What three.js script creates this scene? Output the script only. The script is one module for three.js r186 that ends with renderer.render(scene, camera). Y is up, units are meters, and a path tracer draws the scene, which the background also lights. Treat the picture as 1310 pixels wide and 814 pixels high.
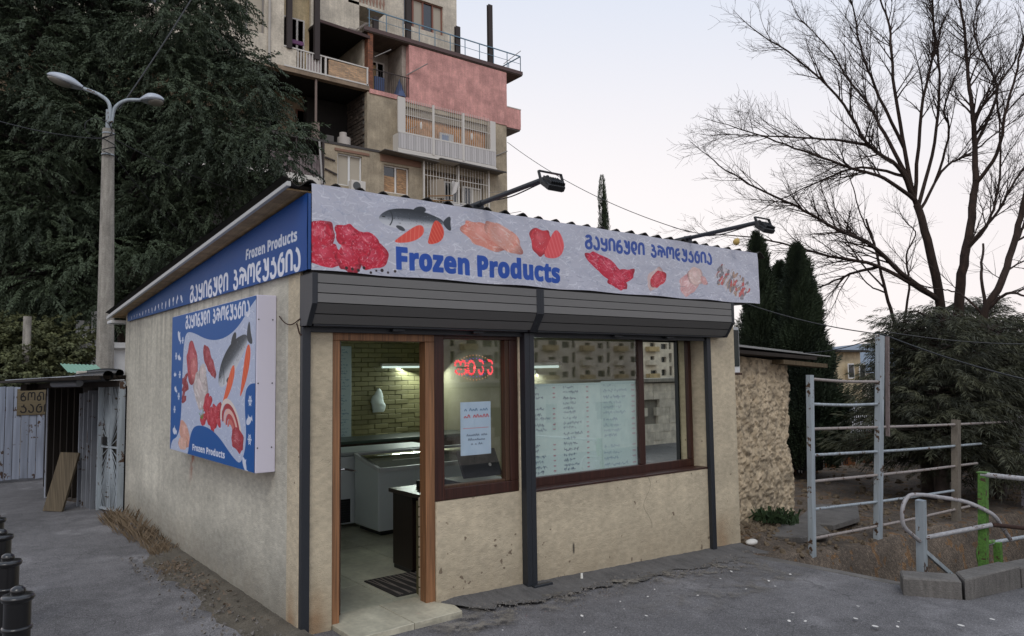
import * as THREE from 'three';
import { RoundedBoxGeometry } from 'three/addons/geometries/RoundedBoxGeometry.js';
import { mergeGeometries } from 'three/addons/utils/BufferGeometryUtils.js';

// ---------------------------------------------------------------- camera, sky, sun, exposure
const scene = new THREE.Scene();
const YAW = 0.653727, PITCH = 0.0724765, ROLL = -0.0133891, FOC = 965.72;
const EYE = new THREE.Vector3(-1.94, 1.7, 4.881);
const FWD = new THREE.Vector3(Math.sin(YAW) * Math.cos(PITCH), Math.sin(PITCH), -Math.cos(YAW) * Math.cos(PITCH));
const R0 = new THREE.Vector3(Math.cos(YAW), 0, Math.sin(YAW)), U0 = R0.clone().cross(FWD);
const RGT = R0.clone().multiplyScalar(Math.cos(ROLL)).addScaledVector(U0, Math.sin(ROLL));
const UPV = R0.clone().multiplyScalar(-Math.sin(ROLL)).addScaledVector(U0, Math.cos(ROLL));
const camera = new THREE.PerspectiveCamera(2 * Math.atan(407 / FOC) * 180 / Math.PI, 1310 / 814, 0.05, 3000);
camera.position.copy(EYE);
camera.quaternion.setFromRotationMatrix(new THREE.Matrix4().makeBasis(RGT, UPV, FWD.clone().negate()));
scene.add(camera);

const SUN = new THREE.Vector3(-0.42, 0.72, 0.58).normalize();
{
  const W = 256, H = 128, d = new Float32Array(W * H * 4);
  const mix = (a, b, t) => a.map((v, i) => v + (b[i] - v) * t), ss = (a, b, x) => { const t = Math.min(1, Math.max(0, (x - a) / (b - a))); return t * t * (3 - 2 * t); };
  for (let j = 0; j < H; j++) for (let i = 0; i < W; i++) {
    const el = (j + 0.5) / H * 180 - 90, az = ((i + 0.5) / W - 0.5) * 2 * Math.PI;
    const dx = Math.cos(az), dz = Math.sin(az);
    const g = 0.5 + 0.5 * (dx * 0.45 - dz * 0.89);            // towards the pale glow low over the building
    let c = mix([0.92, 0.84, 0.84], [0.70, 0.77, 0.91], ss(0, 30, el));
    c = mix(c, [0.74, 0.84, 1.02], ss(30, 90, el));
    const w = Math.pow(g, 4) * (1 - ss(6, 36, el));
    c = mix(c, [1.10, 1.04, 1.02], w * 0.85);
    if (el < 0) c = mix(c, [0.30, 0.29, 0.28], ss(0, -6, el) );
    d.set([...c, 1], (j * W + i) * 4);
  }
  const sky = new THREE.DataTexture(d, W, H, THREE.RGBAFormat, THREE.FloatType);
  sky.mapping = THREE.EquirectangularReflectionMapping; sky.magFilter = THREE.LinearFilter; sky.wrapS = THREE.RepeatWrapping; sky.needsUpdate = true;
  scene.background = sky; scene.environment = sky;
}
const sun = new THREE.DirectionalLight(0xfffaf2, 0.9);
sun.position.copy(SUN).multiplyScalar(60); sun.castShadow = true; sun.shadow.radius = 45;
Object.assign(sun.shadow.camera, { left: -45, right: 45, top: 45, bottom: -45, near: 1, far: 160 });
sun.shadow.mapSize.set(4096, 4096);
scene.add(sun, sun.target);
const renderer = new THREE.WebGLRenderer({ antialias: true });
renderer.setSize(1024, 636);
renderer.toneMapping = THREE.LinearToneMapping; renderer.toneMappingExposure = 1.0;
renderer.shadowMap.enabled = true;

// ---------------------------------------------------------------- helpers
let seed = 12345;
const rnd = () => { seed = (seed + 0x6d2b79f5) | 0; let t = Math.imul(seed ^ (seed >>> 15), 1 | seed); t = (t + Math.imul(t ^ (t >>> 7), 61 | t)) ^ t; return ((t ^ (t >>> 14)) >>> 0) / 4294967296; };
const rr = (a, b) => a + (b - a) * rnd();
const V = (x, y, z) => new THREE.Vector3(x, y, z);
const clamp = (x, a = 0, b = 1) => Math.min(b, Math.max(a, x));
const lerp = (a, b, t) => a + (b - a) * t;
const sstep = (a, b, x) => { const t = clamp((x - a) / (b - a)); return t * t * (3 - 2 * t); };
const PERM = new Float32Array(65536); for (let i = 0; i < 65536; i++) PERM[i] = rnd();
const hash = (x, y, s) => PERM[((x * 7919 + y * 104729 + s * 1299721) ^ (x * y * 31)) & 65535];
function vn(x, y, px, py, s = 0) {
  const xi = Math.floor(x), yi = Math.floor(y), fx = x - xi, fy = y - yi, u = fx * fx * (3 - 2 * fx), v = fy * fy * (3 - 2 * fy);
  const m = (a, n) => ((a % n) + n) % n, x0 = m(xi, px), x1 = m(xi + 1, px), y0 = m(yi, py), y1 = m(yi + 1, py);
  return lerp(lerp(hash(x0, y0, s), hash(x1, y0, s), u), lerp(hash(x0, y1, s), hash(x1, y1, s), u), v);
}
function fbm(u, v, f, oct = 4, s = 0, fy = f) { let a = 0, w = 0.5, t = 0; for (let o = 0; o < oct; o++) { a += w * vn(u * f, v * fy, f, fy, s + o); t += w; w *= 0.55; f *= 2; fy *= 2; } return a / t; }
function tex(w, h, fn, srgb = true) {
  const d = new Uint8Array(w * h * 4);
  for (let j = 0; j < h; j++) for (let i = 0; i < w; i++) {
    const c = fn((i + 0.5) / w, (j + 0.5) / h), k = (j * w + i) * 4;
    if (typeof c === 'number') d[k] = d[k + 1] = d[k + 2] = clamp(c, 0, 1) * 255; else { d[k] = clamp(c[0], 0, 255); d[k + 1] = clamp(c[1], 0, 255); d[k + 2] = clamp(c[2], 0, 255); }
    d[k + 3] = 255;
  }
  const t = new THREE.DataTexture(d, w, h); t.wrapS = t.wrapT = THREE.RepeatWrapping; t.magFilter = THREE.LinearFilter; t.minFilter = THREE.LinearFilter;
  if (srgb) t.colorSpace = THREE.SRGBColorSpace; t.needsUpdate = true; return t;
}
function rep(t, sx, sy = sx, ox = 0, oy = 0) { const c = t.clone(); c.repeat.set(1 / sx, 1 / sy); c.offset.set(-ox / sx, -oy / sy); c.needsUpdate = true; return c; }
function canvasTex(w, h, draw) {
  const c = document.createElement('canvas'); c.width = w; c.height = h; const g = c.getContext('2d'); draw(g, w, h);
  const t = new THREE.CanvasTexture(c); t.colorSpace = THREE.SRGBColorSpace; t.anisotropy = 8; return t;
}
const std = (o) => new THREE.MeshStandardMaterial({ roughness: 0.8, ...o });
const phy = (o) => new THREE.MeshPhysicalMaterial({ roughness: 0.8, ...o });
// pixel of the photograph -> ray, used to survey points on known planes
const ray = (px, py) => FWD.clone().addScaledVector(RGT, (px - 655) / FOC).addScaledVector(UPV, -(py - 407) / FOC);
const at = (px, py, D) => EYE.clone().addScaledVector(ray(px, py), D);
const onZ = (px, py, z) => { const r = ray(px, py); return EYE.clone().addScaledVector(r, (z - EYE.z) / r.z); };
const onX = (px, py, x) => { const r = ray(px, py); return EYE.clone().addScaledVector(r, (x - EYE.x) / r.x); };
const onY = (px, py, y) => { const r = ray(px, py); return EYE.clone().addScaledVector(r, (y - EYE.y) / r.y); };

// geometry
function norm(g) { g = g.index ? g.toNonIndexed() : g; for (const k of Object.keys(g.attributes)) if (!['position', 'normal', 'uv'].includes(k)) g.deleteAttribute(k); g.morphAttributes = {}; return g; }
function place(g, p = [0, 0, 0], r) { if (r) g.applyMatrix4(new THREE.Matrix4().makeRotationFromEuler(new THREE.Euler(...r))); g.translate(...p); return g; }
const bx = (x0, x1, y0, y1, z0, z1) => place(new THREE.BoxGeometry(x1 - x0, y1 - y0, z1 - z0), [(x0 + x1) / 2, (y0 + y1) / 2, (z0 + z1) / 2]);
const rb = (x0, x1, y0, y1, z0, z1, r = 0.006, s = 1) => place(new RoundedBoxGeometry(x1 - x0, y1 - y0, z1 - z0, s, Math.min(r, (x1 - x0) * 0.45, (y1 - y0) * 0.45, (z1 - z0) * 0.45)), [(x0 + x1) / 2, (y0 + y1) / 2, (z0 + z1) / 2]);
const cbox = (w, h, d, p, r, rad) => place(rad ? new RoundedBoxGeometry(w, h, d, 1, rad) : new THREE.BoxGeometry(w, h, d), p, r);
function rod(a, b, r = 0.02, s = 8, r2 = r) {
  const A = a.isVector3 ? a : V(...a), B = b.isVector3 ? b : V(...b), d = B.clone().sub(A), L = d.length();
  const g = new THREE.CylinderGeometry(r2, r, L, s); g.applyQuaternion(new THREE.Quaternion().setFromUnitVectors(V(0, 1, 0), d.normalize())); g.translate((A.x + B.x) / 2, (A.y + B.y) / 2, (A.z + B.z) / 2); return g;
}
function bar(a, b, w, h, up = V(0, 1, 0)) {                    // rectangular bar from a to b
  const A = a.isVector3 ? a : V(...a), B = b.isVector3 ? b : V(...b), d = B.clone().sub(A), L = d.length(); d.normalize();
  const x = up.clone().cross(d); if (x.length() < 1e-3) x.set(1, 0, 0); x.normalize(); const y = d.clone().cross(x);
  const g = new THREE.BoxGeometry(w, h, L); g.applyMatrix4(new THREE.Matrix4().makeBasis(x, y, d)); g.translate((A.x + B.x) / 2, (A.y + B.y) / 2, (A.z + B.z) / 2); return g;
}
const tube = (pts, r = 0.02, seg = 24, s = 6) => new THREE.TubeGeometry(new THREE.CatmullRomCurve3(pts.map((p) => p.isVector3 ? p : V(...p))), seg, r, s, false);
function taper(pts, radii, sides = 6) {                        // limb through points with a radius each; capped end
  const P = [], N = [], U = [], I = []; let x = null, len = 0;
  for (let i = 0; i < pts.length; i++) {
    const t = pts[Math.min(i + 1, pts.length - 1)].clone().sub(pts[Math.max(i - 1, 0)]).normalize();
    if (!x) { x = V(0.3, 0.1, 1).cross(t); if (x.length() < 0.01) x.set(1, 0, 0); } x.addScaledVector(t, -x.dot(t)).normalize();
    const y = t.clone().cross(x); if (i) len += pts[i].distanceTo(pts[i - 1]);
    for (let k = 0; k <= sides; k++) { const a = k / sides * 2 * Math.PI, n = x.clone().multiplyScalar(Math.cos(a)).addScaledVector(y, Math.sin(a)); P.push(pts[i].x + n.x * radii[i], pts[i].y + n.y * radii[i], pts[i].z + n.z * radii[i]); N.push(n.x, n.y, n.z); U.push(k / sides * 2 * Math.PI * radii[0], len); }
  }
  const S = sides + 1; for (let i = 0; i < pts.length - 1; i++) for (let k = 0; k < sides; k++) { const a = i * S + k; I.push(a, a + 1, a + S, a + 1, a + S + 1, a + S); }
  const g = new THREE.BufferGeometry(); g.setAttribute('position', new THREE.Float32BufferAttribute(P, 3)); g.setAttribute('normal', new THREE.Float32BufferAttribute(N, 3)); g.setAttribute('uv', new THREE.Float32BufferAttribute(U, 2)); g.setIndex(I); return g;
}
function grid(nu, nv, fn, uvfn) {                              // surface patch fn(u,v) -> Vector3
  const P = [], U = [], I = [];
  for (let j = 0; j <= nv; j++) for (let i = 0; i <= nu; i++) { const u = i / nu, v = j / nv, p = fn(u, v); P.push(p.x, p.y, p.z); const q = uvfn ? uvfn(u, v, p) : [u, v]; U.push(q[0], q[1]); }
  for (let j = 0; j < nv; j++) for (let i = 0; i < nu; i++) { const a = j * (nu + 1) + i; I.push(a, a + 1, a + nu + 2, a, a + nu + 2, a + nu + 1); }
  const g = new THREE.BufferGeometry(); g.setAttribute('position', new THREE.Float32BufferAttribute(P, 3)); g.setAttribute('uv', new THREE.Float32BufferAttribute(U, 2)); g.setIndex(I); g.computeVertexNormals(); return g;
}
const shape = (pts) => new THREE.Shape(pts.map((p) => new THREE.Vector2(...p)));
function extr(pts, depth, holes = [], bevel = 0) {             // outline in x,y pushed along +z by depth
  const s = shape(pts); for (const h of holes) s.holes.push(new THREE.Path(h.map((p) => new THREE.Vector2(...p))));
  return new THREE.ExtrudeGeometry(s, { depth, bevelEnabled: bevel > 0, bevelThickness: bevel, bevelSize: bevel, bevelOffset: -bevel, bevelSegments: 1, curveSegments: 8 });
}
const rect = (x0, x1, y0, y1) => [[x0, y0], [x1, y0], [x1, y1], [x0, y1]];
function metric(g) {                                           // uv in metres, by the way each face looks
  const p = g.attributes.position, u = new Float32Array(p.count * 2), A = V(0, 0, 0), B = V(0, 0, 0), C = V(0, 0, 0);
  let a, b, c;
  for (let i = 0; i < p.count; i++) {
    if (i % 3 === 0) { A.fromBufferAttribute(p, i); B.fromBufferAttribute(p, i + 1).sub(A); C.fromBufferAttribute(p, i + 2).sub(A); B.cross(C); a = Math.abs(B.x); b = Math.abs(B.y); c = Math.abs(B.z); }
    if (a >= b && a >= c) { u[2 * i] = -p.getZ(i); u[2 * i + 1] = p.getY(i); } else if (b >= c) { u[2 * i] = p.getX(i); u[2 * i + 1] = -p.getZ(i); } else { u[2 * i] = p.getX(i); u[2 * i + 1] = p.getY(i); }
  }
  g.setAttribute('uv', new THREE.BufferAttribute(u, 2)); return g;
}
const ORIGIN = new Map(), USED = {};
const numbered = (n) => { const k = USED[n] = (USED[n] ?? -1) + 1; return k ? n + '_' + String(k).padStart(3, '0') : n; };
function thing(name, label, category, pos = [0, 0, 0], group) {
  const o = new THREE.Group(); o.name = numbered(name); o.position.set(...pos); o.userData = { label, category }; if (group) o.userData.group = group;
  ORIGIN.set(o, V(...pos)); scene.add(o); return o;
}
function P(parent, name, geos, mat, opt = {}) {                 // one mesh, given in world coordinates, under its thing or part
  geos = (Array.isArray(geos) ? geos : [geos]).map(norm);
  let g = geos.length > 1 ? mergeGeometries(geos) : geos[0];
  if (!opt.uv) metric(g);
  const o = ORIGIN.get(parent); if (o) g.translate(-o.x, -o.y, -o.z);
  const m = new THREE.Mesh(g, mat); m.name = parent ? name : numbered(name); m.castShadow = m.receiveShadow = true;
  if (opt.label) m.userData.label = opt.label; if (opt.kind) m.userData.kind = opt.kind;
  if (parent) { if (o) ORIGIN.set(m, o); parent.add(m); } else scene.add(m);
  return m;
}
function tag(m, label, category, group) { Object.assign(m.userData, { label, category }); if (group) m.userData.group = group; return m; }
function struct(name, geos, mat, opt) { const m = P(null, name, geos, mat, opt); m.userData.kind = 'structure'; return m; }
function copy(src, pos, label) { const c = src.clone(); c.name = numbered(src.name.replace(/_\d\d\d$/, '')); c.userData = { ...src.userData, label: label || src.userData.label }; c.position.set(...pos); scene.add(c); return c; }

// ---------------------------------------------------------------- materials
const speck = (u, v, f, s) => { const x = u * f, y = v * f; return hash(Math.floor(x) % f, Math.floor(y) % f, s); };
const T = {};
T.plasterBump = tex(1024, 1024, (u, v) => 0.3 * fbm(u, v, 60, 3, 3) + 0.5 * fbm(u, v, 170, 2, 9) + 0.2 * fbm(u, v, 8, 3, 5), false);
// front wall, 5.2 m x 2.8 m, and side wall, 6 m x 3 m, each with its own wear
function wallTex(w, h, W, H, base, wear) {
  return tex(w, h, (u, v) => {
    const x = u * W, y = v * H - 0.3;
    const n = fbm(u, v, 9, 4, 11) - 0.5, f = fbm(u, v, 120, 2, 21) - 0.5, st = fbm(u, v, 70, 3, 31, 6) - 0.5;
    let k = 1 + n * 0.17 + f * 0.16 + st * 0.10, c = base.map((b) => b * k);
    const low = sstep(0.42 + n * 0.5, 0.0, y) * (0.45 + st * 0.7);
    c = [lerp(c[0], 122, low * 0.55), lerp(c[1], 108, low * 0.55), lerp(c[2], 88, low * 0.55)];
    return wear ? wear(c, x, y, u, v, n, f, st) : c;
  });
}
const PL = [191, 178, 153];
T.front = wallTex(2048, 1024, 5.2, 2.8, PL, (c, x, y, u, v, n, f) => {
  const chip = fbm(u, v, 90, 3, 41, 48);
  const area = Math.exp(-((x - 1.5) ** 2) / 0.09 - ((y - 0.24) ** 2) / 0.05) + Math.exp(-((x - 1.35) ** 2) / 0.03 - ((y - 0.5) ** 2) / 0.02) * 0.5 + Math.exp(-((y + 0.0) ** 2) / 0.006) * 0.6;
  const chip2 = fbm(u, v, 170, 2, 43, 90), cv = chip * 0.6 + chip2 * 0.4; if (cv > 0.775 - area * 0.115) { const t = sstep(0, 0.04, cv - 0.775 + area * 0.115) * 0.75; c = [lerp(c[0], 104, t), lerp(c[1], 90, t), lerp(c[2], 74, t)]; }
  const rust = Math.exp(-((x - 4.42) ** 2) / 0.012) * sstep(0.35, -0.1, y) + Math.exp(-((x - 0.12) ** 2) / 0.006) * sstep(0.5, 0, y);
  const q = clamp(rust * (0.4 + n * 2)) * 0.7; c = [lerp(c[0], 128, q), lerp(c[1], 88, q), lerp(c[2], 54, q)];
  const crack = Math.abs(x - 3.35 + 0.05 * Math.sin(y * 17) + n * 0.06); if (crack < 0.005 && y > 0.25 && y < 0.74) c = c.map((a) => a * 0.84);
  const patch = sstep(0.012, 0.0, Math.abs(x - 2.42) - 0.004) * sstep(0.06, 0.02, Math.abs(y - 0.21)); c = c.map((a) => a * (1 - 0.55 * patch));
  return c;
});
T.side = wallTex(2048, 1024, 6.0, 3.0, [190, 185, 170], (c, x, y, u, v, n, f, st) => {
  const rust = Math.exp(-((x - 5.85) ** 2) / 0.02) * sstep(0.55 + n, 0, y) + Math.exp(-((x - 5.9) ** 2) / 0.003 - ((y - 0.93) ** 2) / 0.005) * 1.4;
  const q = clamp(rust * (0.5 + n * 2)) * 0.75; c = [lerp(c[0], 120, q), lerp(c[1], 78, q), lerp(c[2], 48, q)];
  const red = (sstep(0.10, 0.02, Math.abs(x - 2.58 + n * 0.3)) * sstep(0.33, 0.05, Math.abs(y - 1.02 + st * 0.4))) * sstep(0.4, 0.55, fbm(u, v, 60, 3, 77, 24));
  c = [lerp(c[0], 158, red * 0.8), lerp(c[1], 92, red * 0.8), lerp(c[2], 74, red * 0.8)];
  const drip = sstep(0.54, 0.62, fbm(u, v, 90, 3, 79, 3)) * sstep(1.2, 2.4, y) * 0.10, patch = sstep(0.02, 0.0, Math.max(Math.abs(x - 4.3 + n * 0.2) - 0.35, Math.abs(y - 0.62 + st * 0.1) - 0.22)) * 0.05; const band = sstep(0.75, 0.05, y + n * 0.6) * 0.16 + drip - patch; return c.map((a) => a * (1 - band));
});
T.asphalt = tex(2048, 2048, (u, v) => {
  const n = fbm(u, v, 5, 5, 51) - 0.5, g = speck(u, v, 1024, 61), g2 = speck(u, v, 512, 62), b = fbm(u, v, 40, 3, 66) - 0.5;
  const big = fbm(u, v, 2, 3, 57) - 0.5, worn = sstep(0.56, 0.7, fbm(u, v, 7, 4, 59)); let k = 101 * (1 + n * 0.30 + b * 0.2 + big * 0.42 + worn * 0.16) + (g - 0.5) * 34 + (g2 - 0.5) * 22; if (g > 0.985) k += 46; if (g < 0.02) k -= 26;
  const cr = Math.abs(fbm(u, v, 6, 4, 71) - 0.5); if (cr < 0.003) k *= 0.84;
  return [k * 1.0, k * 0.98, k * 0.985];
});
T.asphaltBump = tex(1024, 1024, (u, v) => 0.5 * fbm(u, v, 256, 2, 81) + 0.3 * speck(u, v, 512, 82) + 0.2 * fbm(u, v, 12, 3, 83), false);
T.dirt = tex(1024, 1024, (u, v) => { const n = fbm(u, v, 6, 5, 91) - 0.5, f = fbm(u, v, 90, 3, 95), g = speck(u, v, 512, 97); let c = [94, 83, 72].map((a) => a * (0.75 + n * 0.6 + f * 0.45)); if (g > 0.93) c = c.map((a) => a * 1.5); if (g < 0.06) c = c.map((a) => a * 0.55); if (fbm(u, v, 24, 3, 99) > 0.66) c = [c[0] * 1.12, c[1] * 0.98, c[2] * 0.8]; return c; });
T.dirtBump = tex(512, 512, (u, v) => fbm(u, v, 48, 4, 101), false);
T.concrete = tex(1024, 1024, (u, v) => { const n = fbm(u, v, 7, 5, 111) - 0.5, f = fbm(u, v, 130, 2, 113) - 0.5, st = fbm(u, v, 40, 3, 117, 4) - 0.5; const k = 1 + n * 0.35 + f * 0.2 + st * 0.22; return [150 * k, 145 * k, 136 * k]; });
T.wood = tex(512, 1024, (u, v) => { const g = fbm(u, v, 48, 4, 121, 3), r = fbm(u, v, 110, 2, 123, 6); const k = 0.72 + g * 0.5 + (r - 0.5) * 0.3; return [150 * k, 150 * k, 150 * k]; });
T.paint = tex(1024, 1024, (u, v) => { const n = fbm(u, v, 12, 5, 131), f = fbm(u, v, 60, 3, 137), d = fbm(u, v, 50, 3, 139, 5); const w = sstep(0.635, 0.70, n * 0.6 + f * 0.4 + (d - 0.5) * 0.2); const k = 0.82 + d * 0.3; return [lerp(188 * k, 92, w), lerp(193 * k, 66, w), lerp(201 * k, 50, w)]; });
T.green = tex(512, 512, (u, v) => { const n = fbm(u, v, 12, 5, 141), w = sstep(0.64, 0.70, n); const k = 0.72 + fbm(u, v, 50, 3, 145) * 0.5; return [lerp(98 * k, 84, w), lerp(146 * k, 62, w), lerp(62 * k, 46, w)]; });
T.bark = tex(512, 512, (u, v) => { const n = fbm(u, v, 30, 4, 151, 6), f = fbm(u, v, 8, 3, 153); const k = 0.55 + n * 0.55 + f * 0.35; return [72 * k, 62 * k, 56 * k]; });
T.stucco = tex(1024, 1024, (u, v) => { const n = fbm(u, v, 8, 5, 161) - 0.5, st = fbm(u, v, 60, 3, 163, 5) - 0.5, f = fbm(u, v, 90, 2, 165) - 0.5; const k = 1 + n * 0.38 + st * 0.12 + f * 0.14; return [206 * k, 198 * k, 184 * k]; });
T.rough = tex(1024, 1024, (u, v) => { const n = fbm(u, v, 36, 4, 171), b = fbm(u, v, 9, 4, 173) - 0.5; const k = 0.74 + n * 0.42 + b * 0.25; const kk = k * (0.86 + 0.14 * sstep(0.3, 0.5, n)); return [184 * kk, 167 * kk, 141 * kk]; });
T.brick = tex(1024, 1024, (u, v) => { const row = Math.floor(v * 28), x = u * 8 + (row % 2) * 0.5, fx = x - Math.floor(x), fy = v * 28 - row; const m = Math.min(fx, 1 - fx) * 8 < 0.35 || Math.min(fy, 1 - fy) < 0.12; const h = hash(Math.floor(x) % 8, row, 181), n = fbm(u, v, 60, 3, 183); return m ? [150, 142, 130] : [188 * (0.75 + h * 0.35 + n * 0.1), 150 * (0.75 + h * 0.35 + n * 0.1), 112 * (0.75 + h * 0.35 + n * 0.1)]; });

const M = {
  front: std({ map: rep(T.front, 5.2, 2.8, 0, -0.3), bumpMap: rep(T.plasterBump, 0.9), bumpScale: 0.006, roughness: 0.93 }),
  side: std({ map: rep(T.side, 6.0, 3.0, -0.0, -0.3), bumpMap: rep(T.plasterBump, 0.9), bumpScale: 0.006, roughness: 0.93 }),
  plain: std({ map: rep(T.stucco, 2.2), color: 0xffffff, roughness: 0.93, bumpMap: rep(T.plasterBump, 0.9), bumpScale: 0.005 }),
  inner: std({ color: 0x8f8a63, map: rep(T.concrete, 2), roughness: 0.8 }),
  ceiling: std({ color: 0x9c9a8c, roughness: 0.9 }),
  woodDoor: std({ map: rep(T.wood, 0.6, 1.3), color: 0xe8a672, roughness: 0.55, bumpMap: rep(T.wood, 0.6, 1.3), bumpScale: 0.001 }),
  woodDark: std({ map: rep(T.wood, 0.6, 1.3), color: 0x66392c, roughness: 0.42, bumpMap: rep(T.wood, 0.6, 1.3), bumpScale: 0.0008 }),
  woodWorn: std({ map: rep(T.wood, 0.35, 1.3), color: 0x7a5234, roughness: 0.6, bumpMap: rep(T.wood, 0.35, 1.3), bumpScale: 0.001 }),
  plank: std({ map: rep(T.wood, 0.7, 1.7), color: 0xa08a68, roughness: 0.9, bumpMap: rep(T.wood, 0.7, 1.7), bumpScale: 0.002 }),
  oldPlank: std({ map: rep(T.wood, 0.5, 1.9), color: 0x55493f, roughness: 0.95, bumpMap: rep(T.wood, 0.5, 1.9), bumpScale: 0.002 }),
  soffit: std({ map: rep(T.stucco, 0.7), color: 0xdcc29e, roughness: 0.95 }),
  slate: std({ color: 0x5c5a58, map: rep(T.concrete, 1.4), roughness: 0.9 }),
  graphite: std({ color: 0x33363b, roughness: 0.42, metalness: 0.35 }),
  black: std({ color: 0x17181a, roughness: 0.4 }),
  blackGloss: phy({ color: 0x0b0b0c, roughness: 0.28, clearcoat: 0.5, clearcoatRoughness: 0.2 }),
  white: std({ color: 0xd6d6d4, roughness: 0.6 }),
  whiteBox: std({ color: 0xd8d4e2, roughness: 0.35 }),
  freezer: std({ color: 0xd4dce0, roughness: 0.35 }),
  chrome: std({ color: 0xb9bcc0, roughness: 0.25, metalness: 0.9 }),
  galv: std({ map: rep(T.paint, 1.6), color: 0xd6dcda, roughness: 0.55, metalness: 0.1 }),
  rust: std({ map: rep(T.bark, 0.4), color: 0xd0a088, roughness: 0.9 }),
  greenPaint: std({ map: rep(T.green, 0.5), color: 0xd6d6d0, roughness: 0.6 }),
  concrete: std({ map: rep(T.concrete, 1.6), bumpMap: rep(T.dirtBump, 0.4), bumpScale: 0.004, roughness: 0.95 }),
  kerb: std({ map: rep(T.concrete, 1.1), color: 0xb4b4b8, bumpMap: rep(T.dirtBump, 0.25), bumpScale: 0.004, roughness: 0.95 }),
  rough: std({ map: rep(T.rough, 1.7), roughness: 1 }),
  glass: phy({ color: 0xffffff, transmission: 1, thickness: 0, roughness: 0.02, ior: 1.85, specularIntensity: 1 }),
};
const shade = (m, k) => { const c = m.clone(); c.color.multiplyScalar(k); return c; };
const variants = (m, n, lo, hi) => Array.from({ length: n }, (_, i) => shade(m, lerp(lo, hi, n > 1 ? i / (n - 1) : 0.5)));
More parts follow.
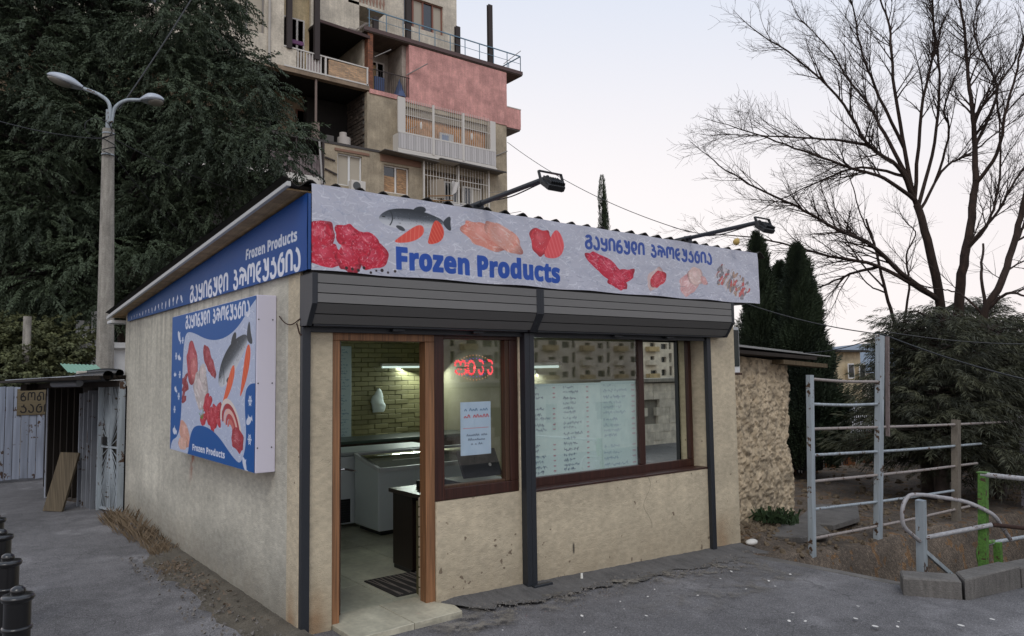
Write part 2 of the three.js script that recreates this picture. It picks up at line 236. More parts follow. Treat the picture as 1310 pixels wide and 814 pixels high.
// ---------------------------------------------------------------- ground
const slope = (x) => -0.03 * Math.max(0, Math.min(x, 6) - 1.2);
{
  // asphalt yard and lane; its right edge runs along the sunken stairs
  const edge = [[-16, -11.2], [-16, 16], [30, 16], [30, 3.4], [5.9, 2.5], [5.27, 2.37], [4.47, 2.27], [4.25, 1.95], [4.47, 1.78], [4.42, 0.99], [4.34, 0.31], [4.73, 0.02], [4.73, -0.2], [0.1, -0.2], [0.1, -5.6], [-0.02, -6.2], [-0.55, -7.9], [-0.3, -10.1], [-0.2, -11.2]];
  const inside = (x, z) => { let c = false; for (let i = 0, j = edge.length - 1; i < edge.length; j = i++) { const [a, b] = edge[i], [d, e] = edge[j]; if ((b > z) !== (e > z) && x < (d - a) * (z - b) / (e - b) + a) c = !c; } return c; };
  const s = new THREE.Shape(edge.map(([x, z]) => new THREE.Vector2(x, -z)));
  const g = new THREE.ExtrudeGeometry(s, { depth: 0.16, bevelEnabled: false }); g.rotateX(-Math.PI / 2); g.translate(0, -0.16, 0);
  const p = g.attributes.position; for (let i = 0; i < p.count; i++) p.setY(i, p.getY(i) + slope(p.getX(i))); g.computeVertexNormals();
  M.asphalt = std({ map: rep(T.asphalt, 4.3), bumpMap: rep(T.asphaltBump, 1.4), bumpScale: 0.006, roughness: 0.93 });
  struct('asphalt_yard', g, M.asphalt);
  // bare earth all round, out to the horizon; a trench with stairs lies right of the yard
  const H = (x, z) => {
    let y = -0.3;
    const right = sstep(4.5, 5.0, x);
    const bank = -0.2 - 0.02 * Math.max(0, x - 5) + 0.10 * (fbm(x / 16 + 7, z / 16 + 7, 30, 4, 201) - 0.5);
    y = lerp(y, bank, sstep(4.0, 4.8, x) * sstep(1.2, 0.4, z));
    y += 0.16 * Math.exp(-((x - 5.2) ** 2) / 0.5 - ((z + 0.35) ** 2) / 0.25);
    const pit = sstep(4.44, 4.62, x) * sstep(0.42 + 0.05 * (x - 5), 0.72 + 0.05 * (x - 5), z) * (1 - sstep(3.2, 3.4, z - 0.1 * (x - 5))) * (1 - sstep(14, 15, x));
    y -= pit * (0.55 + 0.14 * Math.min(5, Math.max(0, x - 4.6)));
    if (x > 8 || z < -6) y += 0.25 * (fbm(x / 40 + 9, z / 40 + 9, 12, 4, 205) - 0.5) * sstep(8, 14, Math.hypot(x, z));
    y -= 0.012 * Math.max(0, x - 8) * (1 - sstep(60, 100, x));
    if (inside(x, z) || (x > -0.2 && x < 4.7 && z < 0.05 && z > -5.8)) y = Math.min(y, -0.3);
    return y;
  };
  const xs = [], zs = [];
  for (let x = -900; x < -20; x += 80) xs.push(x); for (let x = -20; x < 4; x += 1) xs.push(x); for (let x = 4; x < 13; x += 0.09) xs.push(x); for (let x = 13; x < 30; x += 0.4) xs.push(x); for (let x = 30; x < 120; x += 6) xs.push(x); for (let x = 120; x <= 1600; x += 80) xs.push(x);
  for (let z = -1600; z < -60; z += 80) zs.push(z); for (let z = -60; z < -8; z += 2) zs.push(z); for (let z = -8; z < -1.6; z += 0.25) zs.push(z); for (let z = -1.6; z < 3.6; z += 0.07) zs.push(z); for (let z = 3.6; z < 20; z += 0.8) zs.push(z); for (let z = 20; z <= 900; z += 80) zs.push(z);
  const nx = xs.length - 1, nz = zs.length - 1;
  const gg = grid(nx, nz, (u, v) => { const x = xs[Math.round(u * nx)], z = zs[nz - Math.round(v * nz)]; return V(x, H(x, z), z); }, (u, v, q) => [q.x, -q.z]);
  M.dirt = std({ map: rep(T.dirt, 2.6), bumpMap: rep(T.dirtBump, 0.9), bumpScale: 0.012, roughness: 1 });
  struct('ground', gg, M.dirt);
  globalThis.groundY = H;
  // crumbling concrete apron between lane and side wall
  const ap = grid(60, 6, (u, v) => { const z = lerp(0.35, -4.6, u), w = 0.36 * (0.42 + 0.75 * fbm(u, 0.3, 14, 3, 211)) * sstep(-4.6, -2.6, z) + 0.02; const x = lerp(-w, 0.03, v); return V(x, 0.008 + 0.05 * sstep(0, 1, v) + 0.02 * (fbm(u * 1.0, v, 40, 3, 213) - 0.5) * (v > 0.02 ? 1 : 0) - (v < 0.01 ? 0.01 : 0), z); }, (u, v, p) => [p.x, p.z]);
  M.apron = std({ map: rep(T.concrete, 1.3), color: 0xaaa49a, bumpMap: rep(T.dirtBump, 0.3), bumpScale: 0.01, roughness: 1 });
  struct('concrete_apron', ap, M.apron, { uv: true });
  // lumpy old mortar and asphalt patch along the front wall
  const fp = grid(90, 8, (u, v) => { const x = lerp(1.1, 4.7, u), w = (0.14 + 0.36 * fbm(u, 0.7, 22, 4, 221)) * sstep(0, 0.06, u) + 0.03; const z = lerp(w, -0.01, v); const e = Math.sin(Math.PI * Math.min(1, v * 1.1) * 0.5); return V(x, slope(x) + 0.0025 + (0.03 * v * v + 0.014 * Math.max(0, fbm(u, v, 60, 3, 223, 12) - 0.35)) * Math.min(1, v * 2.2), z); }, (u, v, p) => [p.x, p.z]);
  struct('asphalt_patch', fp, std({ map: rep(T.concrete, 0.9), color: 0xacaeb6, bumpMap: rep(T.dirtBump, 0.3), bumpScale: 0.01, roughness: 1 }), { uv: true });
  // pale cement dust trodden into the asphalt in front of the windows
  const ds = grid(60, 16, (u, v) => { const x = lerp(0.6, 6.0, u), z = lerp(1.5, 0.12, v); return V(Math.min(x, 4.3), slope(Math.min(x, 4.3)) + 0.004, z); }, (u, v) => [u, v]);
  const da = tex(1024, 256, (u, v) => { const x = u * 5.4 + 0.6, z = 1.5 - v * 1.38; const band = Math.exp(-(((z - 0.42 - 0.10 * Math.sin(x * 1.9)) / 0.2) ** 2)) + 0.55 * Math.exp(-(((z - 0.95 + 0.12 * Math.sin(x * 1.3 + 1)) / 0.16) ** 2)) * sstep(2.0, 2.8, x); const n = fbm(u, v, 44, 4, 231, 12), f = fbm(u, v, 150, 2, 233, 40), edge = sstep(0, 0.06, u) * sstep(0, 0.06, 1 - u - 0.3) * sstep(0, 0.1, v) * sstep(0, 0.1, 1 - v); return clamp(band * sstep(0.42, 0.72, n * 0.65 + f * 0.35) * edge * 1.1); }, false);
  struct('cement_dust', ds, std({ map: rep(T.concrete, 0.25, 1.0), color: 0xd2cfcc, alphaMap: da, transparent: true, roughness: 1 }), { uv: true });
}

// ---------------------------------------------------------------- Georgian letters drawn as strokes in a unit box (y down)
const GEO = {
  'გ': [0.62, 'M.08 .18 Q.12 .02 .32 .02 Q.54 .04 .52 .22 Q.5 .34 .32 .42 Q.04 .48 .04 .74 Q.06 1 .3 1 Q.56 1 .57 .74 Q.56 .46 .32 .42'],
  'ა': [0.56, 'M.16 .02 Q.5 .16 .5 .66 Q.5 1 .27 1 Q.04 1 .04 .72'],
  'ყ': [0.62, 'M.05 .02 L.05 .25 Q.07 .5 .3 .5 Q.5 .5 .54 .2 L.55 .02 M.55 .1 L.56 .72 Q.54 1 .3 1 Q.08 1 .05 .82'],
  'ი': [0.6, 'M.05 .98 L.05 .32 Q.07 .02 .3 .02 Q.55 .02 .56 .32 L.56 .98'],
  'ნ': [0.6, 'M.5 .04 Q.08 .08 .05 .55 L.05 .7 Q.06 1 .3 1 Q.56 1 .56 .72 Q.56 .46 .3 .46 Q.1 .46 .06 .62'],
  'უ': [0.62, 'M.04 .06 Q.26 -.04 .27 .2 L.27 .38 Q.28 .5 .4 .48 Q.54 .44 .55 .04 L.57 .7 Q.55 1 .3 1 Q.06 1 .05 .78'],
  'ლ': [0.6, 'M.3 .52 Q.2 .56 .3 .6 Q.54 .6 .54 .3 Q.52 .02 .3 .02 Q.05 .02 .05 .45 Q.06 .85 .48 .99'],
  'პ': [0.6, 'M.04 .04 Q.36 .02 .37 .26 Q.34 .42 .18 .44 Q.5 .42 .53 .7 Q.5 1 .28 1 Q.05 1 .04 .72'],
  'რ': [0.84, 'M.02 .16 Q.2 -.06 .42 .1 Q.78 .2 .8 .6 L.8 .78 M.05 .86 L.05 .62 Q.08 .4 .24 .4 Q.4 .4 .42 .62 L.42 .98 M.42 .62 Q.5 .36 .68 .42'],
  'ო': [0.84, 'M.05 .98 L.05 .3 Q.07 .02 .24 .02 Q.42 .02 .42 .3 L.42 .62 M.42 .3 Q.44 .02 .62 .02 Q.8 .02 .8 .32 L.8 .98'],
  'დ': [0.62, 'M.5 .08 Q.1 -.02 .06 .4 Q.05 .56 .25 .56 Q.5 .52 .5 .3 M.06 .4 Q.04 .9 .54 .98'],
  'ქ': [0.62, 'M.34 .02 L.34 .36 M.08 .28 L.34 .3 Q.57 .4 .57 .7 Q.55 1 .3 1 Q.06 1 .05 .74'],
  'ც': [0.62, 'M.52 .05 Q.24 .0 .22 .18 Q.06 .3 .05 .62 Q.06 1 .3 1 Q.56 1 .57 .7 L.57 .34 Q.44 .28 .34 .42'],
  'ღ': [0.84, 'M.04 .62 L.04 .28 Q.06 .02 .23 .02 Q.41 .02 .42 .28 M.42 .28 Q.44 .02 .61 .02 Q.79 .02 .8 .3 L.8 .7 Q.76 1 .42 1 Q.12 1 .12 .82 Q.14 .64 .42 .66'],
  'შ': [0.6, 'M.46 .04 Q.06 .1 .05 .5 L.05 .7 Q.06 1 .3 1 Q.56 1 .56 .74 Q.56 .5 .3 .48 Q.12 .48 .06 .6 M.3 .48 L.3 .22'],
  'თ': [0.8, 'M.05 .72 Q.06 .46 .25 .46 Q.44 .48 .44 .72 Q.42 1 .25 1 Q.06 1 .05 .72 M.25 .46 Q.2 .02 .5 .02 Q.76 .02 .76 .34 L.76 .98'],
  ' ': [0.42, ''],
};
function geoWidth(text, h, gap = 0.2) { let w = 0; for (const c of text) w += (GEO[c][0] + gap) * h; return w - gap * h; }
function geoText(g, text, x, y, h, weight, color, sx = 1) {     // x, y: left end of the baseline
  g.save(); g.translate(x, y - h); g.scale(h * sx, h); g.strokeStyle = color; g.lineWidth = weight; g.lineCap = 'butt'; g.lineJoin = 'round';
  for (const c of text) { const [w, d] = GEO[c]; if (d) g.stroke(new Path2D(d)); g.translate(w + 0.2, 0); }
  g.restore();
}
function latin(g, text, x, y, size, color, width, extra = 0.05) { // heavy rounded sans
  g.save(); g.font = `bold ${size}px sans-serif`; g.fillStyle = g.strokeStyle = color; g.lineJoin = 'round'; g.lineWidth = size * extra; g.textBaseline = 'alphabetic';
  const m = g.measureText(text).width; g.translate(x, y); g.scale(width / m, 1); g.fillText(text, 0, 0); g.strokeText(text, 0, 0); g.restore();
}
// food printed on the signs
function blob(g, pts, fill, line) { g.beginPath(); const n = pts.length; for (let i = 0; i < n; i++) { const a = pts[i], b = pts[(i + 1) % n], m = [(a[0] + b[0]) / 2, (a[1] + b[1]) / 2]; if (!i) { const z = pts[n - 1]; g.moveTo((a[0] + z[0]) / 2, (a[1] + z[1]) / 2); } g.quadraticCurveTo(a[0], a[1], m[0], m[1]); } g.closePath(); g.fillStyle = fill; g.fill(); if (line) { g.strokeStyle = line; g.stroke(); } }
function chunk(g, x, y, rx, ry, rot, cols, flecks = 26) {       // piece of meat: uneven outline, light and dark streaks
  g.save(); g.translate(x, y); g.rotate(rot); const pts = []; for (let i = 0; i < 17; i++) { const a = i / 17 * 6.2832, k = rr(0.78, 1.16); pts.push([Math.cos(a) * rx * k, Math.sin(a) * ry * k]); }
  blob(g, pts, cols[0]); g.clip();
  for (let i = 0; i < flecks; i++) { const a = rnd() * 6.28, q = Math.sqrt(rnd()), px = Math.cos(a) * rx * q, py = Math.sin(a) * ry * q; g.globalAlpha = rr(0.25, 0.7); g.strokeStyle = cols[1 + Math.floor(rnd() * (cols.length - 1))]; g.lineWidth = rr(0.03, 0.16) * ry; g.beginPath(); g.moveTo(px, py); g.quadraticCurveTo(px + rr(-0.3, 0.3) * rx, py + rr(-0.3, 0.3) * ry, px + rr(-0.6, 0.6) * rx, py + rr(-0.25, 0.25) * ry); g.stroke(); }
  for (let i = 0; i < flecks * 5; i++) { const a = rnd() * 6.28, q = Math.sqrt(rnd()), px = Math.cos(a) * rx * q, py = Math.sin(a) * ry * q; g.globalAlpha = rr(0.15, 0.6); g.strokeStyle = rnd() < 0.35 ? '#f6e4e4' : cols[Math.floor(rnd() * cols.length)]; g.lineWidth = rr(0.8, 2.6); g.beginPath(); g.moveTo(px, py); g.lineTo(px + rr(-0.16, 0.16) * rx, py + rr(-0.2, 0.2) * ry); g.stroke(); }
  const sh = g.createRadialGradient(-rx * 0.2, -ry * 0.3, ry * 0.2, 0, 0, rx * 1.1); sh.addColorStop(0, 'rgba(255,220,220,0.22)'); sh.addColorStop(0.6, 'rgba(0,0,0,0)'); sh.addColorStop(1, 'rgba(50,0,8,0.42)'); g.globalAlpha = 1; g.fillStyle = sh; g.fillRect(-rx * 1.3, -ry * 1.3, rx * 2.6, ry * 2.6);
  g.restore();
}
function wedge(g, x, y, w, h, rot, c1, c2) { g.save(); g.translate(x, y); g.rotate(rot); blob(g, [[-w, h * 0.3], [-w * 0.4, -h * 0.2], [w * 0.7, -h], [w, -h * 0.5], [w * 0.85, h * 0.5], [w * 0.1, h]], c1); g.clip(); for (let i = 0; i < 9; i++) { g.globalAlpha = 0.55; g.strokeStyle = c2; g.lineWidth = h * 0.09; g.beginPath(); g.moveTo(-w + i * w * 0.24, h); g.lineTo(-w * 0.75 + i * w * 0.26, -h); g.stroke(); } g.restore(); }
function fishPrint(g, x, y, L, h, rot) {                        // grey fish seen from the side, head on the left
  g.save(); g.translate(x, y); g.rotate(rot); g.scale(L, h);
  const gr = g.createLinearGradient(0, -0.5, 0, 0.5); gr.addColorStop(0, '#23282e'); gr.addColorStop(0.42, '#50565e'); gr.addColorStop(0.62, '#b9bcc2'); gr.addColorStop(1, '#d8d8dc');
  blob(g, [[-0.5, 0.15], [-0.45, -0.15], [-0.3, -0.42], [0, -0.5], [0.25, -0.32], [0.4, -0.14], [0.42, 0.1], [0.2, 0.28], [-0.1, 0.42], [-0.36, 0.4]], gr);
  blob(g, [[0.38, -0.02], [0.46, -0.32], [0.52, -0.36], [0.5, 0], [0.52, 0.3], [0.46, 0.28]], '#3a3f46'); blob(g, [[-0.05, -0.42], [0.06, -0.66], [0.16, -0.6], [0.14, -0.36]], '#33383e'); blob(g, [[-0.28, 0.3], [-0.2, 0.52], [-0.12, 0.5], [-0.18, 0.28]], '#43474c');
  for (let i = 0; i < 140; i++) { g.globalAlpha = rr(0.2, 0.6); g.fillStyle = rnd() < 0.5 ? '#15181c' : '#9aa0a8'; const fx = rr(-0.44, 0.4); g.fillRect(fx, rr(-0.36, 0.22) * (1 - Math.abs(fx) * 0.9), rr(0.004, 0.016), rr(0.01, 0.04)); } g.globalAlpha = 1;
  g.fillStyle = '#0c0c0c'; g.beginPath(); g.arc(-0.42, -0.02, 0.022, 0, 7); g.fill(); g.strokeStyle = '#2c3136'; g.lineWidth = 0.015; g.beginPath(); g.moveTo(-0.33, -0.3); g.quadraticCurveTo(-0.27, 0, -0.34, 0.32); g.stroke();
  g.restore();
}
function iceField(g, w, h, base, n, lo = 0.05, hi = 0.3) { g.fillStyle = base; g.fillRect(0, 0, w, h); for (let i = 0; i < n; i++) { const s = rr(3, 26), x = rnd() * w, y = rnd() * h; g.globalAlpha = rr(lo, hi); g.strokeStyle = rnd() < 0.5 ? '#f4f6fb' : rnd() < 0.5 ? '#8e97ac' : '#aab2c6'; g.lineWidth = rr(1, 4); g.beginPath(); g.moveTo(x, y); g.quadraticCurveTo(x + rr(-s, s), y + rr(-s, s), x + rr(-2 * s, 2 * s), y + rr(-s, s)); g.stroke(); } g.globalAlpha = 1; }
function flake(g, x, y, r, c) { g.strokeStyle = c; g.lineWidth = r * 0.22; for (let k = 0; k < 3; k++) { const a = k * Math.PI / 3; g.beginPath(); g.moveTo(x - Math.cos(a) * r, y - Math.sin(a) * r); g.lineTo(x + Math.cos(a) * r, y + Math.sin(a) * r); g.stroke(); } g.beginPath(); g.arc(x, y, r * 0.62, 0, 7); g.stroke(); }
const RED = ['#c4202f', '#e0485a', '#8e1422', '#ef8a90'], PINK = ['#e9a08c', '#f6c9b6', '#d97762', '#fadccd'], BEEF = ['#c02a3a', '#e46a72', '#8c1a28', '#f0a0a2'], PALE = ['#e6c3ba', '#f4dcd4', '#c99a92', '#fff0ea'];
// ---------------------------------------------------------------- the shop
const roofY = (x, z) => 2.935 + 0.07 * z - 0.009 * x;
const shop = thing('shop_kiosk', 'low beige plastered shop kiosk with wavy mono-pitch roof, glass front and open wooden door', 'shop', [2.36, 0, -2.8]);
{
  const W0 = [[0, -0.3], [1.062, -0.3]];
  // front wall, door and left window share one opening
  const outer = [[0, -0.3], [0.24, -0.3], [0.24, 2.0], [1.86, 2.0], [1.86, 0.745], [1.062, 0.745], [1.062, -0.3], [4.73, -0.3], [4.73, 2.46], [0, 2.46]];
  P(shop, 'front_wall', place(extr(outer, 0.2, [[[1.97, 0.735], [4.24, 0.735], [4.24, 2.035], [1.97, 2.035]]], 0.006), [0, 0, -0.2]), M.front);
  const sideOut = [[0.2, -0.3], [5.8, -0.3], [5.8, roofY(0, -5.8) - 0.03], [0.2, roofY(0, -0.2) - 0.03]];
  const mk = (x) => { const g = extr(sideOut, 0.2); g.rotateY(Math.PI / 2); g.translate(x, 0, 0); return g; };   // local x runs to -z
  P(shop, 'side_wall', mk(0), M.side); P(shop, 'side_wall', mk(4.53), M.plain);
  const bw = P(shop, 'back_wall', bx(0.2, 4.53, -0.3, 2.5, -5.8, -5.6), M.inner);
  // painted brickwork on the inside of the back wall
  const bm = variants(std({ color: 0x7e7a56, roughness: 0.6 }), 5, 0.86, 1.12), bg = {};
  for (let r = 0; r < 27; r++) { const y = 0.45 + r * 0.072; for (let k = 0; k < 9; k++) { const x0 = 2.5 + k * 0.23 + (r % 2) * 0.115; const w = 0.222, m = P(bw, 'brick', rb(x0, x0 + 0.226, y, y + 0.067, -5.62, -5.575 + rr(-0.004, 0.006), 0.006), bm[Math.floor(rnd() * 5)]); } }
  P(shop, 'ceiling', bx(0.2, 4.53, 2.36, 2.4, -5.6, -0.2), M.white);
  P(shop, 'inner_lining', bx(0.2, 0.21, 0, 2.36, -5.6, -0.2), M.white); P(shop, 'inner_lining', bx(4.52, 4.53, 0, 2.36, -5.6, -0.2), std({ color: 0x9a947a, roughness: 0.8 }));
  const fl = P(shop, 'floor_slab', bx(0.2, 4.53, -0.3, 0.0, -5.6, -0.2), M.concrete);
  const tm = variants(std({ color: 0xd4dcd4, map: rep(T.stucco, 2.5), roughness: 0.28 }), 4, 0.95, 1.1);
  for (let i = 0; i < 8; i++) for (let j = 0; j < 9; j++) { const x0 = 0.24 + i * 0.61, z1 = -0.21 - j * 0.61; if (x0 > 4.5) continue; P(fl, 'floor_tile', rb(x0, Math.min(4.52, x0 + 0.604), 0, 0.018, Math.max(-5.6, z1 - 0.604), z1, 0.003), tm[Math.floor(rnd() * 4)]); }
  // doorstep tiles, running out past the jamb
  const dt = std({ color: 0xd8dad0, map: rep(T.stucco, 2.1), roughness: 0.45 });
  const step = (pts) => { const g = extr(pts.map(([x, z]) => [x, -z]), 0.045, [], 0.003); g.rotateX(-Math.PI / 2); g.translate(0, -0.022, 0); return g; };
  P(shop, 'step_tile', step([[0.245, -0.2], [0.69, -0.2], [0.69, 0.32], [0.245, 0.34]]), dt); P(shop, 'step_tile', step([[0.696, -0.2], [1.055, -0.2], [1.055, 0.01], [1.12, 0.16], [1.09, 0.30], [0.696, 0.32]]), shade(dt, 1.06));
  // brick ends of the low wall seen beside the jamb
  const cb = variants(std({ color: 0xb8a890, roughness: 0.9, bumpMap: rep(T.plasterBump, 0.5), bumpScale: 0.004 }), 3, 0.9, 1.05);
  for (let i = 0; i < 10; i++) P(shop, 'brick', rb(1.025, 1.061, 0.02 + i * 0.075, 0.088 + i * 0.075, -0.2, -0.105, 0.008), cb[i % 3]);
  P(shop, 'low_wall_lining', bx(1.062, 4.5, 0.0, 0.72, -0.29, -0.2), M.inner);
  // door frame and the leaf, swung inwards
  const df = P(shop, 'door_frame', [rb(0.243, 0.3, -0.02, 1.94, -0.1, -0.008), rb(0.982, 1.062, -0.02, 1.94, -0.1, -0.008), rb(0.243, 1.062, 1.94, 1.998, -0.1, -0.008)], M.woodDoor);
  const leaf = P(shop, 'door', place(new RoundedBoxGeometry(0.74, 1.91, 0.04, 1, 0.004).translate(0.37, 0.975, 0), [0.335, 0.02, -0.12], [0, 1.165, 0]), M.woodDark);
  const hd = V(0.335, 0, -0.12).add(V(Math.cos(1.165), 0, -Math.sin(1.165)).multiplyScalar(0.66));
  P(leaf, 'handle', [rod([hd.x - 0.02, 0.96, hd.z - 0.01], [hd.x + 0.07, 0.96, hd.z + 0.03], 0.009), rod([hd.x + 0.065, 0.96, hd.z + 0.03], [hd.x + 0.1, 0.955, hd.z + 0.13], 0.009), rod([hd.x - 0.02, 0.96, hd.z - 0.01], [hd.x - 0.06, 0.96, hd.z - 0.03], 0.009)], M.chrome);
  // left window: heavy dark timber, the right stile worn back to bare wood
  const w1 = P(shop, 'window_frame', [rb(1.063, 1.15, 0.748, 1.998, -0.1, -0.012), rb(1.15, 1.86, 0.748, 0.835, -0.1, -0.012), rb(1.15, 1.86, 1.965, 1.998, -0.1, -0.012), rb(1.775, 1.86, 0.835, 1.965, -0.1, -0.012)], M.woodDark);
  P(w1, 'worn_stile', [rb(1.735, 1.779, 0.835, 1.965, -0.085, -0.022), rb(1.15, 1.735, 0.831, 0.855, -0.085, -0.025)], M.woodWorn, { label: 'bare worn timber of the stile' });
  P(w1, 'pane', bx(1.14, 1.75, 0.83, 1.975, -0.064, -0.06), M.glass);
  const w2 = P(shop, 'window_frame', [rb(1.97, 2.04, 0.735, 2.035, -0.2, -0.145), rb(2.04, 4.21, 0.735, 0.81, -0.2, -0.145), rb(2.04, 4.21, 2.0, 2.035, -0.2, -0.145), rb(4.155, 4.21, 0.81, 2.0, -0.2, -0.145), rb(3.44, 3.51, 0.81, 2.0, -0.2, -0.15)], M.woodDark);
  const g1 = M.glass.clone(); g1.ior = 2.2; P(w2, 'pane', bx(2.03, 3.45, 0.8, 2.01, -0.172, -0.168), g1);
  const g2 = phy({ color: 0xe2e6dc, metalness: 1, roughness: 0.015 }); P(w2, 'pane', bx(3.5, 4.17, 0.8, 2.01, -0.172, -0.168), g2);
  P(shop, 'window_sill', rb(1.97, 4.24, 0.722, 0.738, -0.145, 0.012, 0.004), M.woodDark);
  // roof: wavy slate sheets on battens, board soffit and white verge board
  const sm = variants(M.slate, 4, 0.8, 1.05);
  for (let k = 0; k < 5; k++) {
    const x0 = -0.19 + k * 1.045, x1 = x0 + 1.085, N = 54, zf = 0.185 + (k % 2) * 0.008, lift = (k % 2) * 0.005 - 0.034;
    const top = grid(N, 12, (u, v) => { const x = lerp(x0, x1, u), z = lerp(zf, -6.1, v); return V(x, roofY(x, z) + 0.052 + lift + 0.027 * Math.cos(x / 0.178 * 2 * Math.PI), z); });
    const bot = grid(N, 12, (u, v) => { const x = lerp(x1, x0, u), z = lerp(zf, -6.1, v); return V(x, roofY(x, z) + 0.045 + lift + 0.027 * Math.cos(x / 0.178 * 2 * Math.PI), z); });
    const lip = grid(N, 1, (u, v) => { const x = lerp(x0, x1, u); return V(x, roofY(x, zf) + 0.045 + lift + 0.007 * v + 0.027 * Math.cos(x / 0.178 * 2 * Math.PI), zf); });
    P(shop, 'roof_sheet', [top, bot, lip], sm[k % 4]);
  }
  P(shop, 'roof_batten', [bar([-0.15, roofY(0, 0.1) + 0.0, 0.1], [4.95, roofY(4.95, 0.1) + 0.0, 0.1], 0.06, 0.03), bar([-0.15, roofY(0, -2) + 0.0, -2], [4.9, roofY(4.9, -2), -2], 0.06, 0.03)], M.oldPlank);
  const so = []; for (let k = 0; k < 2; k++) { const xa = -0.15 + k * 0.09, xb = xa + 0.088; const g = extr([[-0.13, roofY(0, 0.13) - 0.028], [6.05, roofY(0, -6.05) - 0.028], [6.05, roofY(0, -6.05) - 0.012], [-0.13, roofY(0, 0.13) - 0.012]], xb - xa); g.rotateY(Math.PI / 2); g.translate(xa, 0, 0); P(shop, 'soffit_board', g, shade(M.soffit, 0.95 + 0.08 * k)); }
  const vg = extr([[-0.22, roofY(0, 0.22) - 0.03], [6.1, roofY(0, -6.1) - 0.045], [6.1, roofY(0, -6.1) - 0.002], [-0.22, roofY(0, 0.22) + 0.0]], 0.022, [], 0.003); vg.rotateY(Math.PI / 2); vg.translate(-0.174, 0, 0); P(shop, 'verge_board', vg, shade(M.white, 0.75));
  P(shop, 'gutter_end', rb(-0.17, 0.22, 2.40, 2.44, -6.08, -5.83, 0.01), M.white);
  // steel frame carrying the front sign
  P(shop, 'sign_frame', [bx(0.02, 4.72, 2.372, 2.402, 0.0, 0.165), bx(0.02, 4.9, 2.4, 2.43, 0.12, 0.16), bx(0.03, 4.88, 2.85, 2.88, 0.02, 0.15), bx(4.6, 4.63, 2.4, 2.85, 0.0, 0.15), bx(0.1, 0.13, 2.4, 2.85, 0.0, 0.15)], M.black);
  // lintel over the openings
  P(shop, 'lintel', rb(0.065, 4.21, 1.992, 2.04, 0.002, 0.035, 0.004), M.graphite);
}
// ---------------------------------------------------------------- roller shutters
function shutter(x0, x1, label, endRight) {
  const t = thing('roller_shutter', label, 'shutter', [(x0 + x1) / 2, 2.03, 0], 'roller shutters rolled up over the shop front');
  const prof = [[0.21, 2.37], [0.21, 2.305], [0.21, 2.24], [0.21, 2.175], [0.165, 2.105], [0.12, 2.04]];
  const mm = variants(std({ color: 0x757472, roughness: 0.5, metalness: 0.25 }), 3, 0.95, 1.06);
  for (let i = 0; i < 5; i++) { const [za, ya] = prof[i], [zb, yb] = prof[i + 1], gap = 0.004, ty = ya - gap * 0.5, by = yb + gap; const g = extr([[za, ty], [zb + (za - zb) * 0.06, by], [zb - 0.016, by], [za - 0.016, ty]].map(([z, y]) => [z, y]), x1 - x0 - 0.06, [], 0.002); g.rotateY(-Math.PI / 2); g.scale(1, 1, 1); g.translate(x1 - 0.03, 0, 0); P(t, 'slat', g, i > 2 ? shade(mm[i % 3], 0.8) : mm[i % 3]); }
  P(t, 'box_lining', bx(x0 + 0.03, x1 - 0.03, 2.06, 2.362, 0.0, 0.1), M.black);
  for (const x of [x0, x1 - 0.032]) { const g = extr([[0, 2.372], [0.216, 2.372], [0.216, 2.17], [0.12, 2.028], [0, 2.028]], 0.032, [], 0.003); g.rotateY(-Math.PI / 2); g.translate(x + 0.032, 0, 0); P(t, 'end_cap', g, M.graphite); }
  P(t, 'bottom_bar', [rb(x0 + 0.05, x1 - 0.05, 2.028, 2.052, 0.02, 0.11, 0.004), rb((x0 + x1) / 2 - 0.3, (x0 + x1) / 2 - 0.2, 2.006, 2.03, 0.04, 0.08, 0.004), rb((x0 + x1) / 2 + 0.4, (x0 + x1) / 2 + 0.5, 2.006, 2.03, 0.04, 0.08, 0.004)], M.graphite);
  return t;
}
const sh1 = shutter(0.004, 1.925, 'grey rolled-up metal shutter box above the open door and small window');
const sh2 = shutter(1.93, 4.46, 'longer grey rolled-up metal shutter box above the big two-pane window');
P(sh1, 'guide_rail', rb(0.004, 0.062, -0.02, 2.025, 0.002, 0.05, 0.004), M.graphite);
P(sh1, 'guide_rail', [rb(1.868, 1.918, -0.03, 2.025, 0.002, 0.075, 0.004)], M.graphite);
P(sh2, 'guide_rail', [rb(1.921, 1.97, -0.03, 2.025, 0.002, 0.072, 0.004), rb(1.9, 2.09, -0.045, 0.012, 0.076, 0.12, 0.006)], M.graphite);
P(sh2, 'guide_rail', rb(4.225, 4.285, -0.11, 2.025, 0.002, 0.05, 0.004), M.graphite);
{ // cable running into the left end of the shutter
  const c = P(null, 'loose_cable', [tube([[-0.012, 2.12, -0.34], [-0.016, 2.06, -0.2], [-0.014, 2.05, -0.08], [0.0, 2.08, 0.01]], 0.004, 20, 5), tube([[0.0, 2.08, 0.012], [0.03, 2.0, 0.045], [0.0, 1.97, 0.03], [-0.01, 2.05, -0.02]], 0.005, 20, 5)], M.rust); tag(c, 'thin brown cable drooping on the wall corner beside the left shutter box', 'cable');
}
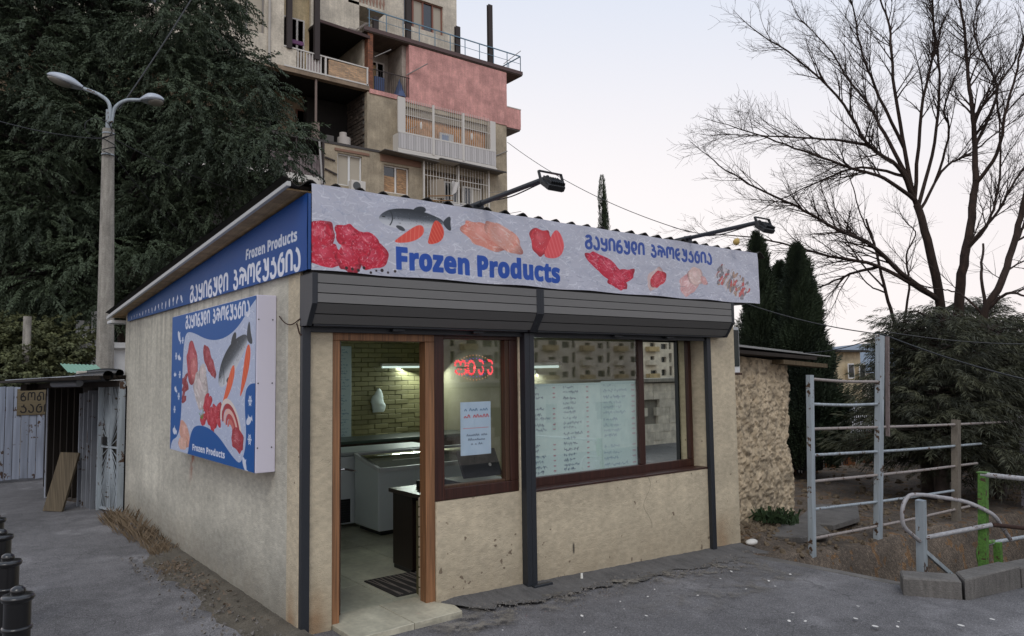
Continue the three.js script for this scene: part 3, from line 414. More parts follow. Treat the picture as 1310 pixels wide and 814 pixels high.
// ---------------------------------------------------------------- signs
{
  const W = 2048, H = 240, SX = W / 4.93;
  const t = canvasTex(W, H, (g, w, h) => {
    iceField(g, w, h, '#bcbdc9', 4200, 0.06, 0.42);
    g.globalAlpha = 0.10; for (let i = 0; i < 14; i++) { g.fillStyle = rnd() < 0.5 ? '#7e8296' : '#eceaf0'; g.beginPath(); g.ellipse(rnd() * w, rnd() * h, rr(60, 190), rr(8, 40), rr(-0.5, 0.5), 0, 7); g.fill(); } g.globalAlpha = 1;
    const X = (m) => m * SX, Y = (f) => f * h;
    // red meat heap on the left
    for (const [x, y, a, b, r] of [[0.06, 0.60, 42, 50, 0.3], [0.26, 0.57, 46, 34, 0.5], [0.40, 0.62, 40, 30, 0.4], [0.10, 0.83, 50, 40, 0.1], [0.27, 0.82, 42, 48, 0.1], [0.45, 0.78, 50, 38, -0.5], [0.36, 0.70, 34, 26, 0.2]]) chunk(g, X(x), Y(y), a, b, r, ['#cd1f3a', '#ea5468', '#a0142c', '#f2848c'], 34);
    g.fillStyle = '#2a1c1c'; for (let i = 0; i < 9; i++) { g.beginPath(); g.arc(X(0.25 + i * 0.045 + rr(-0.01, 0.01)), Y(0.95 + rr(-0.03, 0.03)), rr(3, 5.5), 0, 7); g.fill(); }
    fishPrint(g, X(0.78), Y(0.27), 250, 70, -0.02); wedge(g, X(0.725), Y(0.47), 62, 24, -0.35, '#e5564a', '#f49a80'); wedge(g, X(0.94), Y(0.42), 44, 34, -0.75, '#dd4a3c', '#f0876c');
    chunk(g, X(1.38), Y(0.36), 92, 40, 0.35, ['#e79684', '#f4c2b2', '#dc7a6c', '#f8d8cc'], 30); chunk(g, X(1.58), Y(0.33), 84, 36, 0.5, ['#e9a897', '#f6cfc2', '#de8576', '#fae2d8'], 30);
    chunk(g, X(1.96), Y(0.33), 52, 52, 0.2, ['#d6404a', '#b42634', '#e8686c', '#c23440'], 20); wedge(g, X(2.08), Y(0.38), 62, 50, -0.55, '#e2555a', '#ee7f80');
    for (const [x, y, a, b, r] of [[2.62, 0.54, 72, 34, 0.3], [2.74, 0.64, 80, 36, 0.45], [2.88, 0.74, 76, 30, -0.4], [2.82, 0.82, 50, 26, 0.3]]) chunk(g, X(x), Y(y), a, b, r, ['#cb2440', '#e45a6e', '#9c1630', '#ee8492'], 38);
    chunk(g, X(3.32), Y(0.72), 64, 38, -0.7, ['#dcc0bc', '#efdedb', '#cda7a4', '#e6cfcc'], 20); chunk(g, X(3.36), Y(0.71), 52, 30, -0.7, ['#cf3a48', '#e87a80', '#f0b4b2', '#b0283a'], 26);
    chunk(g, X(3.80), Y(0.74), 74, 46, -0.5, ['#dfb0ae', '#f0d0cc', '#cf8f92', '#f8e6e2'], 44); chunk(g, X(3.90), Y(0.60), 48, 40, 0.2, ['#e6c8bf', '#f3ded8', '#d6a8a2', '#fff2ee'], 26); chunk(g, X(4.02), Y(0.66), 26, 18, 0.7, ['#dca6a2', '#eecac4', '#cc8c8a', '#f6e2de'], 12);
    for (let i = 0; i < 110; i++) { const q = rnd(), k = rr(-1, 1); chunk(g, X(lerp(4.24, 4.72, q) + k * 0.06), Y(lerp(0.46, 0.80, q) - k * 0.14), rr(9, 24), rr(5, 9), rr(-1.6, -0.4), [['#7d7a80', '#b8b4b8', '#4c4a50', '#dedadc'], ['#a98b78', '#cfb5a4', '#6e5848', '#e6d6ca'], ['#c45a58', '#e29a90', '#8e3a3c', '#f0c8c0'], ['#c8c6cc', '#f0eef2', '#8c8a92', '#ffffff']][[0, 0, 1, 1, 2, 3, 3][Math.floor(rnd() * 7)]], 8); }
    latin(g, 'Frozen Products', X(0.612), Y(0.90), 88, '#234fa8', X(2.155) - X(0.612), 0.075);
    geoText(g, 'გაყინული პროდუქცია', X(2.456), Y(0.335), 46, 0.25, '#39549f', (X(4.155) - X(2.456)) / geoWidth('გაყინული პროდუქცია', 46));
    g.globalAlpha = 0.35; g.strokeStyle = '#5f6276'; for (let i = 0; i < 60; i++) { g.lineWidth = rr(1, 2.5); const x = rnd() * w, y = h * rr(0.78, 0.99); g.beginPath(); g.moveTo(x, y); g.lineTo(x + rr(-40, 40), y + rr(-8, 10)); g.stroke(); } g.globalAlpha = 1;
  });
  const sg = thing('front_banner', 'long pale banner with Frozen Products, meat and fish prints above the shutters', 'banner', [2.46, 2.4, 0.2]);
  const edgeB = (u) => 2.389 + 0.004 * Math.sin(u * 40) - 0.003 * u, edgeT = (u) => 2.965 - 0.045 * u;
  const wr = (u, v) => 0.007 * (fbm(u, v, 36, 3, 301, 5) - 0.5) + 0.006 * Math.sin(u * 55 + v * 5) * Math.pow(Math.abs(v - 0.5) * 2, 2);
  const front = grid(240, 24, (u, v) => V(lerp(0.0, lerp(4.935, 4.912, v), u), lerp(edgeB(u), edgeT(u), v), 0.2 + wr(u, v) + 0.018 * Math.pow(v, 3) * 0), (u, v) => [u, v]);
  P(sg, 'printed_face', front, std({ map: t, roughness: 0.55 }), { uv: true });
  P(sg, 'hem', [grid(120, 1, (u, v) => V(4.935 * u, edgeB(u) + (v ? 0 : 0.004), lerp(0.165, 0.2 + wr(u, 0), v))), grid(1, 12, (u, v) => V(lerp(4.935, 4.912, v), lerp(edgeB(1), edgeT(1), v), lerp(0.2 + wr(1, v), 0.15, u))), grid(120, 1, (u, v) => V(4.912 * u, edgeT(u), lerp(0.2 + wr(u, 1), 0.15, v)))], std({ color: 0xb4b4c0, roughness: 0.6 }));

  // blue banner along the side, tapering with the roof
  const W2 = 2048, H2 = 200, z0 = -5.55, z1 = 0.195, SZ = W2 / (z1 - z0);
  const top = (z) => lerp(2.51, 2.9, (z - z0) / (z1 - z0)), bot = (z) => lerp(2.405, 2.39, (z - z0) / (z1 - z0)), YM = 2.9, YB = 2.38;
  const t2 = canvasTex(W2, H2, (g, w, h) => {
    const gr = g.createLinearGradient(0, 0, w, 0); gr.addColorStop(0, '#164f8a'); gr.addColorStop(1, '#084690'); g.fillStyle = gr; g.fillRect(0, 0, w, h);
    const X = (z) => (z - z0) * SZ, Y = (y) => (YM - y) / (YM - YB) * h;
    latin(g, 'Frozen Products', X(-1.03), Y(2.605), 42, '#d3d6e2', X(0.03) - X(-1.03), 0.05);
    geoText(g, 'გაყინული პროდუქცია', X(-2.63), Y(2.408), 56, 0.22, '#dfe0ea', (X(0.08) - X(-2.63)) / geoWidth('გაყინული პროდუქცია', 56));
    // small white icons, shrinking towards the back
    g.fillStyle = '#d8dbe8'; for (let i = 0; i < 16; i++) { const z = lerp(-5.3, -2.95, i / 15), s = lerp(14, 38, i / 15), x = X(z), y = Y(lerp(2.437, 2.475, i / 15)); g.save(); g.translate(x, y); g.rotate((i % 3 - 1) * 0.5); g.beginPath(); if (i % 4 === 0) { g.ellipse(0, 0, s * 0.28, s * 0.55, 0.3, 0, 7); } else if (i % 4 === 1) { g.ellipse(0, -s * 0.2, s * 0.3, s * 0.3, 0, 0, 7); g.rect(-s * 0.09, 0, s * 0.18, s * 0.5); } else if (i % 4 === 2) { g.moveTo(-s * 0.3, -s * 0.5); g.lineTo(s * 0.3, -s * 0.3); g.lineTo(s * 0.05, s * 0.1); g.lineTo(s * 0.2, s * 0.5); g.lineTo(-s * 0.2, s * 0.4); } else { g.ellipse(0, 0, s * 0.42, s * 0.25, 1.2, 0, 7); g.moveTo(s * 0.1, s * 0.3); g.lineTo(s * 0.3, s * 0.6); g.lineTo(-s * 0.1, s * 0.55); } g.fill(); g.restore(); }
  });
  const sb = thing('side_banner', 'blue wedge-shaped banner with white lettering under the sloping roof verge', 'banner', [-0.03, 2.4, -2.7]);
  const face = grid(120, 10, (u, v) => { const z = lerp(z0, z1, u); return V(-0.03 - 0.006 * (fbm(u, v, 24, 3, 303, 4) - 0.5), lerp(bot(z), top(z), v), z); }, (u, v, p) => [u, (p.y - YB) / (YM - YB)]);
  P(sb, 'printed_face', face, phy({ map: t2, roughness: 0.5, specularIntensity: 0.4 }), { uv: true });
  P(sb, 'backing', place(extr([[-z1, bot(z1) + 0.004], [-z0, bot(z0) + 0.004], [-z0, top(z0) - 0.004], [-z1, top(z1) - 0.004]], 0.02).rotateY(Math.PI / 2), [-0.022, 0, 0]), std({ color: 0x274f8c, roughness: 0.6 }));

  // light box on the side wall
  const W3 = 1280, H3 = 680;
  const t3 = canvasTex(W3, H3, (g, w, h) => {
    g.fillStyle = '#0f559c'; g.fillRect(0, 0, w, h);
    g.save(); const c = document.createElement('canvas'); c.width = w; c.height = h; const q = c.getContext('2d'); iceField(q, w, h, '#b4bdd4', 3600, 0.08, 0.5);
    const pan = [[0.19, 0.16], [0.26, 0.125], [0.55, 0.235], [0.80, 0.20], [0.985, 0.02], [1.06, 0.0], [1.06, 0.50], [0.93, 0.50], [0.90, 0.60], [0.93, 0.82], [0.89, 0.96], [0.83, 0.97], [0.60, 0.80], [0.37, 0.78], [0.29, 0.86], [0.26, 1.06], [0.0, 1.06], [0.02, 0.93], [0.12, 0.9], [0.165, 0.75], [0.17, 0.35]];
    g.beginPath(); const n = pan.length; pan.forEach((a, i) => { const b = pan[(i + 1) % n], m = [(a[0] + b[0]) / 2 * w, (a[1] + b[1]) / 2 * h]; if (!i) { const z = pan[n - 1]; g.moveTo((a[0] + z[0]) / 2 * w, (a[1] + z[1]) / 2 * h); } g.quadraticCurveTo(a[0] * w, a[1] * h, ...m); }); g.closePath(); g.clip(); g.drawImage(c, 0, 0);
    const K = (x, y, a, b, r, col, f) => chunk(g, x * w, y * h, a * w * 1.15, b * h * 1.15, r, col, f);
    K(0.30, 0.36, 0.075, 0.125, 0.5, ['#b4424c', '#cf6a70', '#8e2c3a', '#c85862'], 26); K(0.33, 0.40, 0.045, 0.085, 0.3, ['#c96a6a', '#da8a86', '#a84a50', '#e0a09a'], 20); K(0.50, 0.33, 0.06, 0.055, 0.6, ['#9a2834', '#c4606a', '#6e1822', '#d48a8c'], 30); K(0.55, 0.39, 0.055, 0.045, 0.6, ['#a02c38', '#c8646e', '#74202a', '#d89094'], 30);
    fishPrint(g, 0.79 * w, 0.35 * h, 0.36 * w, 0.22 * h, -0.42);
    wedge(g, 0.735 * w, 0.53 * h, 0.10 * w, 0.055 * h, -0.72, '#e2623e', '#f3a07e'); wedge(g, 0.90 * w, 0.44 * h, 0.10 * w, 0.06 * h, -1.0, '#dd5a34', '#f09872');
    K(0.42, 0.55, 0.085, 0.12, 0.3, ['#c9bdba', '#e2dad6', '#a89894', '#f2ecea'], 46); K(0.45, 0.44, 0.04, 0.06, 0.1, ['#d0c4c0', '#e8e0dc', '#b0a09c', '#f6f0ee'], 16);
    for (let i = 0; i < 9; i++) K(0.21 + rr(-0.03, 0.03), 0.56 + rr(-0.1, 0.1), 0.03, 0.022, rr(-1, 1), ['#8e2430', '#b85058', '#661620', '#d8a0a0'], 10);
    for (let i = 0; i < 12; i++) K(0.55 + rr(-0.09, 0.10), 0.68 + rr(-0.08, 0.08), 0.04, 0.035, rr(-1, 1), BEEF, 14);
    for (let i = 0; i < 7; i++) { g.strokeStyle = '#4f8a3a'; g.lineWidth = 4; g.beginPath(); g.moveTo(0.45 * w, 0.74 * h); g.lineTo((0.42 + rr(-0.03, 0.06)) * w, (0.70 + rr(-0.05, 0.08)) * h); g.stroke(); }
    for (let i = 0; i < 5; i++) { g.save(); g.translate(0.77 * w, 0.76 * h); g.rotate(0.6); g.strokeStyle = ['#dccfc8', '#a8383e', '#e0b4a8', '#b4484a', '#c87068'][i]; g.lineWidth = 22; g.beginPath(); g.ellipse(10, 8, 150 - i * 28, 92 - i * 17, 0, 2.6, 6.0); g.stroke(); g.restore(); } K(0.84, 0.84, 0.06, 0.06, 0.2, ['#a8323c', '#c4606a', '#d8a8a0', '#8e2430'], 26);
    K(0.22, 0.87, 0.085, 0.07, 0.4, ['#d9a08c', '#ecc4b2', '#c4806c', '#f4d8cc'], 26); K(0.19, 0.94, 0.06, 0.04, 0.1, ['#e0b09c', '#f0d0c0', '#cc8c78', '#f8e2d8'], 18);
    g.restore();
    geoText(g, 'გაყინული პროდუქცია', 0.205 * w, 0.105 * h, 58, 0.23, '#d9dbe8', 0.735 * w / geoWidth('გაყინული პროდუქცია', 58));
    latin(g, 'Frozen Products', 0.325 * w, 0.965 * h, 40, '#d6d8e6', 0.39 * w, 0.05);
    const ic = '#cfd4e4'; for (const [x, y, r] of [[0.165, 0.19, 20], [0.07, 0.30, 22], [0.13, 0.44, 22], [0.12, 0.60, 22], [0.06, 0.70, 22], [0.955, 0.60, 24], [0.955, 0.82, 24]]) flake(g, x * w, y * h, r, ic);
    g.fillStyle = ic; for (const [x, y, s, r] of [[0.11, 0.155, 34, 0.8], [0.115, 0.315, 26, 0.2], [0.055, 0.44, 20, 0], [0.07, 0.55, 24, 0.4], [0.065, 0.86, 34, 0.1], [0.945, 0.715, 30, -0.3], [0.91, 0.965, 32, 0.8]]) { g.save(); g.translate(x * w, y * h); g.rotate(r); g.beginPath(); g.ellipse(0, 0, s, s * 0.5, 0, 0, 7); g.moveTo(s * 0.8, 0); g.lineTo(s * 1.4, -s * 0.45); g.lineTo(s * 1.4, s * 0.45); g.moveTo(-s * 0.3, -s * 0.3); g.lineTo(0, -s * 0.95); g.lineTo(s * 0.3, -s * 0.3); g.fill(); g.restore(); }
  });
  const lb = thing('light_box_sign', 'shallow white box sign on the side wall with blue poster of meat and fish', 'sign', [-0.07, 1.65, -1.6]);
  P(lb, 'box', rb(-0.143, -0.002, 1.025, 2.275, -2.79, -0.42, 0.006), M.whiteBox);
  P(lb, 'poster', grid(1, 1, (u, v) => V(-0.1465, lerp(1.03, 2.27, v), lerp(-2.785, -0.428, u)), (u, v) => [u, v]), phy({ map: t3, roughness: 0.45, specularIntensity: 0.4 }), { uv: true });
  P(lb, 'rivet', [-0.13, -0.03].flatMap((x) => [1.2, 1.65, 2.1].map((y) => rod([x, y, -0.421], [x, y, -0.417], 0.005, 6))), M.black);
}
// ---------------------------------------------------------------- floodlights on arms over the roof edge
function floodlight(a, b, label) {
  const t = thing('floodlight', label, 'floodlight', a, 'floodlights on arms above the front banner'); const A = V(...a), B = V(...b), d = B.clone().sub(A).normalize();
  P(t, 'arm', [rod(A, B, 0.019, 10), rod(A.clone().addScaledVector(d, -0.12), A.clone().addScaledVector(d, 0.12), 0.024, 10), cbox(0.1, 0.03, 0.14, [A.x, A.y - 0.02, A.z])], M.graphite);
  const y = B.clone(); 
  P(t, 'bracket', [bar([y.x - 0.1, y.y + 0.03, y.z + 0.02], [y.x + 0.1, y.y + 0.03, y.z + 0.02], 0.022, 0.008), bar([y.x - 0.1, y.y + 0.03, y.z + 0.02], [y.x - 0.1, y.y - 0.06, y.z + 0.05], 0.006, 0.022), bar([y.x + 0.1, y.y + 0.03, y.z + 0.02], [y.x + 0.1, y.y - 0.06, y.z + 0.05], 0.006, 0.022)], M.black);
  const body = [place(new RoundedBoxGeometry(0.145, 0.042, 0.12, 1, 0.01), [0, 0, 0])]; for (let i = 0; i < 7; i++) body.push(place(new THREE.BoxGeometry(0.005, 0.022, 0.1), [-0.06 + i * 0.02, 0.03, 0]));
  const tilt = [0.62, 0, 0], pos = [y.x, y.y - 0.06, y.z + 0.045];
  P(t, 'housing', body.map((g) => place(g, pos, tilt)), M.black);
  P(t, 'glass', place(place(new THREE.BoxGeometry(0.125, 0.004, 0.1), [0, -0.0225, 0]), pos, tilt), std({ color: 0x9a9c98, roughness: 0.2 }));
  P(t, 'cable', tube([A.clone().add(V(0.02, 0.03, 0)), A.clone().lerp(B, 0.5).add(V(0.01, -0.03, 0)), B.clone().add(V(0.03, -0.01, -0.02)), V(y.x, y.y - 0.05, y.z + 0.03)], 0.005, 20, 5), M.black);
  return t;
}
floodlight([1.36, 3.0, 0.1], [1.36, 3.03, 1.0], 'black floodlight on a long arm above the left half of the banner');
floodlight([3.82, 2.975, 0.12], [3.62, 2.955, 1.12], 'black floodlight on a long arm near the right end of the banner');
{ const t = P(null, 'foam_lump', [place(new THREE.IcosahedronGeometry(0.035, 1), [4.42, 2.98, 0.3], [0, 0, 0]), place(new THREE.IcosahedronGeometry(0.025, 1), [4.45, 3.0, 0.29])], std({ color: 0xb59a5c, roughness: 1 })); tag(t, 'small yellowish lump of foam on the roof edge near the banner end', 'foam'); }
// ---------------------------------------------------------------- inside the shop
{
  const f1 = thing('chest_freezer', 'white chest freezer with sloping glass lid facing the door', 'freezer', [2.55, 0.018, -2.6]);
  const prof = (z0, z1, yf, yb) => [[-z1, 0.07], [-z0, 0.07], [-z0, yb], [-z1, yf]];
  const side = extr(prof(-2.88, -2.32, 0.69, 0.8), 1.5, [], 0.01); side.rotateY(Math.PI / 2); side.translate(1.8, 0, 0); P(f1, 'cabinet', side, M.freezer);
  P(f1, 'lid_frame', [bar([1.795, 0.7, -2.315], [3.305, 0.7, -2.315], 0.04, 0.045), bar([1.795, 0.815, -2.885], [3.305, 0.815, -2.885], 0.04, 0.045), bar([1.8, 0.705, -2.32], [1.8, 0.815, -2.88], 0.035, 0.04), bar([3.3, 0.705, -2.32], [3.3, 0.815, -2.88], 0.035, 0.04), bar([2.5, 0.715, -2.34], [2.5, 0.82, -2.86], 0.025, 0.02)], std({ color: 0xc8ccd0, roughness: 0.4 }));
  P(f1, 'glass_lid', grid(1, 8, (u, v) => V(lerp(1.81, 3.29, u), lerp(0.717, 0.822, v) + 0.025 * Math.sin(Math.PI * v), lerp(-2.33, -2.87, v))), phy({ color: 0x20282a, roughness: 0.06, clearcoat: 1 }));
  P(f1, 'handle', rod([2.05, 0.765, -2.5], [2.45, 0.765, -2.5], 0.008), M.white);
  P(f1, 'plinth', bx(1.84, 3.26, 0.02, 0.07, -2.85, -2.36), M.black);
  const f2 = thing('chest_freezer', 'white chest freezer with louvred grille standing behind the sloping-lid freezer', 'freezer', [2.1, 0.018, -3.25]);
  P(f2, 'cabinet', rb(1.3, 2.9, 0.06, 0.8, -3.55, -2.95, 0.015), M.freezer); P(f2, 'lid', rb(1.29, 2.91, 0.802, 0.845, -3.56, -2.94, 0.012), std({ color: 0xa9b1b4, roughness: 0.4 }));
  for (let i = 0; i < 9; i++) P(f2, 'louvre', rb(1.5, 1.76, 0.09 + i * 0.026, 0.104 + i * 0.026, -2.952, -2.94, 0.003), M.graphite);
  P(f2, 'grille_back', bx(1.49, 1.77, 0.08, 0.335, -2.951, -2.948), M.black); P(f2, 'foot', [rod([1.4, 0, -3.05], [1.4, 0.06, -3.05], 0.03), rod([2.8, 0, -3.05], [2.8, 0.06, -3.05], 0.03)], M.black);
  const ct = thing('counter', 'long dark counter along the back wall under the strip lamp', 'counter', [3.3, 0.018, -4.7]);
  P(ct, 'top', rb(2.05, 4.5, 0.79, 0.83, -5.1, -4.38, 0.006), std({ color: 0x23302c, roughness: 0.35 })); P(ct, 'front_panel', bx(2.1, 4.45, 0.02, 0.79, -4.48, -4.45), std({ color: 0x3a2a24, roughness: 0.7 }));
  const dk = thing('desk', 'dark brown wooden desk just inside the door', 'desk', [1.75, 0.018, -0.85]);
  P(dk, 'top', rb(1.29, 2.3, 0.665, 0.7, -1.17, -0.52, 0.006), std({ map: rep(T.wood, 0.6, 1.3), color: 0x50382a, roughness: 0.3 }));
  const dw = std({ map: rep(T.wood, 0.6, 1.3), color: 0x3a241c, roughness: 0.45 });
  P(dk, 'side_panel', rb(1.32, 1.345, 0.05, 0.665, -1.14, -0.80, 0.003), dw); P(dk, 'drawer_block', rb(1.346, 1.7, 0.05, 0.664, -1.14, -0.80, 0.003), dw); P(dk, 'side_panel', rb(2.24, 2.265, 0.018, 0.665, -1.14, -0.56, 0.003), dw); P(dk, 'modesty_panel', rb(1.7, 2.24, 0.2, 0.664, -1.14, -1.12, 0.003), dw); P(dk, 'foot', [bx(1.32, 1.7, 0.018, 0.05, -1.12, -0.82)], M.black);
  const tr = thing('card_terminal', 'small black till box on the desk beside the door jamb', 'till', [1.62, 0.7, -0.95]); P(tr, 'body', [rb(1.5, 1.66, 0.7, 0.76, -1.05, -0.88, 0.01)], M.black); P(tr, 'keypad', rb(1.52, 1.6, 0.76, 0.766, -1.02, -0.92, 0.002), M.graphite);
  const lp = thing('cash_register', 'flat black cash register on the desk behind the small window', 'till', [1.95, 0.7, -0.8]);
  P(lp, 'base', rb(1.72, 2.2, 0.7, 0.76, -1.0, -0.62, 0.012), M.black); P(lp, 'screen', place(new RoundedBoxGeometry(0.42, 0.26, 0.02, 1, 0.006), [1.96, 0.9, -0.72], [-0.5, 0, 0]), M.black); P(lp, 'badge', place(new THREE.CircleGeometry(0.016, 12), [2.06, 0.882, -0.694], [-0.5, 0, 0]), M.white);
  const cb = P(null, 'white_cable', [tube([[1.2, 0.98, -0.2], [1.25, 0.78, -0.35], [1.5, 0.72, -0.5], [1.8, 0.74, -0.4], [2.1, 0.72, -0.5]], 0.006, 30, 5)], M.white); tag(cb, 'white cable looping along the desk behind the small window', 'cable');
  const mat = thing('door_mat', 'dark patterned door mat on the pale floor tiles inside the door', 'mat', [1.15, 0.018, -0.55]);
  P(mat, 'pile', rb(0.9, 1.5, 0.0182, 0.028, -0.86, -0.3, 0.004), std({ color: 0x2c2a28, roughness: 1 })); const ribs = []; for (let i = 0; i < 14; i++) ribs.push(bar([0.92 + i * 0.04, 0.029, -0.84], [0.96 + i * 0.04 - (i % 2) * 0.06, 0.029, -0.32], 0.008, 0.004)); P(mat, 'rib', ribs, std({ color: 0x77706a, roughness: 1 }), { kind: 'stuff' });
  const bag = thing('plastic_bag', 'crumpled white carrier bag hanging from a nail on the brick wall', 'bag', [3.45, 1.3, -5.54]);
  P(bag, 'sack', place(grid(16, 20, (u, v) => { const a = u * 2 * Math.PI, w = v < 0.62 ? 0.095 + 0.02 * Math.sin(v * 5) : lerp(0.1, 0.02, (v - 0.62) / 0.38), f = 1 + 0.25 * (fbm(u, v, 12, 3, 331) - 0.5); return V(Math.cos(a) * w * f + 0.015 * Math.sin(v * 9), 1.13 + v * 0.36, Math.sin(a) * w * 0.28 * f); }), [3.45, 0, -5.535]), std({ color: 0xc6d0d0, roughness: 0.5 })); P(bag, 'nail', rod([3.46, 1.49, -5.6], [3.46, 1.49, -5.52], 0.006), M.black);
  const lb = thing('strip_lamp', 'dim white strip lamp mounted on the back wall inside the shop', 'lamp', [4.0, 1.82, -5.53]);
  P(lb, 'housing', rb(3.5, 4.48, 1.83, 1.87, -5.57, -5.5, 0.006), M.white); P(lb, 'tube', rod([3.52, 1.812, -5.535], [4.46, 1.812, -5.535], 0.015, 10), std({ color: 0xe4ecec, emissive: 0xd8f0e8, emissiveIntensity: 0.8, roughness: 0.4 }));
  const la = new THREE.RectAreaLight(0xe6f4ea, 140, 0.94, 0.05); la.position.set(3.99, 1.79, -5.5); la.lookAt(3.5, 0, -4.4); la.name = 'strip_lamp_light'; lb.add(la); la.position.sub(lb.position);
  const l2 = thing('strip_lamp', 'second lit strip lamp on the right inner wall, seen through the big window', 'lamp', [4.49, 1.8, -3.0]);
  P(l2, 'housing', rb(4.47, 4.52, 1.79, 1.83, -3.55, -2.5, 0.006), M.white); P(l2, 'tube', rod([4.48, 1.772, -3.52], [4.48, 1.772, -2.53], 0.015, 10), std({ color: 0xe4ecec, emissive: 0xd8f0e8, emissiveIntensity: 0.8, roughness: 0.4 }));
  const lc = new THREE.RectAreaLight(0xe6f4ea, 150, 0.05, 1.0); lc.position.set(4.44, 1.76, -3.02); lc.lookAt(2.6, 0, -3.02); lc.name = 'strip_lamp_light'; l2.add(lc); lc.position.sub(l2.position);
  const scrib = (rows, cols, w, h, inks, bg) => canvasTex(w, h, (g) => { g.fillStyle = bg; g.fillRect(0, 0, w, h); const rh = h / (rows + 1); for (const [x0, x1, price] of cols) for (let r = 0; r < rows; r++) { if (rnd() < 0.08) continue; const y = (r + 0.85 + rr(-0.15, 0.15)) * rh; g.strokeStyle = inks[0]; g.lineWidth = Math.max(1.2, rh * 0.10); g.globalAlpha = rr(0.55, 0.95); let x = x0 * w; const end = x + (x1 - x0) * w * rr(0.5, 1); g.beginPath(); g.moveTo(x, y); while (x < end) { const s = rh * rr(0.14, 0.34); g.quadraticCurveTo(x + s * 0.3, y - rh * rr(0, 0.85), x + s, y + rh * rr(-0.16, 0.2)); x += s; if (rnd() < 0.2) { x += s * 1.1; g.moveTo(x, y); } } g.stroke(); if (price) { g.strokeStyle = inks[1]; x = price * w; g.beginPath(); g.moveTo(x, y); for (let k = 0; k < 4; k++) { g.quadraticCurveTo(x + rh * 0.1, y - rh * rr(0.2, 0.5), x + rh * 0.2, y); x += rh * 0.22; } g.stroke(); } } g.globalAlpha = 1; });
  const wb = thing('wall_chart', 'tall whitish chart with lines of handwriting on the back wall left of the bag', 'chart', [2.9, 1.4, -5.56]); P(wb, 'board', rb(2.72, 3.02, 0.7, 2.13, -5.572, -5.55, 0.01), std({ color: 0x9fb0b8, roughness: 0.5 })); P(wb, 'sheet', grid(1, 1, (u, v) => V(lerp(2.735, 3.005, u), lerp(0.72, 2.11, v), -5.548), (u, v) => [u, v]), std({ map: scrib(30, [[0.08, 0.9, 0]], 256, 1024, ['#4a6a8a', '#4a6a8a'], '#a9b9c2'), roughness: 0.5 }), { uv: true });
  const pl = thing('price_list', 'large pale handwritten price sheet inside the big window', 'price list', [2.78, 1.2, -0.2]);
  const pt = scrib(17, [[0.03, 0.34, 0.37], [0.5, 0.76, 0.8]], 1024, 640, ['#23405e', '#a03c4c'], '#cfe6e0'), pt2 = scrib(15, [[0.06, 0.7, 0.84]], 384, 640, ['#7f9cac', '#b48a98'], '#c8e0da');
  P(pl, 'sheet', [grid(24, 10, (u, v) => V(lerp(2.05, 2.98, u), lerp(0.78, 1.6, v), -0.2 - 0.006 * fbm(u, v, 8, 2, 341)), (u, v) => [u, v])], std({ map: pt, roughness: 0.7 }), { uv: true });
  P(pl, 'sheet', [grid(12, 10, (u, v) => V(lerp(2.982, 3.46, u), lerp(0.78, 1.61, v), -0.2 - 0.006 * fbm(u, v, 8, 2, 343)), (u, v) => [u, v])], std({ map: pt2, roughness: 0.7 }), { uv: true });
  P(pl, 'backing', bx(2.05, 3.46, 0.78, 1.59, -0.212, -0.207), std({ color: 0x9db4b8, roughness: 0.8 }));
  const nt = thing('paper_notice', 'white paper notice with red and blue writing taped in the small window', 'notice', [1.5, 1.27, -0.08]);
  const ntx = canvasTex(256, 360, (g, w, h) => { g.fillStyle = '#b9cfe0'; g.fillRect(0, 0, w, h); const ln = (y, x0, x1, c, s) => { g.strokeStyle = c; g.lineWidth = s * 0.2; let x = x0; g.beginPath(); while (x < x1) { g.moveTo(x, y); g.quadraticCurveTo(x + s * 0.2, y - s * rr(0.5, 1.1), x + s * 0.5, y); x += s * 0.7; if (rnd() < 0.2) x += s * 0.5; } g.stroke(); }; ln(62, 34, 226, '#3d6f96', 34); ln(108, 30, 110, '#c23a4a', 40); ln(108, 132, 232, '#c23a4a', 40); g.fillStyle = '#c8747c'; g.fillRect(20, 176, 216, 4); ln(232, 50, 210, '#34506e', 26); ln(262, 62, 190, '#34506e', 26); ln(292, 86, 168, '#34506e', 26); });
  P(nt, 'paper', grid(4, 4, (u, v) => V(lerp(1.335, 1.625, u), lerp(1.06, 1.475, v), -0.072 + 0.004 * Math.sin(u * 3)), (u, v) => [u, v]), std({ map: ntx, roughness: 0.7 }), { uv: true }); P(nt, 'paper_back', grid(4, 4, (u, v) => V(lerp(1.625, 1.335, u), lerp(1.06, 1.475, v), -0.074 + 0.004 * Math.sin((1 - u) * 3))), M.white);
  // LED sign: letters and rings of small glowing points
  const led = thing('led_sign', 'lit red LED sign with a ring of coloured dots in the small window', 'sign', [1.485, 1.745, -0.09]);
  const dot = (x, y, r) => place(new THREE.IcosahedronGeometry(r, 0), [x, y, -0.078]); const glow = (c, k) => std({ color: 0x220808, emissive: c, emissiveIntensity: k, roughness: 0.4 });
  P(led, 'backing_bar', [rb(1.31, 1.66, 1.742, 1.748, -0.092, -0.086, 0.002)], M.black);
  // the word, letter by letter, as points along strokes in a unit box
  const arc = (cx, cy, rx, ry, a0, a1, n) => Array.from({ length: n }, (_, i) => { const a = lerp(a0, a1, i / (n - 1)); return [cx + Math.cos(a) * rx, cy + Math.sin(a) * ry]; });
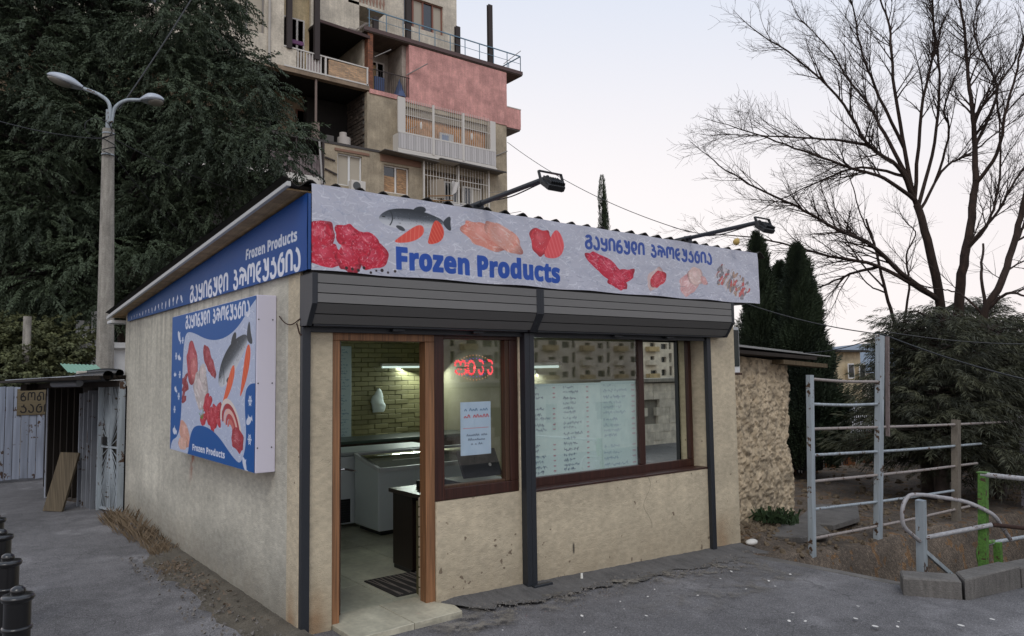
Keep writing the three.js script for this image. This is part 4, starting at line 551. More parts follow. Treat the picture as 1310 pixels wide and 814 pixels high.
  const Lt = [[...arc(0.25, 0.72, 0.22, 0.25, 3.4, 0, 6), ...arc(0.68, 0.72, 0.2, 0.25, 3.14, -0.4, 6), ...arc(0.5, 0.22, 0.42, 0.22, 0.6, -3.4, 9), [0.3, 0.38], [0.5, 0.36]], [...arc(0.35, 0.55, 0.32, 0.42, 3.9, -0.7, 11), ...arc(0.35, 0.3, 0.32, 0.3, 0, -3.0, 7)], [...arc(0.2, 0.8, 0.3, 0.2, 1.8, 0, 5), ...arc(0.28, 0.3, 0.24, 0.3, 0.9, -3.1, 9)], [...arc(0.2, 0.8, 0.3, 0.2, 1.8, 0, 5), ...arc(0.28, 0.3, 0.24, 0.3, 0.9, -3.1, 9)]];
  const lx = [1.285, 1.405, 1.51, 1.60], lw = [0.125, 0.11, 0.10, 0.10];
  Lt.forEach((pts, i) => P(led, 'letter', pts.flatMap(([x, y]) => [dot(lx[i] + x * lw[i], 1.69 + y * 0.115, 0.0075), dot(lx[i] + x * lw[i] * 0.86 + 0.008, 1.697 + y * 0.098, 0.007)]), glow(0xff4450, 1.25)));
  P(led, 'outer_ring', Array.from({ length: 34 }, (_, i) => { const a = i / 34 * 6.2832; return dot(1.48 + Math.cos(a) * 0.17, 1.745 + Math.sin(a) * 0.098, 0.0052); }).filter((_, i) => { const a = i / 34 * 6.2832; return Math.abs(Math.sin(a)) > 0.42; }), glow(0xe8a070, 0.7));
  P(led, 'inner_ring', Array.from({ length: 26 }, (_, i) => { const a = i / 26 * 6.2832; return dot(1.48 + Math.cos(a) * 0.13, 1.745 + Math.sin(a) * 0.073, 0.005); }).filter((_, i) => Math.abs(Math.sin(i / 26 * 6.2832)) > 0.5), glow(0x6a62e0, 0.7));
  const pt1 = new THREE.PointLight(0xff4040, 0.03, 3); pt1.position.set(-0.01, 0, 0.03); led.add(pt1);
}
// ---------------------------------------------------------------- box on the right wall, annex and rubble
{
  const ac = thing('wall_unit', 'narrow white box with dark front panel on the right wall of the shop', 'wall unit', [4.9, 1.92, -0.25]);
  P(ac, 'casing', rb(4.735, 4.995, 1.665, 2.16, -0.5, -0.12, 0.012), M.white); P(ac, 'front_panel', rb(4.83, 4.975, 1.735, 2.13, -0.122, -0.112, 0.004), std({ color: 0x1f2a2a, roughness: 0.25 })); P(ac, 'bracket', [rb(4.735, 5.0, 1.645, 1.665, -0.14, -0.1, 0.003), rb(4.735, 5.0, 1.645, 1.665, -0.5, -0.46, 0.003)], M.rust);
  const an = thing('annex_shed', 'windowless shed with thick lumpy tan render beside the shop', 'shed', [5.8, -0.15, -1.2]);
  const wob = (y) => 0.10 * (fbm(0.3, y / 3 + 0.5, 9, 3, 351) - 0.5) * 2;
  const lump = (x, y) => 0.055 * fbm(x / 3 + 1, y / 3 + 1, 34, 3, 353) + 0.035 * Math.abs(fbm(x / 3 + 1, y / 3 + 1, 52, 2, 355) - 0.5) * 2 + 0.07 * fbm(x / 3 + 1, y / 3 + 1, 7, 2, 357);
  P(an, 'rendered_wall', [grid(190, 230, (u, v) => { const y = lerp(-0.45, lerp(1.93, 1.78, u), v), x = lerp(4.6, 6.66 + wob(y), u), e = sstep(1, 0.955, u); return V(x, y, -0.62 + lump(x, y) * e - (1 - e) * 0.25); }), grid(40, 60, (u, v) => { const y = lerp(-0.45, 1.78, v); return V(6.66 + wob(y) - 0.03 * fbm(u, v, 20, 3, 359), y, lerp(-0.87, -2.6, u)); })], M.rough);
  P(an, 'wall_core', bx(4.74, 6.5, -0.4, 1.75, -2.6, -0.9), M.rough);
  P(an, 'roof_plank', bar([6.2, 1.79, -0.45], [7.18, 1.735, -0.45], 0.16, 0.05), M.plank); 
  P(an, 'roof_board', [bar([4.74, 1.935, -0.5], [6.9, 1.83, -0.5], 0.3, 0.04), bar([4.74, 1.95, -1.5], [6.95, 1.83, -1.5], 1.8, 0.03)], M.oldPlank);
  P(an, 'roof_metal', [bar([4.74, 2.0, -0.9], [7.22, 1.855, -0.9], 1.1, 0.012), bar([5.2, 1.985, -0.85], [6.6, 1.9, -0.85], 1.0, 0.012)], std({ color: 0x9a9a98, roughness: 0.55, metalness: 0.3 }));
  // rubble at the foot of the shed
  const rk = [], add = (x, z, r) => { const g = new THREE.DodecahedronGeometry(r, 0); const p = g.attributes.position; for (let i = 0; i < p.count; i++) { const h = 0.7 + 0.6 * hash(Math.round(p.getX(i) * 900), Math.round(p.getY(i) * 900), 7); p.setXYZ(i, p.getX(i) * h * 1.25, p.getY(i) * h * 0.7, p.getZ(i) * h); } g.computeVertexNormals(); rk.push(place(g, [x, Math.max(groundY(x, z), slope(x) - 0.3) + r * 0.25, z], [rr(0, 3), rr(0, 6), rr(-0.4, 0.4)])); };
  for (let i = 0; i < 320; i++) add(4.8 + 2.0 * rnd(), -0.5 + 0.55 * rnd() * rnd() + rr(-0.1, 0.1), rr(0.012, 0.05)); for (let i = 0; i < 520; i++) add(5 + 7 * Math.pow(rnd(), 1.4), rr(-1.2, 0.5), rr(0.008, 0.035)); for (let i = 0; i < 260; i++) add(rr(8, 15), rr(-6, 0), rr(0.015, 0.06));
  const rm = P(null, 'rubble', rk, std({ map: rep(T.concrete, 0.5), color: 0xb0a08c, roughness: 1 })); tag(rm, 'scattered stones and rubble on the bare earth by the lumpy shed', 'rubble'); rm.userData.kind = 'stuff';
  const slab = (pts, y, label) => { const g = extr(pts.map(([x, z]) => [x, -z]), 0.05, [], 0.008); g.rotateX(-Math.PI / 2); g.translate(0, y, 0); tag(P(null, 'broken_slab', g, M.kerb), label, 'slab', 'broken concrete slabs on the earth'); };
  slab([[5.35, -0.15], [6.0, -0.35], [6.35, -0.1], [6.0, 0.25], [5.5, 0.2]], -0.16, 'broken concrete slab lying between the lumpy shed and the tall railing post');
  slab([[6.3, -0.4], [7.6, -0.9], [8.0, -0.5], [7.2, -0.05], [6.5, 0.0]], -0.19, 'larger flat concrete slab behind the ladder-like railing');
  const st = place(new THREE.DodecahedronGeometry(0.055, 1), [0, 0, 0]); st.scale(1.5, 0.6, 0.9); st.translate(4.82, -0.075, 0.07); tag(P(null, 'white_stone', st, std({ color: 0xd0cdc6, roughness: 0.8 })), 'white stone at the right foot of the shop front', 'stone');
  tag(P(null, 'paper_cup', [rod([2.42, -0.03, 0.10], [2.425, 0.02, 0.095], 0.012, 12, 0.010)], std({ color: 0xdedcd4, roughness: 0.6 })), 'tiny white paper cup standing against the wall below the big window', 'cup');
  // green weed
  const wg = []; for (let i = 0; i < 260; i++) { const a = rr(0, 6.28), r = Math.sqrt(rnd()) * 0.26, x = 5.95 + Math.cos(a) * r * 1.3, z = -0.38 + Math.sin(a) * r * 0.7, h = rr(0.05, 0.2); wg.push(place(new THREE.PlaneGeometry(0.02, h, 1, 1), [x + Math.cos(a) * 0.03, groundY(x, z) + 0.08 + h * 0.4, z], [rr(-0.9, 0.9), rr(0, 6), rr(-0.9, 0.9)])); }
  const wd = thing('weed_plant', 'low green weed growing at the foot of the lumpy shed', 'weed', [5.95, -0.1, -0.38]); P(wd, 'leaves', wg, std({ color: 0x2c3f22, roughness: 0.9, side: THREE.DoubleSide }), { kind: 'stuff' }); P(wd, 'stem', Array.from({ length: 10 }, () => { const x = 5.95 + rr(-0.2, 0.2), z = -0.38 + rr(-0.1, 0.1); return rod([5.95, -0.12, -0.38], [x, 0.05, z], 0.004, 4); }), M.oldPlank);
}
// ---------------------------------------------------------------- left: lane, gate, lean-to store, lamp, bollards
{
  // corrugated board gate at the end of the lane
  const gm = variants(std({ map: rep(T.paint, 2.2, 3.1), color: 0xc4c8d2, roughness: 0.75 }), 4, 0.80, 1.04);
  const gt = thing('board_gate', 'pale grey gate of upright boards at the end of the lane', 'gate', [-1.2, 0, -10.2]);
  for (let i = 0; i < 15; i++) { const x0 = -2.0 + i * 0.112, top = 1.57 + rr(-0.02, 0.03), lean = i < 8 ? 0.012 : 0; const g = extr([[x0 + 0.02, 0.03 + rr(0, 0.03)], [x0 + 0.125, 0.03 + rr(0, 0.03)], [x0 + 0.122 + lean, top], [x0 + 0.018 + lean, top + rr(-0.01, 0.01)]], 0.022, [], 0.004); place(g, [0, 0, -10.2 + (i % 2) * 0.012]); P(gt, 'board', g, gm[Math.floor(rnd() * 4)]); }
  P(gt, 'rail', [bx(-2.0, -0.3, 0.32, 0.38, -10.26, -10.22), bx(-2.0, -0.3, 1.2, 1.26, -10.26, -10.22)], M.oldPlank);
  // painted board with two lines of letters
  const bt = canvasTex(512, 400, (g, w, h) => { g.fillStyle = '#6a5e48'; g.fillRect(0, 0, w, h); for (let i = 0; i < 160; i++) { g.globalAlpha = 0.25; g.strokeStyle = rnd() < 0.5 ? '#83745a' : '#54483a'; g.lineWidth = rr(1, 5); const y = rnd() * h; g.beginPath(); g.moveTo(0, y); g.lineTo(w, y + rr(-14, 14)); g.stroke(); } g.globalAlpha = 1; geoText(g, 'შოთი', 44, 178, 126, 0.15, '#1d1a18', 1.0); geoText(g, 'ქაცი', 44, 362, 126, 0.15, '#1d1a18', 1.12); });
  const bs = thing('board_sign', 'brown board with two lines of dark letters hung on the pale gate', 'sign', [-0.56, 1.32, -10.15]);
  P(bs, 'board', rb(-0.82, -0.3, 1.1, 1.54, -10.18, -10.155, 0.004), M.plank); P(bs, 'lettering', grid(1, 1, (u, v) => V(lerp(-0.815, -0.305, u), lerp(1.105, 1.535, v), -10.152), (u, v) => [u, v]), std({ map: bt, roughness: 0.9 }), { uv: true });
  // low store built against the shop: posts, boards, lattice door, ramshackle roof
  const sd = thing('lean_to_store', 'ramshackle low lean-to store of old boards behind the shop', 'shed', [0.2, 0, -7]);
  const A = V(-0.03, 0, -5.66), B = V(-0.6, 0, -8.0), on = (t, y) => A.clone().lerp(B, t).setY(y), out = V(-0.97, 0, 0.236);
  const pg = M.galv;
  const post = (t, w, y1, m, y0 = -0.05) => P(sd, 'post', bar(on(t, y0), on(t, y1), w, 0.06, V(0, 0, 1)), m);
  post(0.02, 0.07, 1.66, pg); post(0.27, 0.06, 1.64, pg); post(0.98, 0.06, 1.62, std({ map: rep(T.paint, 1.1), color: 0xe0e2e6 }));
  const bd = variants(std({ map: rep(T.paint, 1.3, 2.1), color: 0xb9b9ba, roughness: 0.85 }), 4, 0.7, 1.0);
  for (let i = 0; i < 4; i++) { const t0 = 0.29 + i * 0.055; P(sd, 'board', bar(on(t0 + 0.025, -0.02), on(t0 + 0.025, 1.5 + rr(-0.02, 0.05)), 0.022, 0.125, out), bd[i % 4]); }
  // dark door leaf standing open, made of old boards
  for (let i = 0; i < 5; i++) { const p = B.clone().add(V(0.02, 0, 0.05)).lerp(V(-0.25, 0, -7.4), i / 5 + 0.08); P(sd, 'old_board', bar(p.clone().setY(0.02), p.clone().setY(1.6), 0.02, 0.12, V(0.9, 0, -0.5)), shade(M.oldPlank, rr(0.7, 1.1))); }
  P(sd, 'inner_wall', [bx(0.0, 0.04, -0.1, 1.6, -9.3, -5.62), bx(-0.5, 0.1, -0.1, 1.6, -9.3, -9.26)], shade(M.oldPlank, 0.6));
  // lattice door: frame, uprights and fanned rods
  const ld = P(sd, 'lattice_door', [bar(on(0.05, 0.03), on(0.05, 1.6), 0.03, 0.03), bar(on(0.25, 0.03), on(0.25, 1.6), 0.03, 0.03), bar(on(0.05, 1.6), on(0.25, 1.6), 0.03, 0.03), bar(on(0.05, 0.04), on(0.25, 0.04), 0.03, 0.03), bar(on(0.05, 0.82), on(0.25, 0.82), 0.025, 0.025), bar(on(0.15, 0.04), on(0.15, 1.6), 0.025, 0.025)], pg);
  const rods = []; for (const [cx, cy, y0, y1] of [[0.15, 0.82, 0.82, 1.6], [0.15, 0.82, 0.04, 0.82]]) for (let k = -5; k <= 5; k++) { const e = on(0.15 + 0.0195 * k, k === 0 ? y1 : (cy < y1 ? y1 : y0)); rods.push(rod(on(cx, cy), e, 0.006, 5)); const e2 = on(k < 0 ? 0.05 : 0.25, lerp(y0, y1, Math.abs(k) / 6)); rods.push(rod(on(cx, cy), e2, 0.006, 5)); }
  P(ld, 'rod', rods, pg); P(ld, 'lock', place(new RoundedBoxGeometry(0.05, 0.1, 0.09, 1, 0.008), on(0.19, 0.9).add(V(-0.03, 0, 0)).toArray()), M.black);
  P(sd, 'back_sheet', [bar(on(0.04, 0.78).add(V(0.05, 0, 0)), on(0.26, 0.78).add(V(0.05, 0, 0)), 0.01, 1.5)], std({ map: rep(T.concrete, 1), color: 0x7c7a76 }));
  P(sd, 'roof_board', [bar([-0.42, 1.70, -5.66], [-0.85, 1.66, -8.3], 0.9, 0.03), bar([0.0, 1.72, -5.7], [-0.2, 1.70, -9.2], 1.0, 0.03)], M.oldPlank);
  P(sd, 'roof_beam', [bar([-0.05, 1.63, -5.7], [-0.72, 1.6, -8.25], 0.07, 0.08), bar([-0.9, 1.58, -8.1], [-0.3, 1.6, -8.5], 0.12, 0.09)], M.oldPlank);
  P(sd, 'metal_sheet', [bar([-0.32, 1.735, -5.95], [-0.95, 1.69, -8.3], 0.34, 0.012)], std({ color: 0xa9b0b8, roughness: 0.5, metalness: 0.3 }));
  P(sd, 'felt_roll', [tube([[-0.22, 1.73, -5.6], [-0.3, 1.72, -6.1], [-0.42, 1.70, -6.6]], 0.065, 10, 10), tube([[-0.08, 1.76, -5.66], [-0.16, 1.78, -6.2], [-0.3, 1.76, -6.7]], 0.05, 10, 8)], M.black);
  P(sd, 'gutter_pipe', rod([-0.44, 1.64, -6.25], [-0.62, 1.63, -7.25], 0.045, 12), std({ color: 0x8e9298, roughness: 0.5, metalness: 0.3 }));
  const gs = grid(30, 2, (u, v) => { const p = V(lerp(-0.42, -0.02, u), 1.86 + 0.007 * Math.sin(u * 60) - 0.03 * u + (v - 0.5) * 0.14, lerp(-7.5, -6.9, u) - v * 0.9); return p; });
  tag(P(null, 'plastic_sheet', gs, std({ color: 0x86ab98, roughness: 0.45 })), 'pale green corrugated plastic sheet lying on the store roof', 'sheet');
  tag(P(null, 'brick_block', rb(-0.42, -0.3, 1.745, 1.8, -6.75, -6.6, 0.01), std({ color: 0xb9b2a6 })), 'small pale block weighing down the store roof', 'block');
  const lb = bar([-0.66, 0.0, -6.55], [-0.46, 0.72, -6.72], 0.27, 0.035, V(0.7, 0, -0.7)); tag(P(null, 'leaning_board', lb, std({ map: rep(T.wood, 0.5, 1.2), color: 0xa08e72, roughness: 0.9 })), 'brown board leaning against the open store doorway', 'board');
  // street lamp: tapering concrete pole with two arms
  const L0 = at(134, 465, 12.5), Lt = at(138.5, 165, 12.5), base = V(L0.x - 0.02, -0.3, L0.z - 0.05);
  const lamp = thing('street_lamp', 'concrete street lamp pole with two curved arms before the dark tree', 'street lamp', [base.x, base.y, base.z]);
  P(lamp, 'pole', taper([base, L0, Lt], [0.16, 0.135, 0.088], 14), M.concrete);
  P(lamp, 'collar', [rod(Lt.clone().add(V(0, -0.02, 0)), Lt.clone().add(V(0, 0.32, 0)), 0.045, 10), rod(Lt.clone().add(V(0, -0.45, 0)), Lt.clone().add(V(0, -0.43, 0)), 0.1, 12), rod(Lt.clone().add(V(0, -0.09, 0)), Lt.clone().add(V(0, -0.07, 0)), 0.094, 12)], M.galv);
  const el = at(141, 141, 12.45), hl0 = at(106, 113, 12.45), hl1 = at(60, 95, 12.3), hr0 = at(180, 128, 12.6), hr1 = at(210, 128, 12.7);
  P(lamp, 'arm', tube([el.clone().add(V(0, -0.2, 0)), at(139, 132, 12.45), at(128, 122, 12.45), hl0], 0.03, 24, 8), M.galv);
  P(lamp, 'arm', tube([el.clone().add(V(0.02, -0.2, 0)), at(147, 138, 12.5), at(160, 129, 12.55), hr0], 0.03, 24, 8), M.galv);
  const head = (a, b, r) => { const d = b.clone().sub(a), L = d.length(), x = d.clone().normalize(), y = V(0, 1, 0).addScaledVector(x, -x.y).normalize(), z = x.clone().cross(y), Mx = new THREE.Matrix4().makeBasis(x, y, z).setPosition(a); const body = grid(16, 18, (u, v) => { const t = u, w = r * Math.pow(Math.sin(Math.PI * Math.min(0.995, Math.max(0.005, 0.06 + 0.94 * t))), 0.5) * lerp(0.75, 1.0, sstep(0, 0.4, t)), ang = v * 2 * Math.PI; return V(t * L, Math.max(-0.35, Math.sin(ang)) * w * 0.62, Math.cos(ang) * w).applyMatrix4(Mx); }); const lens = grid(10, 12, (u, v) => { const t = lerp(0.3, 0.95, u), w = r * 0.85 * Math.sqrt(Math.sin(Math.PI * clamp(0.03 + u * 0.94))), ang = Math.PI * (1 + v); return V(t * L, -r * 0.2 + Math.sin(ang) * w * 0.42, Math.cos(ang) * w).applyMatrix4(Mx); }); return [body, lens]; };
  for (const [a, b] of [[hl0, hl1], [hr0, hr1]]) { const [bo, le] = head(a, b, 0.17); const h = P(lamp, 'lamp_head', bo, std({ color: 0xaeb4bc, roughness: 0.5, metalness: 0.2 })); P(h, 'lens', le, std({ color: 0x8e8a80, roughness: 0.3 })); }
  P(lamp, 'wire_coil', [tube(Array.from({ length: 14 }, (_, i) => Lt.clone().add(V(-0.16 + 0.2 * Math.cos(i * 0.9), -0.05 + 0.16 * Math.sin(i * 0.9), 0.1))), 0.006, 60, 4), tube(Array.from({ length: 8 }, (_, i) => Lt.clone().add(V(0.1 * Math.cos(i * 1.6), -0.1 - i * 0.05, 0.11 + 0.02 * Math.sin(i)))), 0.008, 40, 4)], M.black);
  // bollards
  const mkB = (p, label) => { const t = thing('bollard', label, 'bollard', p, 'black bollards along the left edge of the lane'); const lathe = (pts) => place(new THREE.LatheGeometry(pts.map(([r, y]) => new THREE.Vector2(r, y)), 28), p);
    P(t, 'body', lathe([[0.0, 0.003], [0.07, 0.003], [0.072, 0.05], [0.06, 0.07], [0.057, 0.3], [0.0575, 0.47], [0.0575, 0.645]]), M.blackGloss); P(t, 'ring', lathe([[0.056, 0.505], [0.064, 0.508], [0.066, 0.516], [0.064, 0.524], [0.056, 0.527]]), M.blackGloss); P(t, 'ring', lathe([[0.056, 0.2], [0.064, 0.203], [0.066, 0.211], [0.064, 0.219], [0.056, 0.222]]), M.blackGloss); P(t, 'cap', lathe([[0.057, 0.64], [0.067, 0.645], [0.072, 0.66], [0.066, 0.672], [0.03, 0.679], [0.0, 0.68]]), M.blackGloss); P(t, 'finial', lathe([[0.03, 0.676], [0.034, 0.688], [0.03, 0.702], [0.016, 0.712], [0.0, 0.715]]), M.blackGloss); return t; };
  const b1 = mkB([-1.583, 0, 0.492], 'black bollard nearest to the camera, at the bottom left corner');
  copy(b1, [-1.568, 0, -0.356], 'second black bollard from the camera in the left row'); copy(b1, [-1.546, 0, -1.223], 'third black bollard from the camera in the left row'); copy(b1, [-1.54, 0, -1.975], 'farthest black bollard in the left row, cut by the frame');
  // no-stopping sign behind the store
  const s0 = at(41, 478, 22), sg = thing('road_sign', 'round blue no-stopping sign with red rim and cross behind the store', 'road sign', [s0.x, -0.3, s0.z]); const f = EYE.clone().sub(s0).setY(0).normalize(), Q = new THREE.Quaternion().setFromUnitVectors(V(0, 0, 1), f);
  const pl = (g) => { g.applyQuaternion(Q); g.translate(s0.x, s0.y, s0.z); return g; };
  P(sg, 'disc', pl(rod([0, 0, -0.02], [0, 0, 0], 0.27, 32)), std({ color: 0x1d4fa8, roughness: 0.4 })); P(sg, 'red_ring', pl(new THREE.RingGeometry(0.215, 0.268, 40).translate(0, 0, 0.004)), std({ color: 0xc42830, roughness: 0.4 })); P(sg, 'red_cross', [pl(bar([-0.16, -0.16, 0.006], [0.16, 0.16, 0.006], 0.006, 0.06, V(0, 0, 1))), pl(bar([-0.16, 0.16, 0.009], [0.16, -0.16, 0.009], 0.006, 0.06, V(0, 0, 1)))], std({ color: 0xc42830, roughness: 0.4 })); P(sg, 'pole', rod([s0.x, -0.3, s0.z - 0.06], [s0.x, s0.y + 0.2, s0.z - 0.06], 0.035, 10), M.galv);
  // concrete post and white outbuilding beyond the gate
  const p2 = at(35, 405, 13.9); tag(P(null, 'concrete_post', taper([V(p2.x, -0.3, p2.z), p2], [0.09, 0.07], 8), M.concrete), 'grey concrete post among the shrubs beyond the gate', 'post');
  const w0 = at(97, 455, 15.2), w1 = at(128, 405, 15.2), wz = w0.z, wt = w1.y;
  const wb = thing('outbuilding', 'small white-framed outbuilding half hidden behind the lamp pole', 'outbuilding', [w0.x + 0.5, 0, wz]);
  P(wb, 'wall', bx(w0.x + 0.45, w0.x + 1.1, 0, wt - 0.5, wz - 1, wz - 0.1), M.white); for (const [x, h] of [[0, 0.1], [0.27, -0.1], [0.62, 0]]) P(wb, 'post', bx(w0.x + x, w0.x + x + 0.06, 0, wt + h - 0.5, wz, wz + 0.06), M.white); P(wb, 'beam', [bx(w0.x - 0.05, w0.x + 1.1, wt - 0.62, wt - 0.52, wz - 0.02, wz + 0.04), bx(w0.x - 0.05, w0.x + 1.1, wt - 1.1, wt - 1.06, wz, wz + 0.03)], M.white); P(wb, 'panel', [bx(w0.x + 0.02, w0.x + 0.26, wt - 0.5, wt - 0.05, wz - 0.3, wz - 0.26), bx(w0.x + 0.3, w0.x + 0.52, wt - 0.5, wt + 0.15, wz - 0.3, wz - 0.26)], M.white); P(wb, 'red_curtain', bx(w0.x + 0.1, w0.x + 0.25, wt - 1.7, wt - 1.05, wz - 0.2, wz - 0.15), std({ color: 0x7c2632 })); P(wb, 'back_wall', bx(w0.x - 0.1, w0.x + 0.45, 0, wt - 0.7, wz - 1, wz - 0.8), std({ color: 0x5a5a60 }));
  // dry grass tuft and leaf litter at the foot of the wall
  const tg = [], tuft = (x, z, n, R, h0, h1) => { for (let i = 0; i < n; i++) { const a = rr(0, 6.28), r = R * Math.sqrt(rnd()), h = rr(h0, h1), bx0 = x + Math.cos(a) * r, bz = z + Math.sin(a) * r * 1.6, dx = rr(-0.8, 0.8) * h - 0.1 * h, dz = rr(-0.8, 0.8) * h; const g = new THREE.BufferGeometry(), w = 0.0017; g.setAttribute('position', new THREE.Float32BufferAttribute([bx0 - w, 0, bz, bx0 + w, 0, bz, bx0 + dx * 0.5, h * 0.65, bz + dz * 0.5, bx0 + dx * 0.5, h * 0.65, bz + dz * 0.5, bx0 + w, 0, bz, bx0 + dx, h, bz + dz], 3)); g.setAttribute('uv', new THREE.Float32BufferAttribute(12, 2)); g.computeVertexNormals(); tg.push(g); } };
  tuft(-0.12, -3.9, 230, 0.16, 0.03, 0.2); tuft(-0.15, -4.5, 170, 0.18, 0.03, 0.25); tuft(-0.1, -3.5, 160, 0.14, 0.03, 0.16); tuft(-0.12, -3.1, 260, 0.12, 0.03, 0.12); tuft(-0.22, -2.3, 160, 0.14, 0.02, 0.09); tuft(-0.1, -1.5, 80, 0.1, 0.02, 0.07); tuft(-0.2, -5.1, 200, 0.12, 0.05, 0.2);
  const dg = P(null, 'dry_grass', tg, std({ color: 0x7a6a56, roughness: 1, side: THREE.DoubleSide })); tag(dg, 'dry brown grass along the foot of the side wall', 'grass'); dg.userData.kind = 'stuff';
  const lf = []; for (let i = 0; i < 280; i++) { const z = -2.6 + 2.4 * rnd() * (0.4 + 0.6 * rnd()), x = -0.05 - 0.38 * rnd() * (0.4 + 0.6 * rnd()); lf.push(place(new THREE.CircleGeometry(rr(0.005, 0.015), 5), [x, 0.05 + rr(-0.01, 0.02), z], [-1.57 + rr(-0.7, 0.7), rr(-0.6, 0.6), rr(0, 6)])); }
  const ll = P(null, 'leaf_litter', lf, std({ color: 0x6e5f50, roughness: 1, side: THREE.DoubleSide })); tag(ll, 'fallen dry leaves on the crumbling apron by the side wall', 'leaves'); ll.userData.kind = 'stuff';
  const pc = []; for (let i = 0; i < 46; i++) { const x = rr(1, 4.1), z = rr(0.6, 3.2); pc.push(place(new THREE.CircleGeometry(rr(0.004, 0.014), 6), [x, slope(x) + 0.012, z], [-1.5 + rr(-0.3, 0.3), rr(-0.3, 0.3), rr(0, 6)])); } for (const [px, py, s] of [[1120, 806, 0.03], [1095, 796, 0.022], [1230, 805, 0.03], [1098, 780, 0.015], [1270, 797, 0.024], [1150, 800, 0.012]]) { const p = onY(px, py, -0.08); pc.push(place(new THREE.CircleGeometry(s * 0.8, 6), [p.x, -0.055, p.z], [-1.5, 0.1, rr(0, 6)])); }
  const lt = P(null, 'litter', pc, std({ color: 0xcfcbc4, roughness: 0.9, side: THREE.DoubleSide })); tag(lt, 'small pale scraps of litter scattered over the front asphalt', 'litter'); lt.userData.kind = 'stuff';
  const gv = []; for (let i = 0; i < 420; i++) { const x = rr(1.2, 4.6), z = 0.28 + 0.4 * rnd() * rnd() + 0.1 * Math.sin(x * 4); gv.push(place(new THREE.TetrahedronGeometry(rr(0.004, 0.013), 0), [x, slope(x) + 0.008, z], [rr(0, 3), rr(0, 3), 0])); } for (let i = 0; i < 300; i++) gv.push(place(new THREE.TetrahedronGeometry(rr(0.006, 0.02), 0), [-0.05 - 0.45 * rnd(), 0.03, rr(-3, 0.3)], [rr(0, 3), rr(0, 3), 0]));
  const gr = P(null, 'grit', gv, std({ color: 0x746f6a, roughness: 1 })); tag(gr, 'loose grit along the foot of the shop walls', 'grit'); gr.userData.kind = 'stuff';
}
